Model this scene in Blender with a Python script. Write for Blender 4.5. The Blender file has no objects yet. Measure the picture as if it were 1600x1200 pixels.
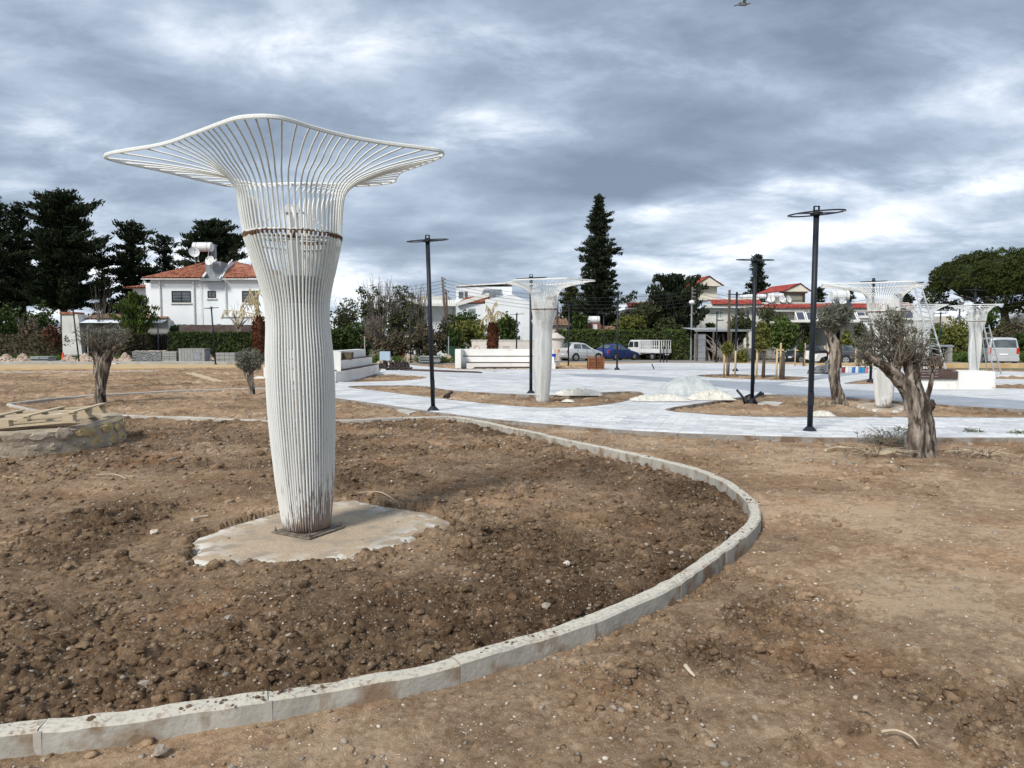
import bpy, bmesh, math, random
import numpy as np
from mathutils import Vector, Matrix, noise as mnoise
from mathutils.geometry import tessellate_polygon

S = bpy.context.scene
COL = S.collection
R = math.radians
PI = math.pi
rnd = random.Random(7)

# ---------------------------------------------------------------- camera, sky, sun, exposure
CAMH = 1.6
FPX = 1110.0                       # focal length in pixels of the 1600 wide photograph
PITCH = math.atan(70 / FPX)
cam = bpy.data.cameras.new('camera'); camo = bpy.data.objects.new('camera', cam); COL.objects.link(camo)
cam.sensor_width = 36; cam.lens = 36 * FPX / 1600; cam.clip_start = 0.05; cam.clip_end = 3000
camo.location = (0, 0, CAMH); camo.rotation_euler = (PI / 2 - PITCH, 0, 0)
S.camera = camo
S.view_settings.view_transform = 'Standard'; S.view_settings.look = 'None'
S.view_settings.gamma = 1; S.view_settings.use_curve_mapping = False; S.view_settings.exposure = 0.72
try:
    S.cycles.max_bounces = 6; S.cycles.diffuse_bounces = 3; S.cycles.transparent_max_bounces = 12
except Exception: pass
SUN_EL, SUN_AZ = R(43), R(215)      # azimuth clockwise from +Y
sun = bpy.data.lights.new('sun', 'SUN'); suno = bpy.data.objects.new('sun', sun); COL.objects.link(suno)
sun.energy = 2.5; sun.angle = R(14); sun.color = (1, 0.96, 0.90)
sd = Vector((math.sin(SUN_AZ) * math.cos(SUN_EL), math.cos(SUN_AZ) * math.cos(SUN_EL), math.sin(SUN_EL)))
suno.rotation_euler = sd.to_track_quat('Z', 'Y').to_euler(); suno.location = (0, 0, 30)

def make_world():
    w = bpy.data.worlds.new('World'); S.world = w; w.use_nodes = True
    nt = w.node_tree; N = nt.nodes; L = nt.links; N.clear()
    def math_(op, a, b=None, c=None):
        n = N.new('ShaderNodeMath'); n.operation = op
        for i, v in enumerate((a, b, c)):
            if v is None: continue
            if isinstance(v, (int, float)): n.inputs[i].default_value = v
            else: L.new(v, n.inputs[i])
        return n.outputs[0]
    out = N.new('ShaderNodeOutputWorld')
    sky = N.new('ShaderNodeTexSky'); sky.sky_type = 'NISHITA'; sky.sun_disc = False
    sky.sun_elevation = SUN_EL; sky.sun_rotation = SUN_AZ
    b1 = N.new('ShaderNodeBackground'); b1.inputs[1].default_value = 0.1; L.new(sky.outputs[0], b1.inputs[0])
    tc = N.new('ShaderNodeTexCoord'); sp = N.new('ShaderNodeSeparateXYZ'); L.new(tc.outputs['Generated'], sp.inputs[0])
    x, y, z = sp.outputs
    zz = math_('ADD', math_('MAXIMUM', z, 0.0), 0.24)
    cb = N.new('ShaderNodeCombineXYZ'); L.new(math_('DIVIDE', x, zz), cb.inputs[0]); L.new(math_('DIVIDE', y, zz), cb.inputs[1])
    L.new(math_('MULTIPLY', z, 0.6), cb.inputs[2])
    mp = N.new('ShaderNodeMapping'); mp.inputs['Rotation'].default_value = (0, 0, R(-24)); mp.inputs['Scale'].default_value = (0.85, 1.15, 1)
    mp.inputs['Location'].default_value = (3.1, 1.7, 0)
    L.new(cb.outputs[0], mp.inputs[0])
    def noise(scale, det, rough, dist=0.0, src=mp.outputs[0]):
        n = N.new('ShaderNodeTexNoise'); n.inputs['Scale'].default_value = scale; n.inputs['Detail'].default_value = det
        n.inputs['Roughness'].default_value = rough; n.inputs['Distortion'].default_value = dist
        L.new(src, n.inputs['Vector']); return n.outputs[0]
    A = noise(0.95, 12, 0.56, 0.15); B = noise(3.4, 12, 0.62, 0.3); Cn = noise(0.33, 3, 0.5)
    v = math_('ADD', math_('MULTIPLY', A, 0.85), math_('ADD', math_('MULTIPLY', B, 0.42), math_('MULTIPLY', Cn, 0.25)))
    Dn = noise(1.9, 11, 0.6, 0.1)
    v = math_('ADD', v, math_('MULTIPLY', Dn, 0.34)); v = math_('SUBTRACT', v, 0.42)
    v = math_('MULTIPLY_ADD', v, 1.28, -0.135)
    # large cloud banks and openings, placed by direction
    yy = math_('MAXIMUM', y, 0.05)
    u = math_('DIVIDE', x, yy); t = math_('DIVIDE', z, yy)
    front = math_('GREATER_THAN', y, 0.05)
    def blob(px, py, sx, sy, amp, slope=0.0):
        u0 = (px - 800) / FPX; t0 = (530 - py) / FPX
        du = math_('SUBTRACT', u, u0)
        dt = math_('SUBTRACT', math_('SUBTRACT', t, t0), math_('MULTIPLY', du, slope))
        e = math_('ADD', math_('POWER', math_('DIVIDE', math_('ABSOLUTE', du), sx / FPX), 2.0), math_('POWER', math_('DIVIDE', math_('ABSOLUTE', dt), sy / FPX), 2.0))
        g = math_('EXPONENT', math_('MULTIPLY', e, -1.0))
        return math_('MULTIPLY', math_('MULTIPLY', g, amp), math_('MULTIPLY', front, math_('ADD', math_('MULTIPLY', B, 2.6), -0.25)))
    for b in ((760, 215, 130, 38, .21, 0.05), (560, 90, 190, 45, .12, .1), (900, 100, 190, 60, .13, -.12), (90, 265, 110, 90, .10, .3),
              (60, 190, 120, 50, .06, 0), (1240, 300, 280, 26, .17, .12), (1520, 295, 120, 22, .15, .05), (1150, 385, 170, 18, .20, .17),
              (1450, 370, 200, 25, .12, .05), (1000, 335, 90, 20, .14, .1), (540, 455, 70, 45, .22, 0), (150, 460, 260, 60, .16, 0),
              (1300, 470, 420, 80, .16, 0), (1450, 120, 230, 120, .07, .2), (320, 60, 200, 60, .05, 0),
              (830, 300, 330, 60, -.11, -.1), (640, 360, 200, 60, -.12, 0), (1080, 190, 240, 60, -.09, 0), (150, 150, 240, 50, -.04, 0),
              (620, 150, 170, 36, -.10, 0), (1350, 235, 260, 30, -.07, .1), (300, 330, 160, 50, -.05, 0), (780, 30, 150, 40, -.08, 0)):
        v = math_('ADD', v, blob(*b))
    cr = N.new('ShaderNodeValToRGB'); el = cr.color_ramp.elements
    el[0].position = 0.26; el[0].color = (.145, .182, .240, 1)
    el[1].position = 0.98; el[1].color = (1.0, .99, .97, 1)
    for p, c in ((0.42, (.218, .268, .342, 1)), (0.53, (.31, .367, .45, 1)), (0.63, (.45, .50, .575, 1)), (0.76, (.68, .71, .75, 1))):
        e = el.new(p); e.color = c
    L.new(v, cr.inputs[0])
    b2 = N.new('ShaderNodeBackground'); L.new(cr.outputs[0], b2.inputs[0]); b2.inputs[1].default_value = 1.0
    mx = N.new('ShaderNodeMixShader'); mx.inputs[0].default_value = 0.93
    L.new(b1.outputs[0], mx.inputs[1]); L.new(b2.outputs[0], mx.inputs[2]); L.new(mx.outputs[0], out.inputs[0])
make_world()

# ---------------------------------------------------------------- placing helpers
cP, sP = math.cos(PITCH), math.sin(PITCH)
def ray(px, py):
    a = (px - 800) / FPX; b = (600 - py) / FPX
    return (a, cP + b * sP, -sP + b * cP)
def G(px, py, z=0.0):                 # the point of the level z seen there
    d = ray(px, py); t = (z - CAMH) / d[2]
    return Vector((d[0] * t, d[1] * t, z))
def W(px, py, Y):                     # the point seen there at the distance Y
    d = ray(px, py); t = Y / d[1]
    return Vector((d[0] * t, Y, CAMH + d[2] * t))

# ---------------------------------------------------------------- materials
def mat(name, c1, c2=None, scale=4.0, rough=0.8, bump=0.0, bscale=40.0, metal=0.0, spec=0.3, island=0.0, obj=0.0,
        stretch=(1, 1, 1), alpha=1.0, ramp=(0.35, 0.65), transl=0.0, c3=None, s3=30.0, r3=(0.6, 0.7), emis=None):
    m = bpy.data.materials.new(name); m.use_nodes = True
    nt = m.node_tree; N = nt.nodes; L = nt.links
    P = N['Principled BSDF']; P.inputs['Roughness'].default_value = rough; P.inputs['Metallic'].default_value = metal
    P.inputs['Specular IOR Level'].default_value = spec; P.inputs['Alpha'].default_value = alpha
    tc = N.new('ShaderNodeTexCoord'); mp = N.new('ShaderNodeMapping'); mp.inputs['Scale'].default_value = stretch
    L.new(tc.outputs['Object'], mp.inputs[0])
    if obj:
        oi = N.new('ShaderNodeObjectInfo'); cx = N.new('ShaderNodeCombineXYZ')
        mm = N.new('ShaderNodeMath'); mm.operation = 'MULTIPLY'; mm.inputs[1].default_value = 40; L.new(oi.outputs['Random'], mm.inputs[0])
        for i in range(3): L.new(mm.outputs[0], cx.inputs[i])
        L.new(cx.outputs[0], mp.inputs['Location'])
    def noise(s, d=6):
        n = N.new('ShaderNodeTexNoise'); n.inputs['Scale'].default_value = s; n.inputs['Detail'].default_value = d
        L.new(mp.outputs[0], n.inputs['Vector']); return n.outputs[0]
    def rng(src, a, b):
        r = N.new('ShaderNodeMapRange'); r.inputs[1].default_value = a; r.inputs[2].default_value = b; L.new(src, r.inputs[0]); return r.outputs[0]
    def mix(f, a, b):
        n = N.new('ShaderNodeMix'); n.data_type = 'RGBA'
        for sock, v in ((n.inputs[0], f), (n.inputs[6], a), (n.inputs[7], b)):
            if isinstance(v, (tuple, float)): sock.default_value = (*v, 1) if isinstance(v, tuple) else v
            else: L.new(v, sock)
        return n.outputs[2]
    col = c1
    if c2 is not None:
        f = rng(noise(scale), *ramp)
        if island:
            ge = N.new('ShaderNodeNewGeometry'); a = N.new('ShaderNodeMath'); a.operation = 'MULTIPLY'; a.inputs[1].default_value = island
            L.new(ge.outputs['Random Per Island'], a.inputs[0])
            b = N.new('ShaderNodeMath'); b.operation = 'MULTIPLY_ADD'; b.inputs[1].default_value = 1 - island; L.new(f, b.inputs[0]); L.new(a.outputs[0], b.inputs[2]); f = b.outputs[0]
        if obj:
            a = N.new('ShaderNodeMath'); a.operation = 'MULTIPLY'; a.inputs[1].default_value = obj; L.new(oi.outputs['Random'], a.inputs[0])
            b = N.new('ShaderNodeMath'); b.operation = 'MULTIPLY_ADD'; b.inputs[1].default_value = 1 - obj; L.new(f, b.inputs[0]); L.new(a.outputs[0], b.inputs[2]); f = b.outputs[0]
        col = mix(f, c1, c2)
    if c3 is not None:
        col = mix(rng(noise(s3, 5), *r3), col, c3)
    if isinstance(col, tuple): P.inputs['Base Color'].default_value = (*col, 1)
    else: L.new(col, P.inputs['Base Color'])
    if bump:
        b = N.new('ShaderNodeBump'); b.inputs['Strength'].default_value = min(1.0, bump); b.inputs['Distance'].default_value = 0.6 / bscale * max(1, bump)
        L.new(noise(bscale, 7), b.inputs['Height']); L.new(b.outputs[0], P.inputs['Normal'])
    if transl:
        tr = N.new('ShaderNodeBsdfTranslucent'); ms = N.new('ShaderNodeMixShader'); ms.inputs[0].default_value = transl
        if isinstance(col, tuple): tr.inputs[0].default_value = (*col, 1)
        else: L.new(col, tr.inputs[0])
        o = N['Material Output']; L.new(P.outputs[0], ms.inputs[1]); L.new(tr.outputs[0], ms.inputs[2]); L.new(ms.outputs[0], o.inputs[0])
    return m

# ---------------------------------------------------------------- mesh helpers
def ico_data(sub):
    bm = bmesh.new(); bmesh.ops.create_icosphere(bm, subdivisions=sub, radius=1)
    V = [tuple(v.co) for v in bm.verts]; F = [tuple(v.index for v in f.verts) for f in bm.faces]; bm.free(); return V, F
ICO = {1: ico_data(1), 2: ico_data(2), 3: ico_data(3)}
def frame(t):
    t = t.normalized(); a = Vector((0, 0, 1)) if abs(t.z) < 0.9 else Vector((1, 0, 0))
    n = t.cross(a).normalized(); return n, t.cross(n).normalized()
class MB:
    def __init__(s): s.v = []; s.f = []
    def add(s, V, F):
        o = len(s.v); s.v += [tuple(p) for p in V]; s.f += [tuple(i + o for i in f) for f in F]; return s
    def box(s, c, d, rz=0.0, rx=0.0, ry=0.0):
        hx, hy, hz = d[0] / 2, d[1] / 2, d[2] / 2
        M = Matrix.Translation(c) @ Matrix.Rotation(rz, 4, 'Z') @ Matrix.Rotation(ry, 4, 'Y') @ Matrix.Rotation(rx, 4, 'X')
        V = [M @ Vector((x, y, z)) for x in (-hx, hx) for y in (-hy, hy) for z in (-hz, hz)]
        return s.add(V, [(0, 1, 3, 2), (4, 6, 7, 5), (0, 4, 5, 1), (2, 3, 7, 6), (0, 2, 6, 4), (1, 5, 7, 3)])
    def b2(s, x0, x1, y0, y1, z0, z1):
        return s.box(((x0 + x1) / 2, (y0 + y1) / 2, (z0 + z1) / 2), (abs(x1 - x0), abs(y1 - y0), abs(z1 - z0)))
    def bar(s, a, b, w, h=None):
        h = h or w; a = Vector(a); b = Vector(b); n, m = frame(b - a)
        V = [p + n * w / 2 * i + m * h / 2 * j for p in (a, b) for i, j in ((-1, -1), (1, -1), (1, 1), (-1, 1))]
        return s.add(V, [(3, 2, 1, 0), (4, 5, 6, 7)] + [(i, (i + 1) % 4, (i + 1) % 4 + 4, i + 4) for i in range(4)])
    def tube(s, pts, rad, n=8, cap=True, wob=None):
        pts = [Vector(p) for p in pts]; k = len(pts)
        if not hasattr(rad, '__len__'): rad = [rad] * k
        V = []; prev = None
        for i, p in enumerate(pts):
            t = (pts[min(i + 1, k - 1)] - pts[max(i - 1, 0)])
            if t.length < 1e-9: t = Vector((0, 0, 1))
            t.normalize()
            if prev is None: a, b = frame(t)
            else:
                a = (prev - t * prev.dot(t)).normalized(); b = t.cross(a)
            prev = a
            for j in range(n):
                th = 2 * PI * j / n; r = rad[i] * (wob(i / (k - 1), th, p) if wob else 1)
                V.append(p + (a * math.cos(th) + b * math.sin(th)) * r)
        F = [(i * n + j, i * n + (j + 1) % n, (i + 1) * n + (j + 1) % n, (i + 1) * n + j) for i in range(k - 1) for j in range(n)]
        if cap: F += [tuple(range(n - 1, -1, -1)), tuple((k - 1) * n + j for j in range(n))]
        return s.add(V, F)
    def cyl(s, c, r, h, n=16, axis='z', r2=None):
        a = {'z': Vector((0, 0, 1)), 'x': Vector((1, 0, 0)), 'y': Vector((0, 1, 0))}[axis]; c = Vector(c)
        return s.tube([c - a * h / 2, c + a * h / 2], [r, r if r2 is None else r2], n)
    def loop(s, pts, rx, rz=None, n=8):      # closed tube
        pts = [Vector(p) for p in pts]; k = len(pts); rz = rz or rx; V = []
        for i, p in enumerate(pts):
            t = (pts[(i + 1) % k] - pts[i - 1]).normalized(); a = t.cross(Vector((0, 0, 1))).normalized(); b = a.cross(t)
            for j in range(n):
                th = 2 * PI * (j + .5) / n; V.append(p + a * math.cos(th) * rx + b * math.sin(th) * rz)
        F = [(i * n + j, i * n + (j + 1) % n, ((i + 1) % k) * n + (j + 1) % n, ((i + 1) % k) * n + j) for i in range(k) for j in range(n)]
        return s.add(V, F)
    def ico(s, c, r, sub=1, jit=0.0, rz=0.0, seed=0):
        V, F = ICO[sub]; rx, ry, rzz = r if hasattr(r, '__len__') else (r, r, r); cz, sz = math.cos(rz), math.sin(rz); out = []
        for x, y, z in V:
            k = 1 + jit * mnoise.noise(Vector((x * 1.7 + seed * 3.1, y * 1.7 + seed * 1.3, z * 1.7 - seed))) * 2
            x, y, z = x * rx * k, y * ry * k, z * rzz * k
            out.append((c[0] + x * cz - y * sz, c[1] + x * sz + y * cz, c[2] + z))
        return s.add(out, F)
    def prism(s, poly, z0, z1):
        n = len(poly); V = [(p[0], p[1], z0) for p in poly] + [(p[0], p[1], z1) for p in poly]
        return s.add(V, [tuple(range(n - 1, -1, -1)), tuple(range(n, 2 * n))] + [(i, (i + 1) % n, (i + 1) % n + n, i + n) for i in range(n)])
    def xprism(s, poly, y0, y1):             # polygon given in x and z, extruded along y
        n = len(poly); V = [(p[0], y0, p[1]) for p in poly] + [(p[0], y1, p[1]) for p in poly]
        return s.add(V, [tuple(range(n)), tuple(range(2 * n - 1, n - 1, -1))] + [(i + n, (i + 1) % n + n, (i + 1) % n, i) for i in range(n)])
    def yprism(s, poly, x0, x1):             # polygon given in y and z, extruded along x
        n = len(poly); V = [(x0, p[0], p[1]) for p in poly] + [(x1, p[0], p[1]) for p in poly]
        return s.add(V, [tuple(range(n - 1, -1, -1)), tuple(range(n, 2 * n))] + [(i, (i + 1) % n, (i + 1) % n + n, i + n) for i in range(n)])
    def lathe(s, prof, n=20, c=(0, 0, 0)):
        V = [(c[0] + r * math.cos(2 * PI * j / n), c[1] + r * math.sin(2 * PI * j / n), c[2] + z) for r, z in prof for j in range(n)]
        k = len(prof)
        F = [(i * n + j, i * n + (j + 1) % n, (i + 1) * n + (j + 1) % n, (i + 1) * n + j) for i in range(k - 1) for j in range(n)]
        return s.add(V, F + [tuple(range(n - 1, -1, -1)), tuple((k - 1) * n + j for j in range(n))])
    def mesh(s, name, m, smooth=False):
        me = bpy.data.meshes.new(name); me.from_pydata(s.v, [], s.f); me.materials.append(m)
        if smooth:
            me.polygons.foreach_set('use_smooth', [True] * len(me.polygons))
        me.update(); return me

def link(name, me, parent=None, loc=None, rz=None, label=None, cat=None, group=None, kind=None):
    o = bpy.data.objects.new(name, me); COL.objects.link(o)
    if parent is not None: o.parent = parent
    if loc is not None: o.location = loc
    if rz is not None: o.rotation_euler = (0, 0, rz)
    for k, v in (('label', label), ('category', cat), ('group', group), ('kind', kind)):
        if v: o[k] = v
    return o
def thing(name, label, cat, loc=(0, 0, 0), rz=0.0, group=None, kind=None):
    return link(name, None, None, loc, rz, label, cat, group, kind)
def part(name, mb, m, parent, label=None, smooth=False, kind=None, loc=None, rz=None):
    return link(name, mb.mesh(name, m, smooth), parent, loc, rz, label, None, None, kind)
def solo(name, mb, m, label, cat, loc=(0, 0, 0), rz=0.0, group=None, smooth=False):
    return link(name, mb.mesh(name, m, smooth), None, loc, rz, label, cat, group)
def struct(name, mb, m, smooth=False, loc=None, parent=None):
    return link(name, mb.mesh(name, m, smooth), parent, loc, None, None, None, None, None if parent else 'structure')
def kids(o): return [c for c in list(bpy.data.objects) if c.parent == o]
def copy_tree(o, loc=None, rz=None, label=None, group=None, parent=None, children=None):
    c = o.copy(); COL.objects.link(c)
    if parent is not None: c.parent = parent
    if loc is not None: c.location = loc
    if rz is not None: c.rotation_euler = (0, 0, rz)
    if label: c['label'] = label
    if group: c['group'] = group
    for ch in kids(o):
        copy_tree(ch, parent=c)
    return c
def np_mesh(name, V, F, m, smooth=False):
    me = bpy.data.meshes.new(name); k = F.shape[1]
    me.vertices.add(len(V)); me.vertices.foreach_set('co', np.ascontiguousarray(V, dtype=np.float32).ravel())
    me.loops.add(F.size); me.loops.foreach_set('vertex_index', np.ascontiguousarray(F, dtype=np.int32).ravel())
    me.polygons.add(len(F)); me.polygons.foreach_set('loop_start', np.arange(len(F), dtype=np.int32) * k)
    if smooth: me.polygons.foreach_set('use_smooth', np.ones(len(F), dtype=bool))
    me.materials.append(m); me.update(calc_edges=True); me.validate(); return me

# numpy noise
def h2(ix, iy, seed):
    a = (ix.astype(np.int64) * 374761393 + iy.astype(np.int64) * 668265263 + seed * 974634777) & 0xFFFFFFFF
    a = ((a ^ (a >> 13)) * 1274126177) & 0xFFFFFFFF
    a = ((a ^ (a >> 16)) * 2246822519) & 0xFFFFFFFF
    return ((a ^ (a >> 15)) & 0xFFFFFF) / float(0xFFFFFF)
def vnoise(x, y, seed=0):
    ix = np.floor(x); iy = np.floor(y); fx = x - ix; fy = y - iy; fx = fx * fx * (3 - 2 * fx); fy = fy * fy * (3 - 2 * fy)
    a = h2(ix, iy, seed); b = h2(ix + 1, iy, seed); c = h2(ix, iy + 1, seed); d = h2(ix + 1, iy + 1, seed)
    return (a * (1 - fx) + b * fx) * (1 - fy) + (c * (1 - fx) + d * fx) * fy
def fbm(x, y, seed=0, oct=4, g=0.5):
    s = 0; a = 1; t = 0
    for i in range(oct):
        s = s + a * vnoise(x, y, seed + i * 17); t += a; a *= g; x = x * 2.03 + 7.1; y = y * 2.03 - 3.7
    return s / t
def lumps(x, y, cell, seed, rmin=0.25, rmax=0.75, keep=None):
    X = x / cell; Y = y / cell; ix = np.floor(X); iy = np.floor(Y); H = np.zeros_like(x); T = np.full_like(x, 0.5)
    for dx in (-1, 0, 1):
        for dy in (-1, 0, 1):
            cx = ix + dx; cy = iy + dy
            jx = cx + h2(cx, cy, seed); jy = cy + h2(cx, cy, seed + 1); r = rmin + (rmax - rmin) * h2(cx, cy, seed + 2) ** 2
            d2 = (X - jx) ** 2 + (Y - jy) ** 2
            h = np.sqrt(np.maximum(0, r * r - d2)) * (0.5 + 0.7 * h2(cx, cy, seed + 3))
            m = h > H; H = np.where(m, h, H); T = np.where(m, h2(cx, cy, seed + 5), T)
    return H * cell, T
def inpoly(x, y, poly):
    r = np.zeros(x.shape, dtype=bool); n = len(poly)
    for i in range(n):
        x0, y0 = poly[i][0], poly[i][1]; x1, y1 = poly[i - 1][0], poly[i - 1][1]
        if y0 == y1: continue
        r ^= ((y0 > y) != (y1 > y)) & (x < (x1 - x0) * (y - y0) / (y1 - y0) + x0)
    return r
def polydist(x, y, poly, closed=True):
    d = np.full(x.shape, 1e9); n = len(poly)
    for i in range(n if closed else n - 1):
        ax, ay = poly[i][0], poly[i][1]; bx, by = poly[(i + 1) % n][0], poly[(i + 1) % n][1]
        ex, ey = bx - ax, by - ay; t = np.clip(((x - ax) * ex + (y - ay) * ey) / (ex * ex + ey * ey + 1e-12), 0, 1)
        d = np.minimum(d, np.hypot(x - ax - ex * t, y - ay - ey * t))
    return d
def catmull(P, n=8, closed=False):
    P = [Vector(p) for p in P]; out = []; k = len(P)
    for i in range(k if closed else k - 1):
        g = (lambda j: P[j % k]) if closed else (lambda j: P[max(0, min(k - 1, j))])
        p0, p1, p2, p3 = g(i - 1), g(i), g(i + 1), g(i + 2)
        for j in range(n):
            t = j / n; out.append(0.5 * ((2 * p1) + (p2 - p0) * t + (2 * p0 - 5 * p1 + 4 * p2 - p3) * t * t + (3 * p1 - p0 - 3 * p2 + p3) * t ** 3))
    if not closed: out.append(P[-1])
    return out
# ---------------------------------------------------------------- the ground
PL = 0.05                            # level of the plaza paving
def GP(pts, z=0.0, n=0, closed=True):
    P = [G(a, b, z) for a, b in pts]
    return catmull(P, n, closed) if n else P
# kerb round the near bed (pixels of its top, followed anticlockwise from the left of the frame)
K1 = [(-330, 1172), (-150, 1153), (0, 1138), (180, 1123), (330, 1101), (480, 1076), (640, 1049), (740, 1024), (860, 989), (960, 953), (1045, 914),
      (1110, 870), (1160, 834), (1183, 803), (1168, 776), (1130, 750), (1075, 729), (1000, 711), (930, 696), (860, 681), (800, 668), (745, 656), (700, 650)]
K1W = catmull([G(a, b, 0.075) for a, b in K1], 6)
K2W = catmull([G(a, b, 0.05) for a, b in ((700, 650), (640, 652), (525, 657), (415, 656), (300, 652), (200, 649), (158, 647))], 6)
K3W = catmull([G(a, b, 0.05) for a, b in ((150, 650), (75, 644), (14, 632))], 5)
K4W = catmull([G(a, b, 0.05) for a, b in ((14, 631), (90, 622), (170, 616), (300, 609), (415, 606))], 5)
BED = [Vector((p.x, p.y, 0)) for p in K1W] + [Vector((p.x, p.y, 0)) for p in K2W] + [Vector((-8.2, 7.0, 0)), Vector((-7.5, 3.0, 0))]
OUT = [(432, 607), (520, 622), (600, 633), (680, 645), (760, 655), (860, 664), (960, 672), (1060, 678), (1180, 682), (1300, 685), (1600, 685), (1900, 683),
       (2150, 660), (2150, 600), (1950, 582), (1600, 581), (1450, 577), (1300, 571), (1180, 568), (1040, 567), (945, 569), (940, 576), (868, 577), (715, 577), (640, 570),
       (600, 568), (592, 583), (560, 592), (525, 598), (470, 599)]
PLAZA = GP(OUT, PL)
def bedpoly(p, n=4): return GP(p, PL, n)
BEDS = [bedpoly([(545, 604), (650, 603), (700, 610), (760, 614), (850, 618), (900, 616), (985, 612), (1004, 617), (960, 630), (880, 637), (800, 634), (700, 624), (600, 612)]),
        bedpoly([(1042, 640), (1100, 630), (1160, 621), (1212, 617), (1300, 621), (1390, 627), (1500, 635), (1600, 641), (1760, 648), (1700, 653), (1500, 652), (1300, 652), (1180, 651), (1090, 646)]),
        bedpoly([(524, 596.5), (560, 588), (600, 584), (650, 586), (667, 590), (640, 594), (590, 596)]),
        bedpoly([(1090, 587), (1130, 585), (1200, 587), (1262, 590), (1235, 594), (1170, 592.5), (1110, 589.5)]),
        bedpoly([(1318, 599), (1345, 594), (1372, 590), (1385, 595), (1375, 600), (1345, 600)]),
        GP([(1558, 586), (1620, 587), (1700, 588), (1700, 594), (1620, 593), (1556, 592)], PL),
        GP([(1556, 599), (1620, 600), (1700, 602), (1700, 609), (1620, 608), (1556, 606.5)], PL)]
PAD = [(284, 878), (300, 862), (292, 846), (345, 824), (400, 808), (470, 790), (520, 781), (560, 779), (610, 790), (655, 795), (706, 812), (660, 832), (632, 852), (560, 868), (500, 878), (440, 886), (380, 882), (330, 884)]
PADW = catmull([G(a, b, 0.015) for a, b in PAD], 12, True)
PAD3 = catmull([G(a, b, 0.05) for a, b in ((1337, 633), (1360, 630), (1400, 631), (1414, 636), (1400, 642), (1370, 641))], 4, True)

def soil_height(x, y):
    inb = inpoly(x, y, BED); db = polydist(x, y, [(p.x, p.y) for p in BED])
    plz = inpoly(x, y, PLAZA)
    beds = np.zeros(x.shape, dtype=bool)
    for b in BEDS: beds |= inpoly(x, y, b)
    pad = inpoly(x, y, PADW); dpad = polydist(x, y, PADW)
    far = np.hypot(x, y)
    big = fbm(x * .55, y * .55, 3, 4) - .5
    clump = np.clip((fbm(x * 1.1 + 5, y * 1.1, 11, 4) - .40) * 5, 0, 1)
    # how loose the soil is
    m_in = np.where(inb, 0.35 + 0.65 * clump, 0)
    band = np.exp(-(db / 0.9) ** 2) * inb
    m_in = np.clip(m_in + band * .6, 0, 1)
    patch = np.clip((fbm(x * .8 - 9, y * .8 + 2, 31, 4) - .56) * 7, 0, 1)
    nearright = np.clip(1 - polydist(x, y, [(0.9, 3.2), (1.5, 4.2)], False) / .8, 0, 1) + np.clip(1 - polydist(x, y, [(1.6, 2.55), (2.4, 3.0), (2.9, 3.3)], False) / .75, 0, 1)
    m_out = np.where(inb, 0, np.clip(0.10 + .4 * patch + .8 * nearright * (fbm(x * 2, y * 2, 77, 3) > .45), 0, 1))
    m = m_in + m_out
    m = np.where(far > 13, np.clip(m * .6 + .25, 0, 1), m)
    wx = x + .03 * (fbm(x * 9, y * 9, 5, 2) - .5); wy = y + .03 * (fbm(x * 9 + 3, y * 9, 6, 2) - .5)
    a, ta = lumps(wx, wy, .17, 1, .1, .62); b, tb = lumps(wx, wy, .075, 2, .15, .7); c, tc = lumps(wx, wy, .034, 3, .2, .75); d, td = lumps(x, y, .016, 4, .2, .75)
    z = 0.07 * big + m * (0.55 * a + 0.65 * b + .6 * c) + (0.25 + .45 * m) * d + .35 * (1 - m) * c * .35 + .012 * (fbm(x * 12, y * 12, 9, 4) - .5)
    z = z + .03 * m * (fbm(x * 3.3, y * 3.3, 19, 4) - .5)
    crumb = 1 - np.abs(fbm(x * 26, y * 26, 91, 3, .6) * 2 - 1); crumb2 = 1 - np.abs(fbm(x * 60, y * 60, 93, 2, .6) * 2 - 1)
    z = z + (.004 + .020 * m) * (crumb - .6) + (.002 + .006 * m) * (crumb2 - .6)
    fe, te = lumps(x, y, .33, 7, .12, .5); z = z + np.where(far > 9, .42 * fe * np.clip((far - 9) / 8, 0, 1), 0)
    # level of the bed: high at its near left end, low along the right hand kerb
    lvl = np.clip((1.2 - x) / 3.0, 0, 1) * .055 - .055
    z = np.where(inb, z + lvl - .02 * np.exp(-(db / .15) ** 2), z - .012)
    ik = (~inb) & (db < .35) & (y < 9); z = z - np.where(ik, .03 * (1 - db / .35), 0)
    z = np.where(pad, np.minimum(z * .12 - .035, -.01), z + .03 * np.exp(-(dpad / .12) ** 2) * inb * (fbm(x * 5, y * 5, 8, 3) > .4))
    z = np.where(plz & ~beds, -.15, np.where(beds, z * .8 + .005, z))
    p3 = inpoly(x, y, PAD3); z = np.where(p3, -.02, z)
    # colour: 0 dark moist, 1 pale dry; hollows between crumbs are darker too
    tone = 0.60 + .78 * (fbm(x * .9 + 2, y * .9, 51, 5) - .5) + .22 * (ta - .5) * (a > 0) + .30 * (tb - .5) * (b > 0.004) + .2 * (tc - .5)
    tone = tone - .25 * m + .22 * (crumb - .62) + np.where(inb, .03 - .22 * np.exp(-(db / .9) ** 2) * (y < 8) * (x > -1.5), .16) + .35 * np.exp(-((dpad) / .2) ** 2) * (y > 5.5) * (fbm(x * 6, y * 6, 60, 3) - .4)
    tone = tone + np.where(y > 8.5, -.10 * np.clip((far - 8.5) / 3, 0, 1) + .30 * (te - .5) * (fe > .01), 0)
    return z, np.clip(tone, 0, 1), m

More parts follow.
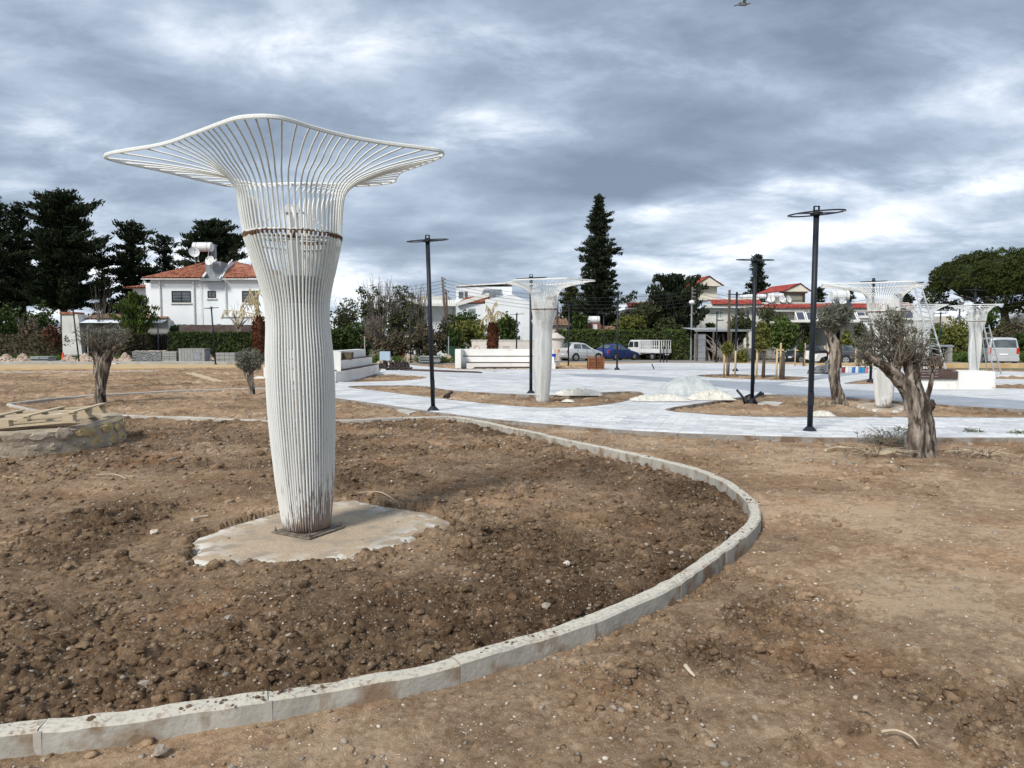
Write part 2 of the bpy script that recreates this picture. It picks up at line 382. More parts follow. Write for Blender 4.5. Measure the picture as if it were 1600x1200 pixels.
def make_soil_mat():
    m = bpy.data.materials.new('soil'); m.use_nodes = True; nt = m.node_tree; N = nt.nodes; L = nt.links; P = N['Principled BSDF']
    P.inputs['Roughness'].default_value = .95; P.inputs['Specular IOR Level'].default_value = .15
    at = N.new('ShaderNodeAttribute'); at.attribute_name = 'tone'
    tc = N.new('ShaderNodeTexCoord')
    def noise(s, d=8, r=.6):
        n = N.new('ShaderNodeTexNoise'); n.inputs['Scale'].default_value = s; n.inputs['Detail'].default_value = d; n.inputs['Roughness'].default_value = r
        L.new(tc.outputs['Object'], n.inputs['Vector']); return n.outputs[0]
    def mt(op, a, b, c=None):
        n = N.new('ShaderNodeMath'); n.operation = op
        for i, v in enumerate((a, b, c)):
            if v is None: continue
            if isinstance(v, (int, float)): n.inputs[i].default_value = v
            else: L.new(v, n.inputs[i])
        return n.outputs[0]
    n1 = noise(28); n2 = noise(3.0, 5)
    f = mt('ADD', at.outputs['Fac'], mt('ADD', mt('MULTIPLY_ADD', n1, .75, -.375), mt('MULTIPLY_ADD', n2, .5, -.25)))
    cr = N.new('ShaderNodeValToRGB'); e = cr.color_ramp.elements
    e[0].position = .05; e[0].color = (0.088, 0.054, 0.030, 1); e[1].position = .95; e[1].color = (0.552, 0.402, 0.264, 1)
    for p, c in ((.3, (0.161, 0.106, 0.063, 1)), (.55, (0.282, 0.190, 0.115, 1)), (.78, (0.408, 0.284, 0.180, 1))):
        x = e.new(p); x.color = c
    L.new(f, cr.inputs[0])
    # reddish patches
    mx = N.new('ShaderNodeMix'); mx.data_type = 'RGBA'; mx.blend_type = 'MULTIPLY'; L.new(cr.outputs[0], mx.inputs[6]); mx.inputs[7].default_value = (1.0, .88, .78, 1)
    mr = N.new('ShaderNodeMapRange'); mr.inputs[1].default_value = .5; mr.inputs[2].default_value = .7; L.new(noise(.9, 4), mr.inputs[0]); L.new(mr.outputs[0], mx.inputs[0])
    # pale grit
    vo = N.new('ShaderNodeTexVoronoi'); vo.inputs['Scale'].default_value = 85; L.new(tc.outputs['Object'], vo.inputs['Vector'])
    sv = N.new('ShaderNodeSeparateColor'); L.new(vo.outputs['Color'], sv.inputs[0])
    g = mt('MULTIPLY', mt('LESS_THAN', vo.outputs['Distance'], .42), mt('GREATER_THAN', sv.outputs[0], .80))
    g = mt('MULTIPLY', g, mt('MULTIPLY', sv.outputs[1], .8))
    vo2 = N.new('ShaderNodeTexVoronoi'); vo2.inputs['Scale'].default_value = 34; L.new(tc.outputs['Object'], vo2.inputs['Vector'])
    sv2 = N.new('ShaderNodeSeparateColor'); L.new(vo2.outputs['Color'], sv2.inputs[0])
    g2 = mt('MULTIPLY', mt('LESS_THAN', vo2.outputs['Distance'], .3), mt('GREATER_THAN', sv2.outputs[0], .9))
    g = mt('MAXIMUM', g, mt('MULTIPLY', g2, .6))
    m2 = N.new('ShaderNodeMix'); m2.data_type = 'RGBA'; L.new(g, m2.inputs[0]); L.new(mx.outputs[2], m2.inputs[6]); m2.inputs[7].default_value = (.52, .44, .34, 1)
    L.new(m2.outputs[2], P.inputs['Base Color'])
    bp = N.new('ShaderNodeBump'); bp.inputs['Strength'].default_value = 1.0; bp.inputs['Distance'].default_value = .022
    L.new(mt('ADD', noise(110, 6, .7), mt('MULTIPLY', g, .4)), bp.inputs['Height']); L.new(bp.outputs[0], P.inputs['Normal'])
    return m
SOIL = make_soil_mat()
def ground():
    az = np.radians(np.linspace(-56, 56, 880)); nr = 740
    r = 1.9 * (50 / 1.9) ** (np.linspace(0, 1, nr) ** 1.0)
    Rr, A = np.meshgrid(r, az, indexing='ij'); x = Rr * np.sin(A); y = Rr * np.cos(A)
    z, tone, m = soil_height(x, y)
    edge = np.clip((Rr - 44) / 5, 0, 1); z = z * (1 - edge) + (-.22) * edge
    za = np.clip((np.abs(A) - R(54)) / R(2), 0, 1); z = z * (1 - za) - .24 * za
    zn = np.clip((2.1 - Rr) / .2, 0, 1); z = z * (1 - zn) - .24 * zn
    V = np.stack([x, y, z], -1).reshape(-1, 3); n = len(az)
    i = (np.arange(nr - 1)[:, None] * n + np.arange(n - 1)[None]).ravel()
    me = np_mesh('soil_ground', V, np.stack([i, i + 1, i + n + 1, i + n], 1), SOIL, True)
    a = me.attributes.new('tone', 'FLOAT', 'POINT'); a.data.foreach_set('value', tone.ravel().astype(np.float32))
    return link('soil_ground', me, kind='structure')
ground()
TERR = mat('terrain', (.15, .12, .075), (.10, .13, .05), scale=.15, bump=.5, bscale=3, c3=(.2, .16, .11), s3=2)
mb = MB(); n = 24
ring = [(1200 * math.cos(2 * PI * k / n), 1200 * math.sin(2 * PI * k / n), -.25) for k in range(n)]
mb.add(ring, [tuple(range(n))]); struct('terrain', mb, TERR)

# loose stones and clods
def stones(name, N, rlo, rhi, smin, smax, seed, m, region, kindf, jit=.32, sub=1, soil=False):
    g = np.random.default_rng(seed); out = []
    V0, F0 = ICO[sub]; V0 = np.array(V0); F0 = np.array(F0)
    az = np.radians(g.uniform(-41, 41, N)); r = rlo * (rhi / rlo) ** (g.uniform(0, 1, N) ** .9)
    x = r * np.sin(az); y = r * np.cos(az); z, tone, mm = soil_height(x, y)
    keep = g.uniform(0, 1, N) < kindf(x, y, mm); keep &= ~(inpoly(x, y, PLAZA)) | (z > -.1); inp_ = inpoly(x, y, PADW); keep &= inp_ if region == 'pad' else ~inp_
    if region == 'pad': z = z * 0 + .006
    x, y, z = x[keep], y[keep], z[keep]; n = len(x)
    s = smin * (smax / smin) ** (g.uniform(0, 1, n) ** 2.2); s = s * np.clip(np.hypot(x, y) / 5, .8, 2.5) ** .5
    J = 1 + g.uniform(-jit, jit, (n, len(V0))); sc = s[:, None] * g.uniform(.55, 1.2, (n, 3)); sc[:, 2] *= .62
    th = g.uniform(0, 2 * PI, n); P = V0[None] * J[:, :, None] * sc[:, None, :]
    X = P[..., 0] * np.cos(th)[:, None] - P[..., 1] * np.sin(th)[:, None] + x[:, None]
    Y = P[..., 0] * np.sin(th)[:, None] + P[..., 1] * np.cos(th)[:, None] + y[:, None]
    Z = P[..., 2] + (z + sc[:, 2] * .25)[:, None]
    V = np.stack([X, Y, Z], -1).reshape(-1, 3); F = (F0[None] + (np.arange(n) * len(V0))[:, None, None]).reshape(-1, 3)
    me = np_mesh(name, V, F, m, False)
    if soil:
        at_ = me.attributes.new('tone', 'FLOAT', 'POINT'); tt = np.repeat(tone[keep] + g.uniform(-.14, .20, n), len(V0)) + g.uniform(-.10, .10, n * len(V0)); at_.data.foreach_set('value', tt.astype(np.float32))
    link(name, me, kind='stuff')
GRIT = mat('pale_grit', (.30, .235, .17), (.60, .54, .46), scale=30, rough=.9, island=.85, bump=.3, bscale=60)
CLOD = mat('clods', (.085, .054, .034), (.19, .126, .082), scale=20, rough=.97, island=.7, bump=.9, bscale=90, spec=.1, c3=(.30, .22, .15), s3=120, r3=(.62, .68))
GREY = mat('grey_stones', (.16, .13, .10), (.34, .29, .235), scale=20, rough=.9, island=.7, bump=.5, bscale=80)
stones('pale_gravel', 11500, 2.3, 24, .0025, .014, 1, GRIT, None, lambda x, y, m: .7 + 0 * x, .4)
stones('soil_clods', 30000, 2.3, 15, .006, .036, 2, SOIL, None, lambda x, y, m: np.clip(m * 1.35 - .08, 0.03, 1), .46, 1, True)
stones('large_soil_clods', 1500, 2.5, 12, .018, .06, 8, SOIL, None, lambda x, y, m: np.clip(m * 1.6 - .5, 0, 1), .30, 2, True)
stones('pad_crumbs', 30000, 4.6, 7.2, .003, .016, 12, SOIL, 'pad', lambda x, y, m: .02 + .4 * np.exp(-(polydist(x, y, PADW) / .07) ** 2), .46, 1, True)
stones('far_field_stones', 9000, 10, 42, .008, .035, 9, GREY, None, lambda x, y, m: .6 + 0 * x, .4)
stones('grey_gravel', 5000, 2.3, 12, .006, .024, 3, GREY, None, lambda x, y, m: .25 + .5 * m)
def rocks():
    for i, (px, py, s, m, lb) in enumerate([
        (222, 1073, .050, GREY, 'large grey rock lying in the near bed just behind the concrete kerb'),
        (205, 1062, .034, GREY, 'smaller grey rock touching the large grey rock near the kerb'),
        (355, 967, .040, GREY, 'rounded grey rock on the dark soil below the pale concrete pad'),
        (376, 1042, .024, GRIT, 'round cream stone in the dark soil near the kerb'),
        (160, 962, .026, GRIT, 'white triangular stone on the left of the tilled bed'),
        (852, 944, .032, GREY, 'pinkish grey stone in dark soil left of the kerb bend'),
        (886, 877, .022, GRIT, 'small beige stone in the dark soil right of the pad'),
        (241, 830, .035, GRIT, 'rounded tan stone left of the pale concrete pad'),
        (361, 1196, .020, GREY, 'blue grey stone at the bottom edge left of centre'),
        (281, 1000, .022, GRIT, 'flat pinkish stone half sunk in the left of the bed'),
        (327, 992, .02, GRIT, 'cream pebble right of the flat pinkish stone'),
        (250, 1170, .03, GREY, 'tan rounded stone on the soil outside the kerb'),
        (1281, 985, .022, GRIT, 'small white stone chip on the smooth soil at the right'),
        (1584, 1158, .024, GREY, 'grey pebble at the lower right corner')]):
        p = G(px, py, .02); b = MB(); b.ico((0, 0, s * .35), (s, s * .8, s * .62), 2, .35, i, i * 7)
        solo('rock', b, m, lb, 'rock', (p.x, p.y, .0), smooth=False)
rocks()

# ---------------------------------------------------------------- kerbs of concrete pieces
KERB = mat('kerb_concrete', (.30, .285, .25), (.43, .41, .36), scale=5, rough=.92, bump=.35, bscale=45, c3=(.22, .155, .10), s3=6, r3=(.50, .66), obj=.3)
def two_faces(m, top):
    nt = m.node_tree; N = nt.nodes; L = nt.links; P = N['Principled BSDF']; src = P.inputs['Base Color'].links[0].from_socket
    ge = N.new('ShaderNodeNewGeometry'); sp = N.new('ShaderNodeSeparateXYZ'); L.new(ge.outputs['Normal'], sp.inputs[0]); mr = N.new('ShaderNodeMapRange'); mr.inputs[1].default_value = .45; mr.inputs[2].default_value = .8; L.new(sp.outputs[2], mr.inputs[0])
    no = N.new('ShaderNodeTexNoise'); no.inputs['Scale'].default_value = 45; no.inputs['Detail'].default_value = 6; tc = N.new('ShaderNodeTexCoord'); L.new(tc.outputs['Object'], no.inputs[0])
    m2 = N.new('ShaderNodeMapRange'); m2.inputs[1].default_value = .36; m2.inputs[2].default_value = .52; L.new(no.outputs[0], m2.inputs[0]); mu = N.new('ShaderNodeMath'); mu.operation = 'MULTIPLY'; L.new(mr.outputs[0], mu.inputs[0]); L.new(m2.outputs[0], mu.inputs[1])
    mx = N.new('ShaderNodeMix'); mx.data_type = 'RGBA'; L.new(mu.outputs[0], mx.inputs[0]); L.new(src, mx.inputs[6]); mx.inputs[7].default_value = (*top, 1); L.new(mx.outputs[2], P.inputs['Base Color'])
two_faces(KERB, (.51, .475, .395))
KERBF = mat('far_kerb_concrete', (.33, .30, .26), (.46, .43, .38), scale=2, rough=.9, bump=.2, bscale=30, obj=.4)
def kerb(name, path, width, z0, z1, step, m, mortar=True, seed=0):
    root = link(name, None, kind='structure'); g = random.Random(seed)
    pts = [Vector((p.x, p.y, 0)) for p in path]; cum = [0]
    for a, b in zip(pts, pts[1:]): cum.append(cum[-1] + (b - a).length)
    def at(s):
        s = max(0, min(cum[-1], s))
        for i in range(len(cum) - 1):
            if s <= cum[i + 1]: return pts[i].lerp(pts[i + 1], (s - cum[i]) / max(1e-9, cum[i + 1] - cum[i]))
        return pts[-1]
    n = max(1, round(cum[-1] / step)); st = cum[-1] / n
    for k in range(n):
        a, b = at(k * st + .006), at((k + 1) * st - .006); mid = (a + b) / 2
        sub = 9; row = []
        for j in range(sub + 1):
            t = j / sub; p = a.lerp(b, t).lerp(at(k * st + t * st), .62); d = (at(k * st + t * st + .05) - at(k * st + t * st - .05)).normalized(); nn = Vector((-d.y, d.x, 0))
            row.append((p, nn))
        V = []; dz = g.uniform(-.006, .006); tw = g.uniform(-.006, .006); bev = min(.012, width * .12)
        for p, nn in row:
            w = width / 2; zt = z1 + dz + g.uniform(-.0035, .0035)
            e1, e2 = g.uniform(-.0055, .0055), g.uniform(-.0055, .0055)
            for off, z in ((-w, z0), (-w + e1, zt - bev), (-w + bev + e1, zt), (w - bev + e2, zt + tw), (w + e2, zt - bev + tw), (w, z0)):
                V.append(p + nn * off + Vector((0, 0, z)) - mid)
        q = 6; F = [(i * q + j, (i + 1) * q + j, (i + 1) * q + j + 1, i * q + j + 1) for i in range(sub) for j in range(q - 1)] + [tuple(range(q)), tuple(sub * q + j for j in range(q - 1, -1, -1))]
        o = MB().add(V, F); part('kerb_stone', o, m, root, loc=mid)
        if mortar:
            a2 = at((k + 1) * st); d = (at((k + 1) * st + .05) - at((k + 1) * st - .05)).normalized()
            jb = MB(); jb.box((0, 0, (z0 + z1) / 2 - .007), (.03, width * .97, z1 - z0 - .002))
            part('mortar_joint', jb, KERBF, root, loc=(a2.x, a2.y, 0), rz=math.atan2(d.y, d.x))
    return root
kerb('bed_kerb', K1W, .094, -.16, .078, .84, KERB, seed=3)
kerb('back_kerb', K2W, .10, -.1, .055, .95, KERBF, seed=4)
kerb('left_wing_kerb', K3W, .10, -.1, .06, .9, KERBF, False, 5)
kerb('far_wing_kerb', K4W, .12, -.1, .06, 1.0, KERBF, False, 6)
kerb('sand_strip_kerb', [G(-260, 583, 0.0), G(0, 582.5, 0), G(150, 582, 0), G(240, 581, 0)], .15, -.2, .06, 1.5, KERBF, False, 7)
kerb('roadside_kerb', [Vector((-46, 47.2, 0)), Vector((-17, 47.2, 0))], .5, -.3, .12, 1.5, KERBF, False, 8)

# pad of poured concrete under the near sculpture
def pad(name, poly, z, edge_m):
    c = sum(poly, Vector()) / len(poly); K = [1, .93, .8, .6, .35]; V = []; n = len(poly); tone = []
    for k in K:
        for i, p in enumerate(poly):
            q = c.lerp(p, k); j = (mnoise.noise(Vector((q.x * 9, q.y * 9, 1))) * .035 + mnoise.noise(Vector((q.x * 28, q.y * 28, 4))) * .022) * k
            V.append((q.x + j, q.y + j * .7, z + (-.05 if k == 1 else mnoise.noise(Vector((q.x * 3, q.y * 3, 3))) * .01))); tone.append({1: 1.0, .93: .9, .8: .35}.get(k, 0.0))
    V.append((c.x, c.y, z)); tone.append(0)
    F = [(r * n + i, r * n + (i + 1) % n, (r + 1) * n + (i + 1) % n, (r + 1) * n + i) for r in range(len(K) - 1) for i in range(n)] + [((len(K) - 1) * n + i, (len(K) - 1) * n + (i + 1) % n, len(K) * n) for i in range(n)]
    b = MB().add(V, F); o = struct(name, b, edge_m, True)
    a = o.data.attributes.new('edge', 'FLOAT', 'POINT'); a.data.foreach_set('value', tone); return o
def make_pad_mat():
    m = mat('sandy_concrete', (.33, .255, .175), (.45, .36, .255), scale=60, rough=.95, bump=.7, bscale=160, c3=(.25, .21, .165), s3=3.5, r3=(.48, .70))
    nt = m.node_tree; N = nt.nodes; L = nt.links; P = N['Principled BSDF']; src = P.inputs['Base Color'].links[0].from_socket
    at = N.new('ShaderNodeAttribute'); at.attribute_name = 'edge'; no = N.new('ShaderNodeTexNoise'); no.inputs['Scale'].default_value = 6; no.inputs['Detail'].default_value = 12
    tc = N.new('ShaderNodeTexCoord'); L.new(tc.outputs['Object'], no.inputs[0]); mr = N.new('ShaderNodeMapRange'); mr.inputs[1].default_value = .49; mr.inputs[2].default_value = .54; L.new(no.outputs[0], mr.inputs[0])
    mu = N.new('ShaderNodeMath'); mu.operation = 'MULTIPLY'; L.new(at.outputs['Fac'], mu.inputs[0]); L.new(mr.outputs[0], mu.inputs[1])
    mx = N.new('ShaderNodeMix'); mx.data_type = 'RGBA'; L.new(mu.outputs[0], mx.inputs[0]); L.new(src, mx.inputs[6]); mx.inputs[7].default_value = (.60, .585, .53, 1); L.new(mx.outputs[2], P.inputs['Base Color'])
    return m
PADM = make_pad_mat()
pad('concrete_pad', PADW, .010, PADM); pad('concrete_pad', PAD3, .055, PADM)

# ---------------------------------------------------------------- plaza
def paver_mat(name, c1, c2, c3):
    m = bpy.data.materials.new(name); m.use_nodes = True; nt = m.node_tree; N = nt.nodes; L = nt.links; P = N['Principled BSDF']; P.inputs['Roughness'].default_value = .75
    tc = N.new('ShaderNodeTexCoord'); mp = N.new('ShaderNodeMapping'); mp.inputs['Rotation'].default_value = (0, 0, R(18)); L.new(tc.outputs['Object'], mp.inputs[0])
    br = N.new('ShaderNodeTexBrick'); br.inputs['Scale'].default_value = 1; br.inputs['Brick Width'].default_value = .4; br.inputs['Row Height'].default_value = .2; br.inputs['Mortar Size'].default_value = .004
    br.inputs['Color1'].default_value = (*c1, 1); br.inputs['Color2'].default_value = (*c2, 1); br.inputs['Mortar'].default_value = (*c3, 1); L.new(mp.outputs[0], br.inputs[0])
    no = N.new('ShaderNodeTexNoise'); no.inputs['Scale'].default_value = .9; no.inputs['Detail'].default_value = 7; L.new(tc.outputs['Object'], no.inputs[0])
    mr = N.new('ShaderNodeMapRange'); mr.inputs[1].default_value = .4; mr.inputs[2].default_value = .75; L.new(no.outputs[0], mr.inputs[0])
    mx = N.new('ShaderNodeMix'); mx.data_type = 'RGBA'; mx.blend_type = 'MULTIPLY'; L.new(mr.outputs[0], mx.inputs[0]); L.new(br.outputs[0], mx.inputs[6]); mx.inputs[7].default_value = (.80, .80, .79, 1)
    L.new(mx.outputs[2], P.inputs['Base Color'])
    bp = N.new('ShaderNodeBump'); bp.inputs['Strength'].default_value = .3; bp.inputs['Distance'].default_value = .004; L.new(br.outputs['Fac'], bp.inputs['Height']); bp.invert = True; L.new(bp.outputs[0], P.inputs['Normal'])
    return m
PWHITE = paver_mat('white_pavers', (.68, .685, .68), (.47, .48, .49), (.30, .30, .29))
PGREY = paver_mat('grey_pavers', (.36, .39, .43), (.28, .305, .345), (.2, .2, .21))
PPALE = paver_mat('pale_grey_pavers', (.55, .565, .58), (.47, .485, .50), (.3, .3, .3))
def sheet(name, outer, holes, z, thick, m):
    loops = [[(p.x, p.y, 0) for p in outer]] + [[(p.x, p.y, 0) for p in h] for h in holes]
    flat = [q for l in loops for q in l]; tris = tessellate_polygon([[Vector(q) for q in l] for l in loops])
    V = [(q[0], q[1], z) for q in flat]; F = []
    for t in tris:
        a, b, c = [Vector(flat[i]) for i in t]
        F.append(tuple(t) if (b - a).cross(c - a).z > 0 else tuple(reversed(t)))
    b = MB().add(V, F)
    if thick:
        for l in loops:
            n = len(l); b.add([(q[0], q[1], z) for q in l] + [(q[0], q[1], z - thick) for q in l], [(i, (i + 1) % n, (i + 1) % n + n, i + n) for i in range(n)])
    return struct(name, b, m)
sheet('plaza_paving', PLAZA, BEDS, PL, .3, PWHITE)
GB = [ # grey bands let into the white paving
    ([(905, 588), (960, 590), (1060, 598), (1110, 603), (1214, 615.5), (1300, 619.5), (1400, 626.5), (1500, 633.5), (1600, 639.5), (1750, 646), (1760, 640), (1600, 626), (1500, 619.5), (1400, 613), (1330, 608), (1250, 604), (1215, 601), (1230, 597),
      (1300, 589.5), (1355, 583), (1380, 579), (1340, 578.5), (1300, 582), (1268, 588), (1258, 595), (1215, 597), (1150, 596), (1100, 593.5), (1010, 588), (940, 584.5), (880, 584)], PGREY),
    ([(610, 580), (700, 588), (800, 593), (900, 587.5), (880, 583.5), (800, 586), (700, 582), (640, 577), (605, 573)], PPALE),
    ([(945, 576.5), (1090, 578), (1250, 583), (1262, 579), (1100, 574), (1000, 572), (946, 572)], PPALE)]
for i, (p, m) in enumerate(GB): sheet('grey_paving_band', GP(p, PL + .004), [], PL + .004, 0, m)
# single pavers of the near path
PAVO = mat('paver_stone', (.72, .725, .72), (.38, .395, .405), scale=5, rough=.75, obj=.55, bump=.15, bscale=60)
def pavers():
    root = link('near_path_paving', None, kind='structure')
    a = R(18); ca, sa = math.cos(a), math.sin(a); cand = []
    def ok(x, y):
        xs = np.array([x]); ys = np.array([y])
        return bool(inpoly(xs, ys, PLAZA)[0]) and not any(inpoly(xs, ys, b)[0] for b in BEDS[:2])
    me = MB().box((0, 0, 0), (.392, .192, .014)).mesh('paver', PAVO)
    for i in range(-20, 60):
        for j in range(-30, 120):
            u = (i + (.5 if j % 2 else 0)) * .4; v = j * .2; x = ca * u + sa * v + 0; y = -sa * u + ca * v + 9
            if not (9.5 < y < 15.2 and -2.6 < x < 9.6 and y > abs(x) * .95): continue
            if all(ok(x + ca * du + sa * dv, y - sa * du + ca * dv) for du in (-.21, .21) for dv in (-.11, .11)): cand.append((y, x))
    cand.sort()
    for y, x in cand[:300]:
        o = link('paver', me, root, (x, y, PL + .001 + rnd.uniform(-.0015, .0015)), -a); o.rotation_euler.x = rnd.uniform(-.003, .003)
    if cand[300:]:
        b = MB()
        for y, x in cand[300:900]: b.box((x, y, PL + .001), (.392, .192, .014), -a)
        part('paver_field', b, PAVO, root, kind='stuff')
pavers()
# edging round the plaza and its beds
EDG = mat('edging', (.22, .20, .175), (.38, .36, .33), scale=3, rough=.95, bump=.8, bscale=20, c3=(.17, .12, .08), s3=3, r3=(.45, .6))
def edging(poly, closed=True, w=.09, z=PL + .012):
    b = MB(); n = len(poly)
    for i in range(n if closed else n - 1):
        a, c = poly[i], poly[(i + 1) % n]; b.bar((a.x, a.y, z - .1), (c.x, c.y, z - .1), w, .2)
    struct('edging', b, EDG)
edging(PLAZA[:12], False, .12, PL + .006); edging(BEDS[0], True, .05, PL + .012); edging(BEDS[1], True, .08, PL + .012); edging(BEDS[3], True, .06, PL + .012)
# sand strip, street and footpath beyond
SAND = mat('yellow_sand', (.42, .29, .15), (.52, .39, .22), scale=1.2, rough=.95, bump=.4, bscale=12)
ROADM = mat('street_asphalt', (.17, .165, .155), (.25, .24, .22), scale=.5, rough=.9)
DUST = mat('dusty_ground', (.24, .185, .13), (.33, .27, .2), scale=.6, rough=.95, bump=.6, bscale=6)
mb = MB(); P = [G(-300, 577, 0), G(-300, 571, 0), G(0, 571, 0), G(200, 570, 0), G(418, 571, 0), G(418, 574.5, 0), G(200, 577, 0), G(0, 577.5, 0)]
sheet('sand_strip', P, [], .045, .3, SAND)
sheet('sand_strip', [Vector((3.2, 47.5, 0)), Vector((27, 47.5, 0)), Vector((52, 44, 0)), Vector((52, 42, 0)), Vector((27, 46.2, 0)), Vector((3.2, 46.9, 0))], [], .03, .3, SAND)
sheet('verge', [Vector((-60, 48, 0)), Vector((60, 48, 0)), Vector((60, 54, 0)), Vector((-60, 54, 0))], [], -.2, .0, DUST)
sheet('street', [Vector((-70, 53.6, 0)), Vector((70, 48, 0)), Vector((70, 60, 0)), Vector((-70, 63, 0))], [], -.196, .0, ROADM)
# ---------------------------------------------------------------- steel lattice sculptures
def sculpture_paint():
    m = bpy.data.materials.new('white_steel_paint'); m.use_nodes = True; nt = m.node_tree; N = nt.nodes; L = nt.links; P = N['Principled BSDF']
    P.inputs['Roughness'].default_value = .5; P.inputs['Specular IOR Level'].default_value = .3
    tc = N.new('ShaderNodeTexCoord'); sp = N.new('ShaderNodeSeparateXYZ'); L.new(tc.outputs['Object'], sp.inputs[0])
    def mt(op, a, b=None, c=None):
        n = N.new('ShaderNodeMath'); n.operation = op
        for i, v in enumerate((a, b, c)):
            if v is None: continue
            if isinstance(v, (int, float)): n.inputs[i].default_value = v
            else: L.new(v, n.inputs[i])
        return n.outputs[0]
    def noise(sc, s, d=6):
        mp = N.new('ShaderNodeMapping'); mp.inputs['Scale'].default_value = sc; L.new(tc.outputs['Object'], mp.inputs[0])
        n = N.new('ShaderNodeTexNoise'); n.inputs['Scale'].default_value = s; n.inputs['Detail'].default_value = d; n.inputs['Roughness'].default_value = .65; L.new(mp.outputs[0], n.inputs[0]); return n.outputs[0]
    x, y, z = sp.outputs
    ringm = mt('SUBTRACT', 1, mt('DIVIDE', mt('ABSOLUTE', mt('SUBTRACT', z, 2.385)), .045)); ringm = mt('MAXIMUM', ringm, 0)
    base = mt('MAXIMUM', mt('SUBTRACT', 1, mt('DIVIDE', z, .55)), 0)
    base = mt('MULTIPLY', base, mt('MULTIPLY_ADD', mt('ADD', x, mt('MULTIPLY', y, -.5)), 1.6, .35))
    streak = noise((26, 26, .9), 2.2); spots = noise((1, 1, 1), 14)
    f = mt('ADD', mt('MULTIPLY', ringm, .46), mt('MULTIPLY', base, .32))
    a = mt('GREATER_THAN', mt('ADD', f, mt('MULTIPLY', spots, .6)), .60)
    b = mt('MULTIPLY', mt('GREATER_THAN', mt('ADD', mt('ADD', f, .10), mt('MULTIPLY', streak, .60)), .50), mt('LESS_THAN', z, 1.3))
    dirt = mt('MULTIPLY', mt('MAXIMUM', mt('SUBTRACT', streak, .45), 0), 1.6)
    mx0 = N.new('ShaderNodeMix'); mx0.data_type = 'RGBA'; L.new(dirt, mx0.inputs[0]); mx0.inputs[6].default_value = (.69, .70, .68, 1); mx0.inputs[7].default_value = (.47, .45, .39, 1)
    mx = N.new('ShaderNodeMix'); mx.data_type = 'RGBA'; L.new(mt('MINIMUM', mt('ADD', a, mt('MULTIPLY', b, .75)), 1), mx.inputs[0]); L.new(mx0.outputs[2], mx.inputs[6])
    rc = N.new('ShaderNodeMix'); rc.data_type = 'RGBA'; L.new(noise((1, 1, 1), 40), rc.inputs[0]); rc.inputs[6].default_value = (.06, .03, .018, 1); rc.inputs[7].default_value = (.24, .125, .06, 1)
    L.new(rc.outputs[2], mx.inputs[7]); L.new(mx.outputs[2], P.inputs['Base Color'])
    return m
PAINT = sculpture_paint()
PLATE = mat('rusty_plate', (.10, .075, .055), (.22, .19, .16), scale=14, rough=.7, bump=.3, bscale=60)
FILM = mat('milky_film', (.62, .64, .64), (.74, .76, .76), scale=9, rough=.35, bump=.9, bscale=9, alpha=.62, stretch=(1, 1, .35))
BASE = Vector((-1.69, 5.82, 0))
RIM = [(167, 237), (250, 222), (300, 205), (345, 188), (370, 180), (400, 177), (430, 178), (456, 184), (490, 195), (540, 208), (600, 219), (660, 227), (688, 232), (690, 240), (650, 256), (628, 264), (620, 273), (612, 281), (560, 286), (460, 284), (370, 287), (330, 281), (250, 262), (180, 247)]
RZ = 3.12
rimw = [G(a, b, RZ) - BASE for a, b in RIM]
rim_s = catmull([Vector((p.x, p.y, 3.065)) for p in rimw], 6, True)
rim_ang = sorted((math.atan2(p.y, p.x), math.hypot(p.x, p.y)) for p in rim_s)
def rim_r(a):
    a = (a + PI) % (2 * PI) - PI; L_ = [(rim_ang[-1][0] - 2 * PI, rim_ang[-1][1])] + rim_ang + [(rim_ang[0][0] + 2 * PI, rim_ang[0][1])]
    for (a0, r0), (a1, r1) in zip(L_, L_[1:]):
        if a0 <= a <= a1: return r0 + (r1 - r0) * (a - a0) / max(1e-9, a1 - a0)
    return 1
PROF = [(0.012, .172), (.2, .194), (.40, .215), (.82, .243), (1.13, .254), (1.44, .252), (1.65, .239), (1.85, .242), (2.0, .272), (2.12, .304), (2.26, .342), (2.38, .374), (2.42, .378), (2.6, .396), (2.74, .418)]
RZL = 3.065
CORN = math.atan2(-5.82, 1.69) - .06
def shape(a, z):
    k = max(0, 1 - z / 2.4) * .9
    c, s = abs(math.cos(a - CORN)), abs(math.sin(a - CORN)); p = 2 - .55 * k
    return (1 / (c ** p + s ** p) ** (1 / p)) * (1 + .06 * k)
CXZ = [(0, -.014), (.8, -.036), (1.44, -.050), (1.85, -.060), (2.12, -.068), (2.4, -.082), (2.6, -.092), (2.74, -.090), (2.83, -.05), (2.89, -.015), (4, 0)]
def cxz(z):
    for (a0, b0), (a1, b1) in zip(CXZ, CXZ[1:]):
        if z <= a1: return b0 + (b1 - b0) * max(0, z - a0) / (a1 - a0)
    return 0.0
def ribpath(a):
    P = [Vector((cxz(z) + r * shape(a, z) * math.cos(a), r * shape(a, z) * math.sin(a), z)) for z, r in PROF]
    R1 = rim_r(a); d = Vector((math.cos(a), math.sin(a), 0))
    e = Vector((d.x * R1, d.y * R1, RZL)); b = P[-1]
    # smooth bend, then straight out to the rim
    k1 = Vector((-.084 + d.x * .475, d.y * .475, 2.825)); k2 = Vector((-.066 + d.x * .555, d.y * .555, 2.888))
    return P + [k1, k2, k2.lerp(e, .3) + Vector((0, 0, .018)), k2.lerp(e, .65) + Vector((0, 0, .016)), e]
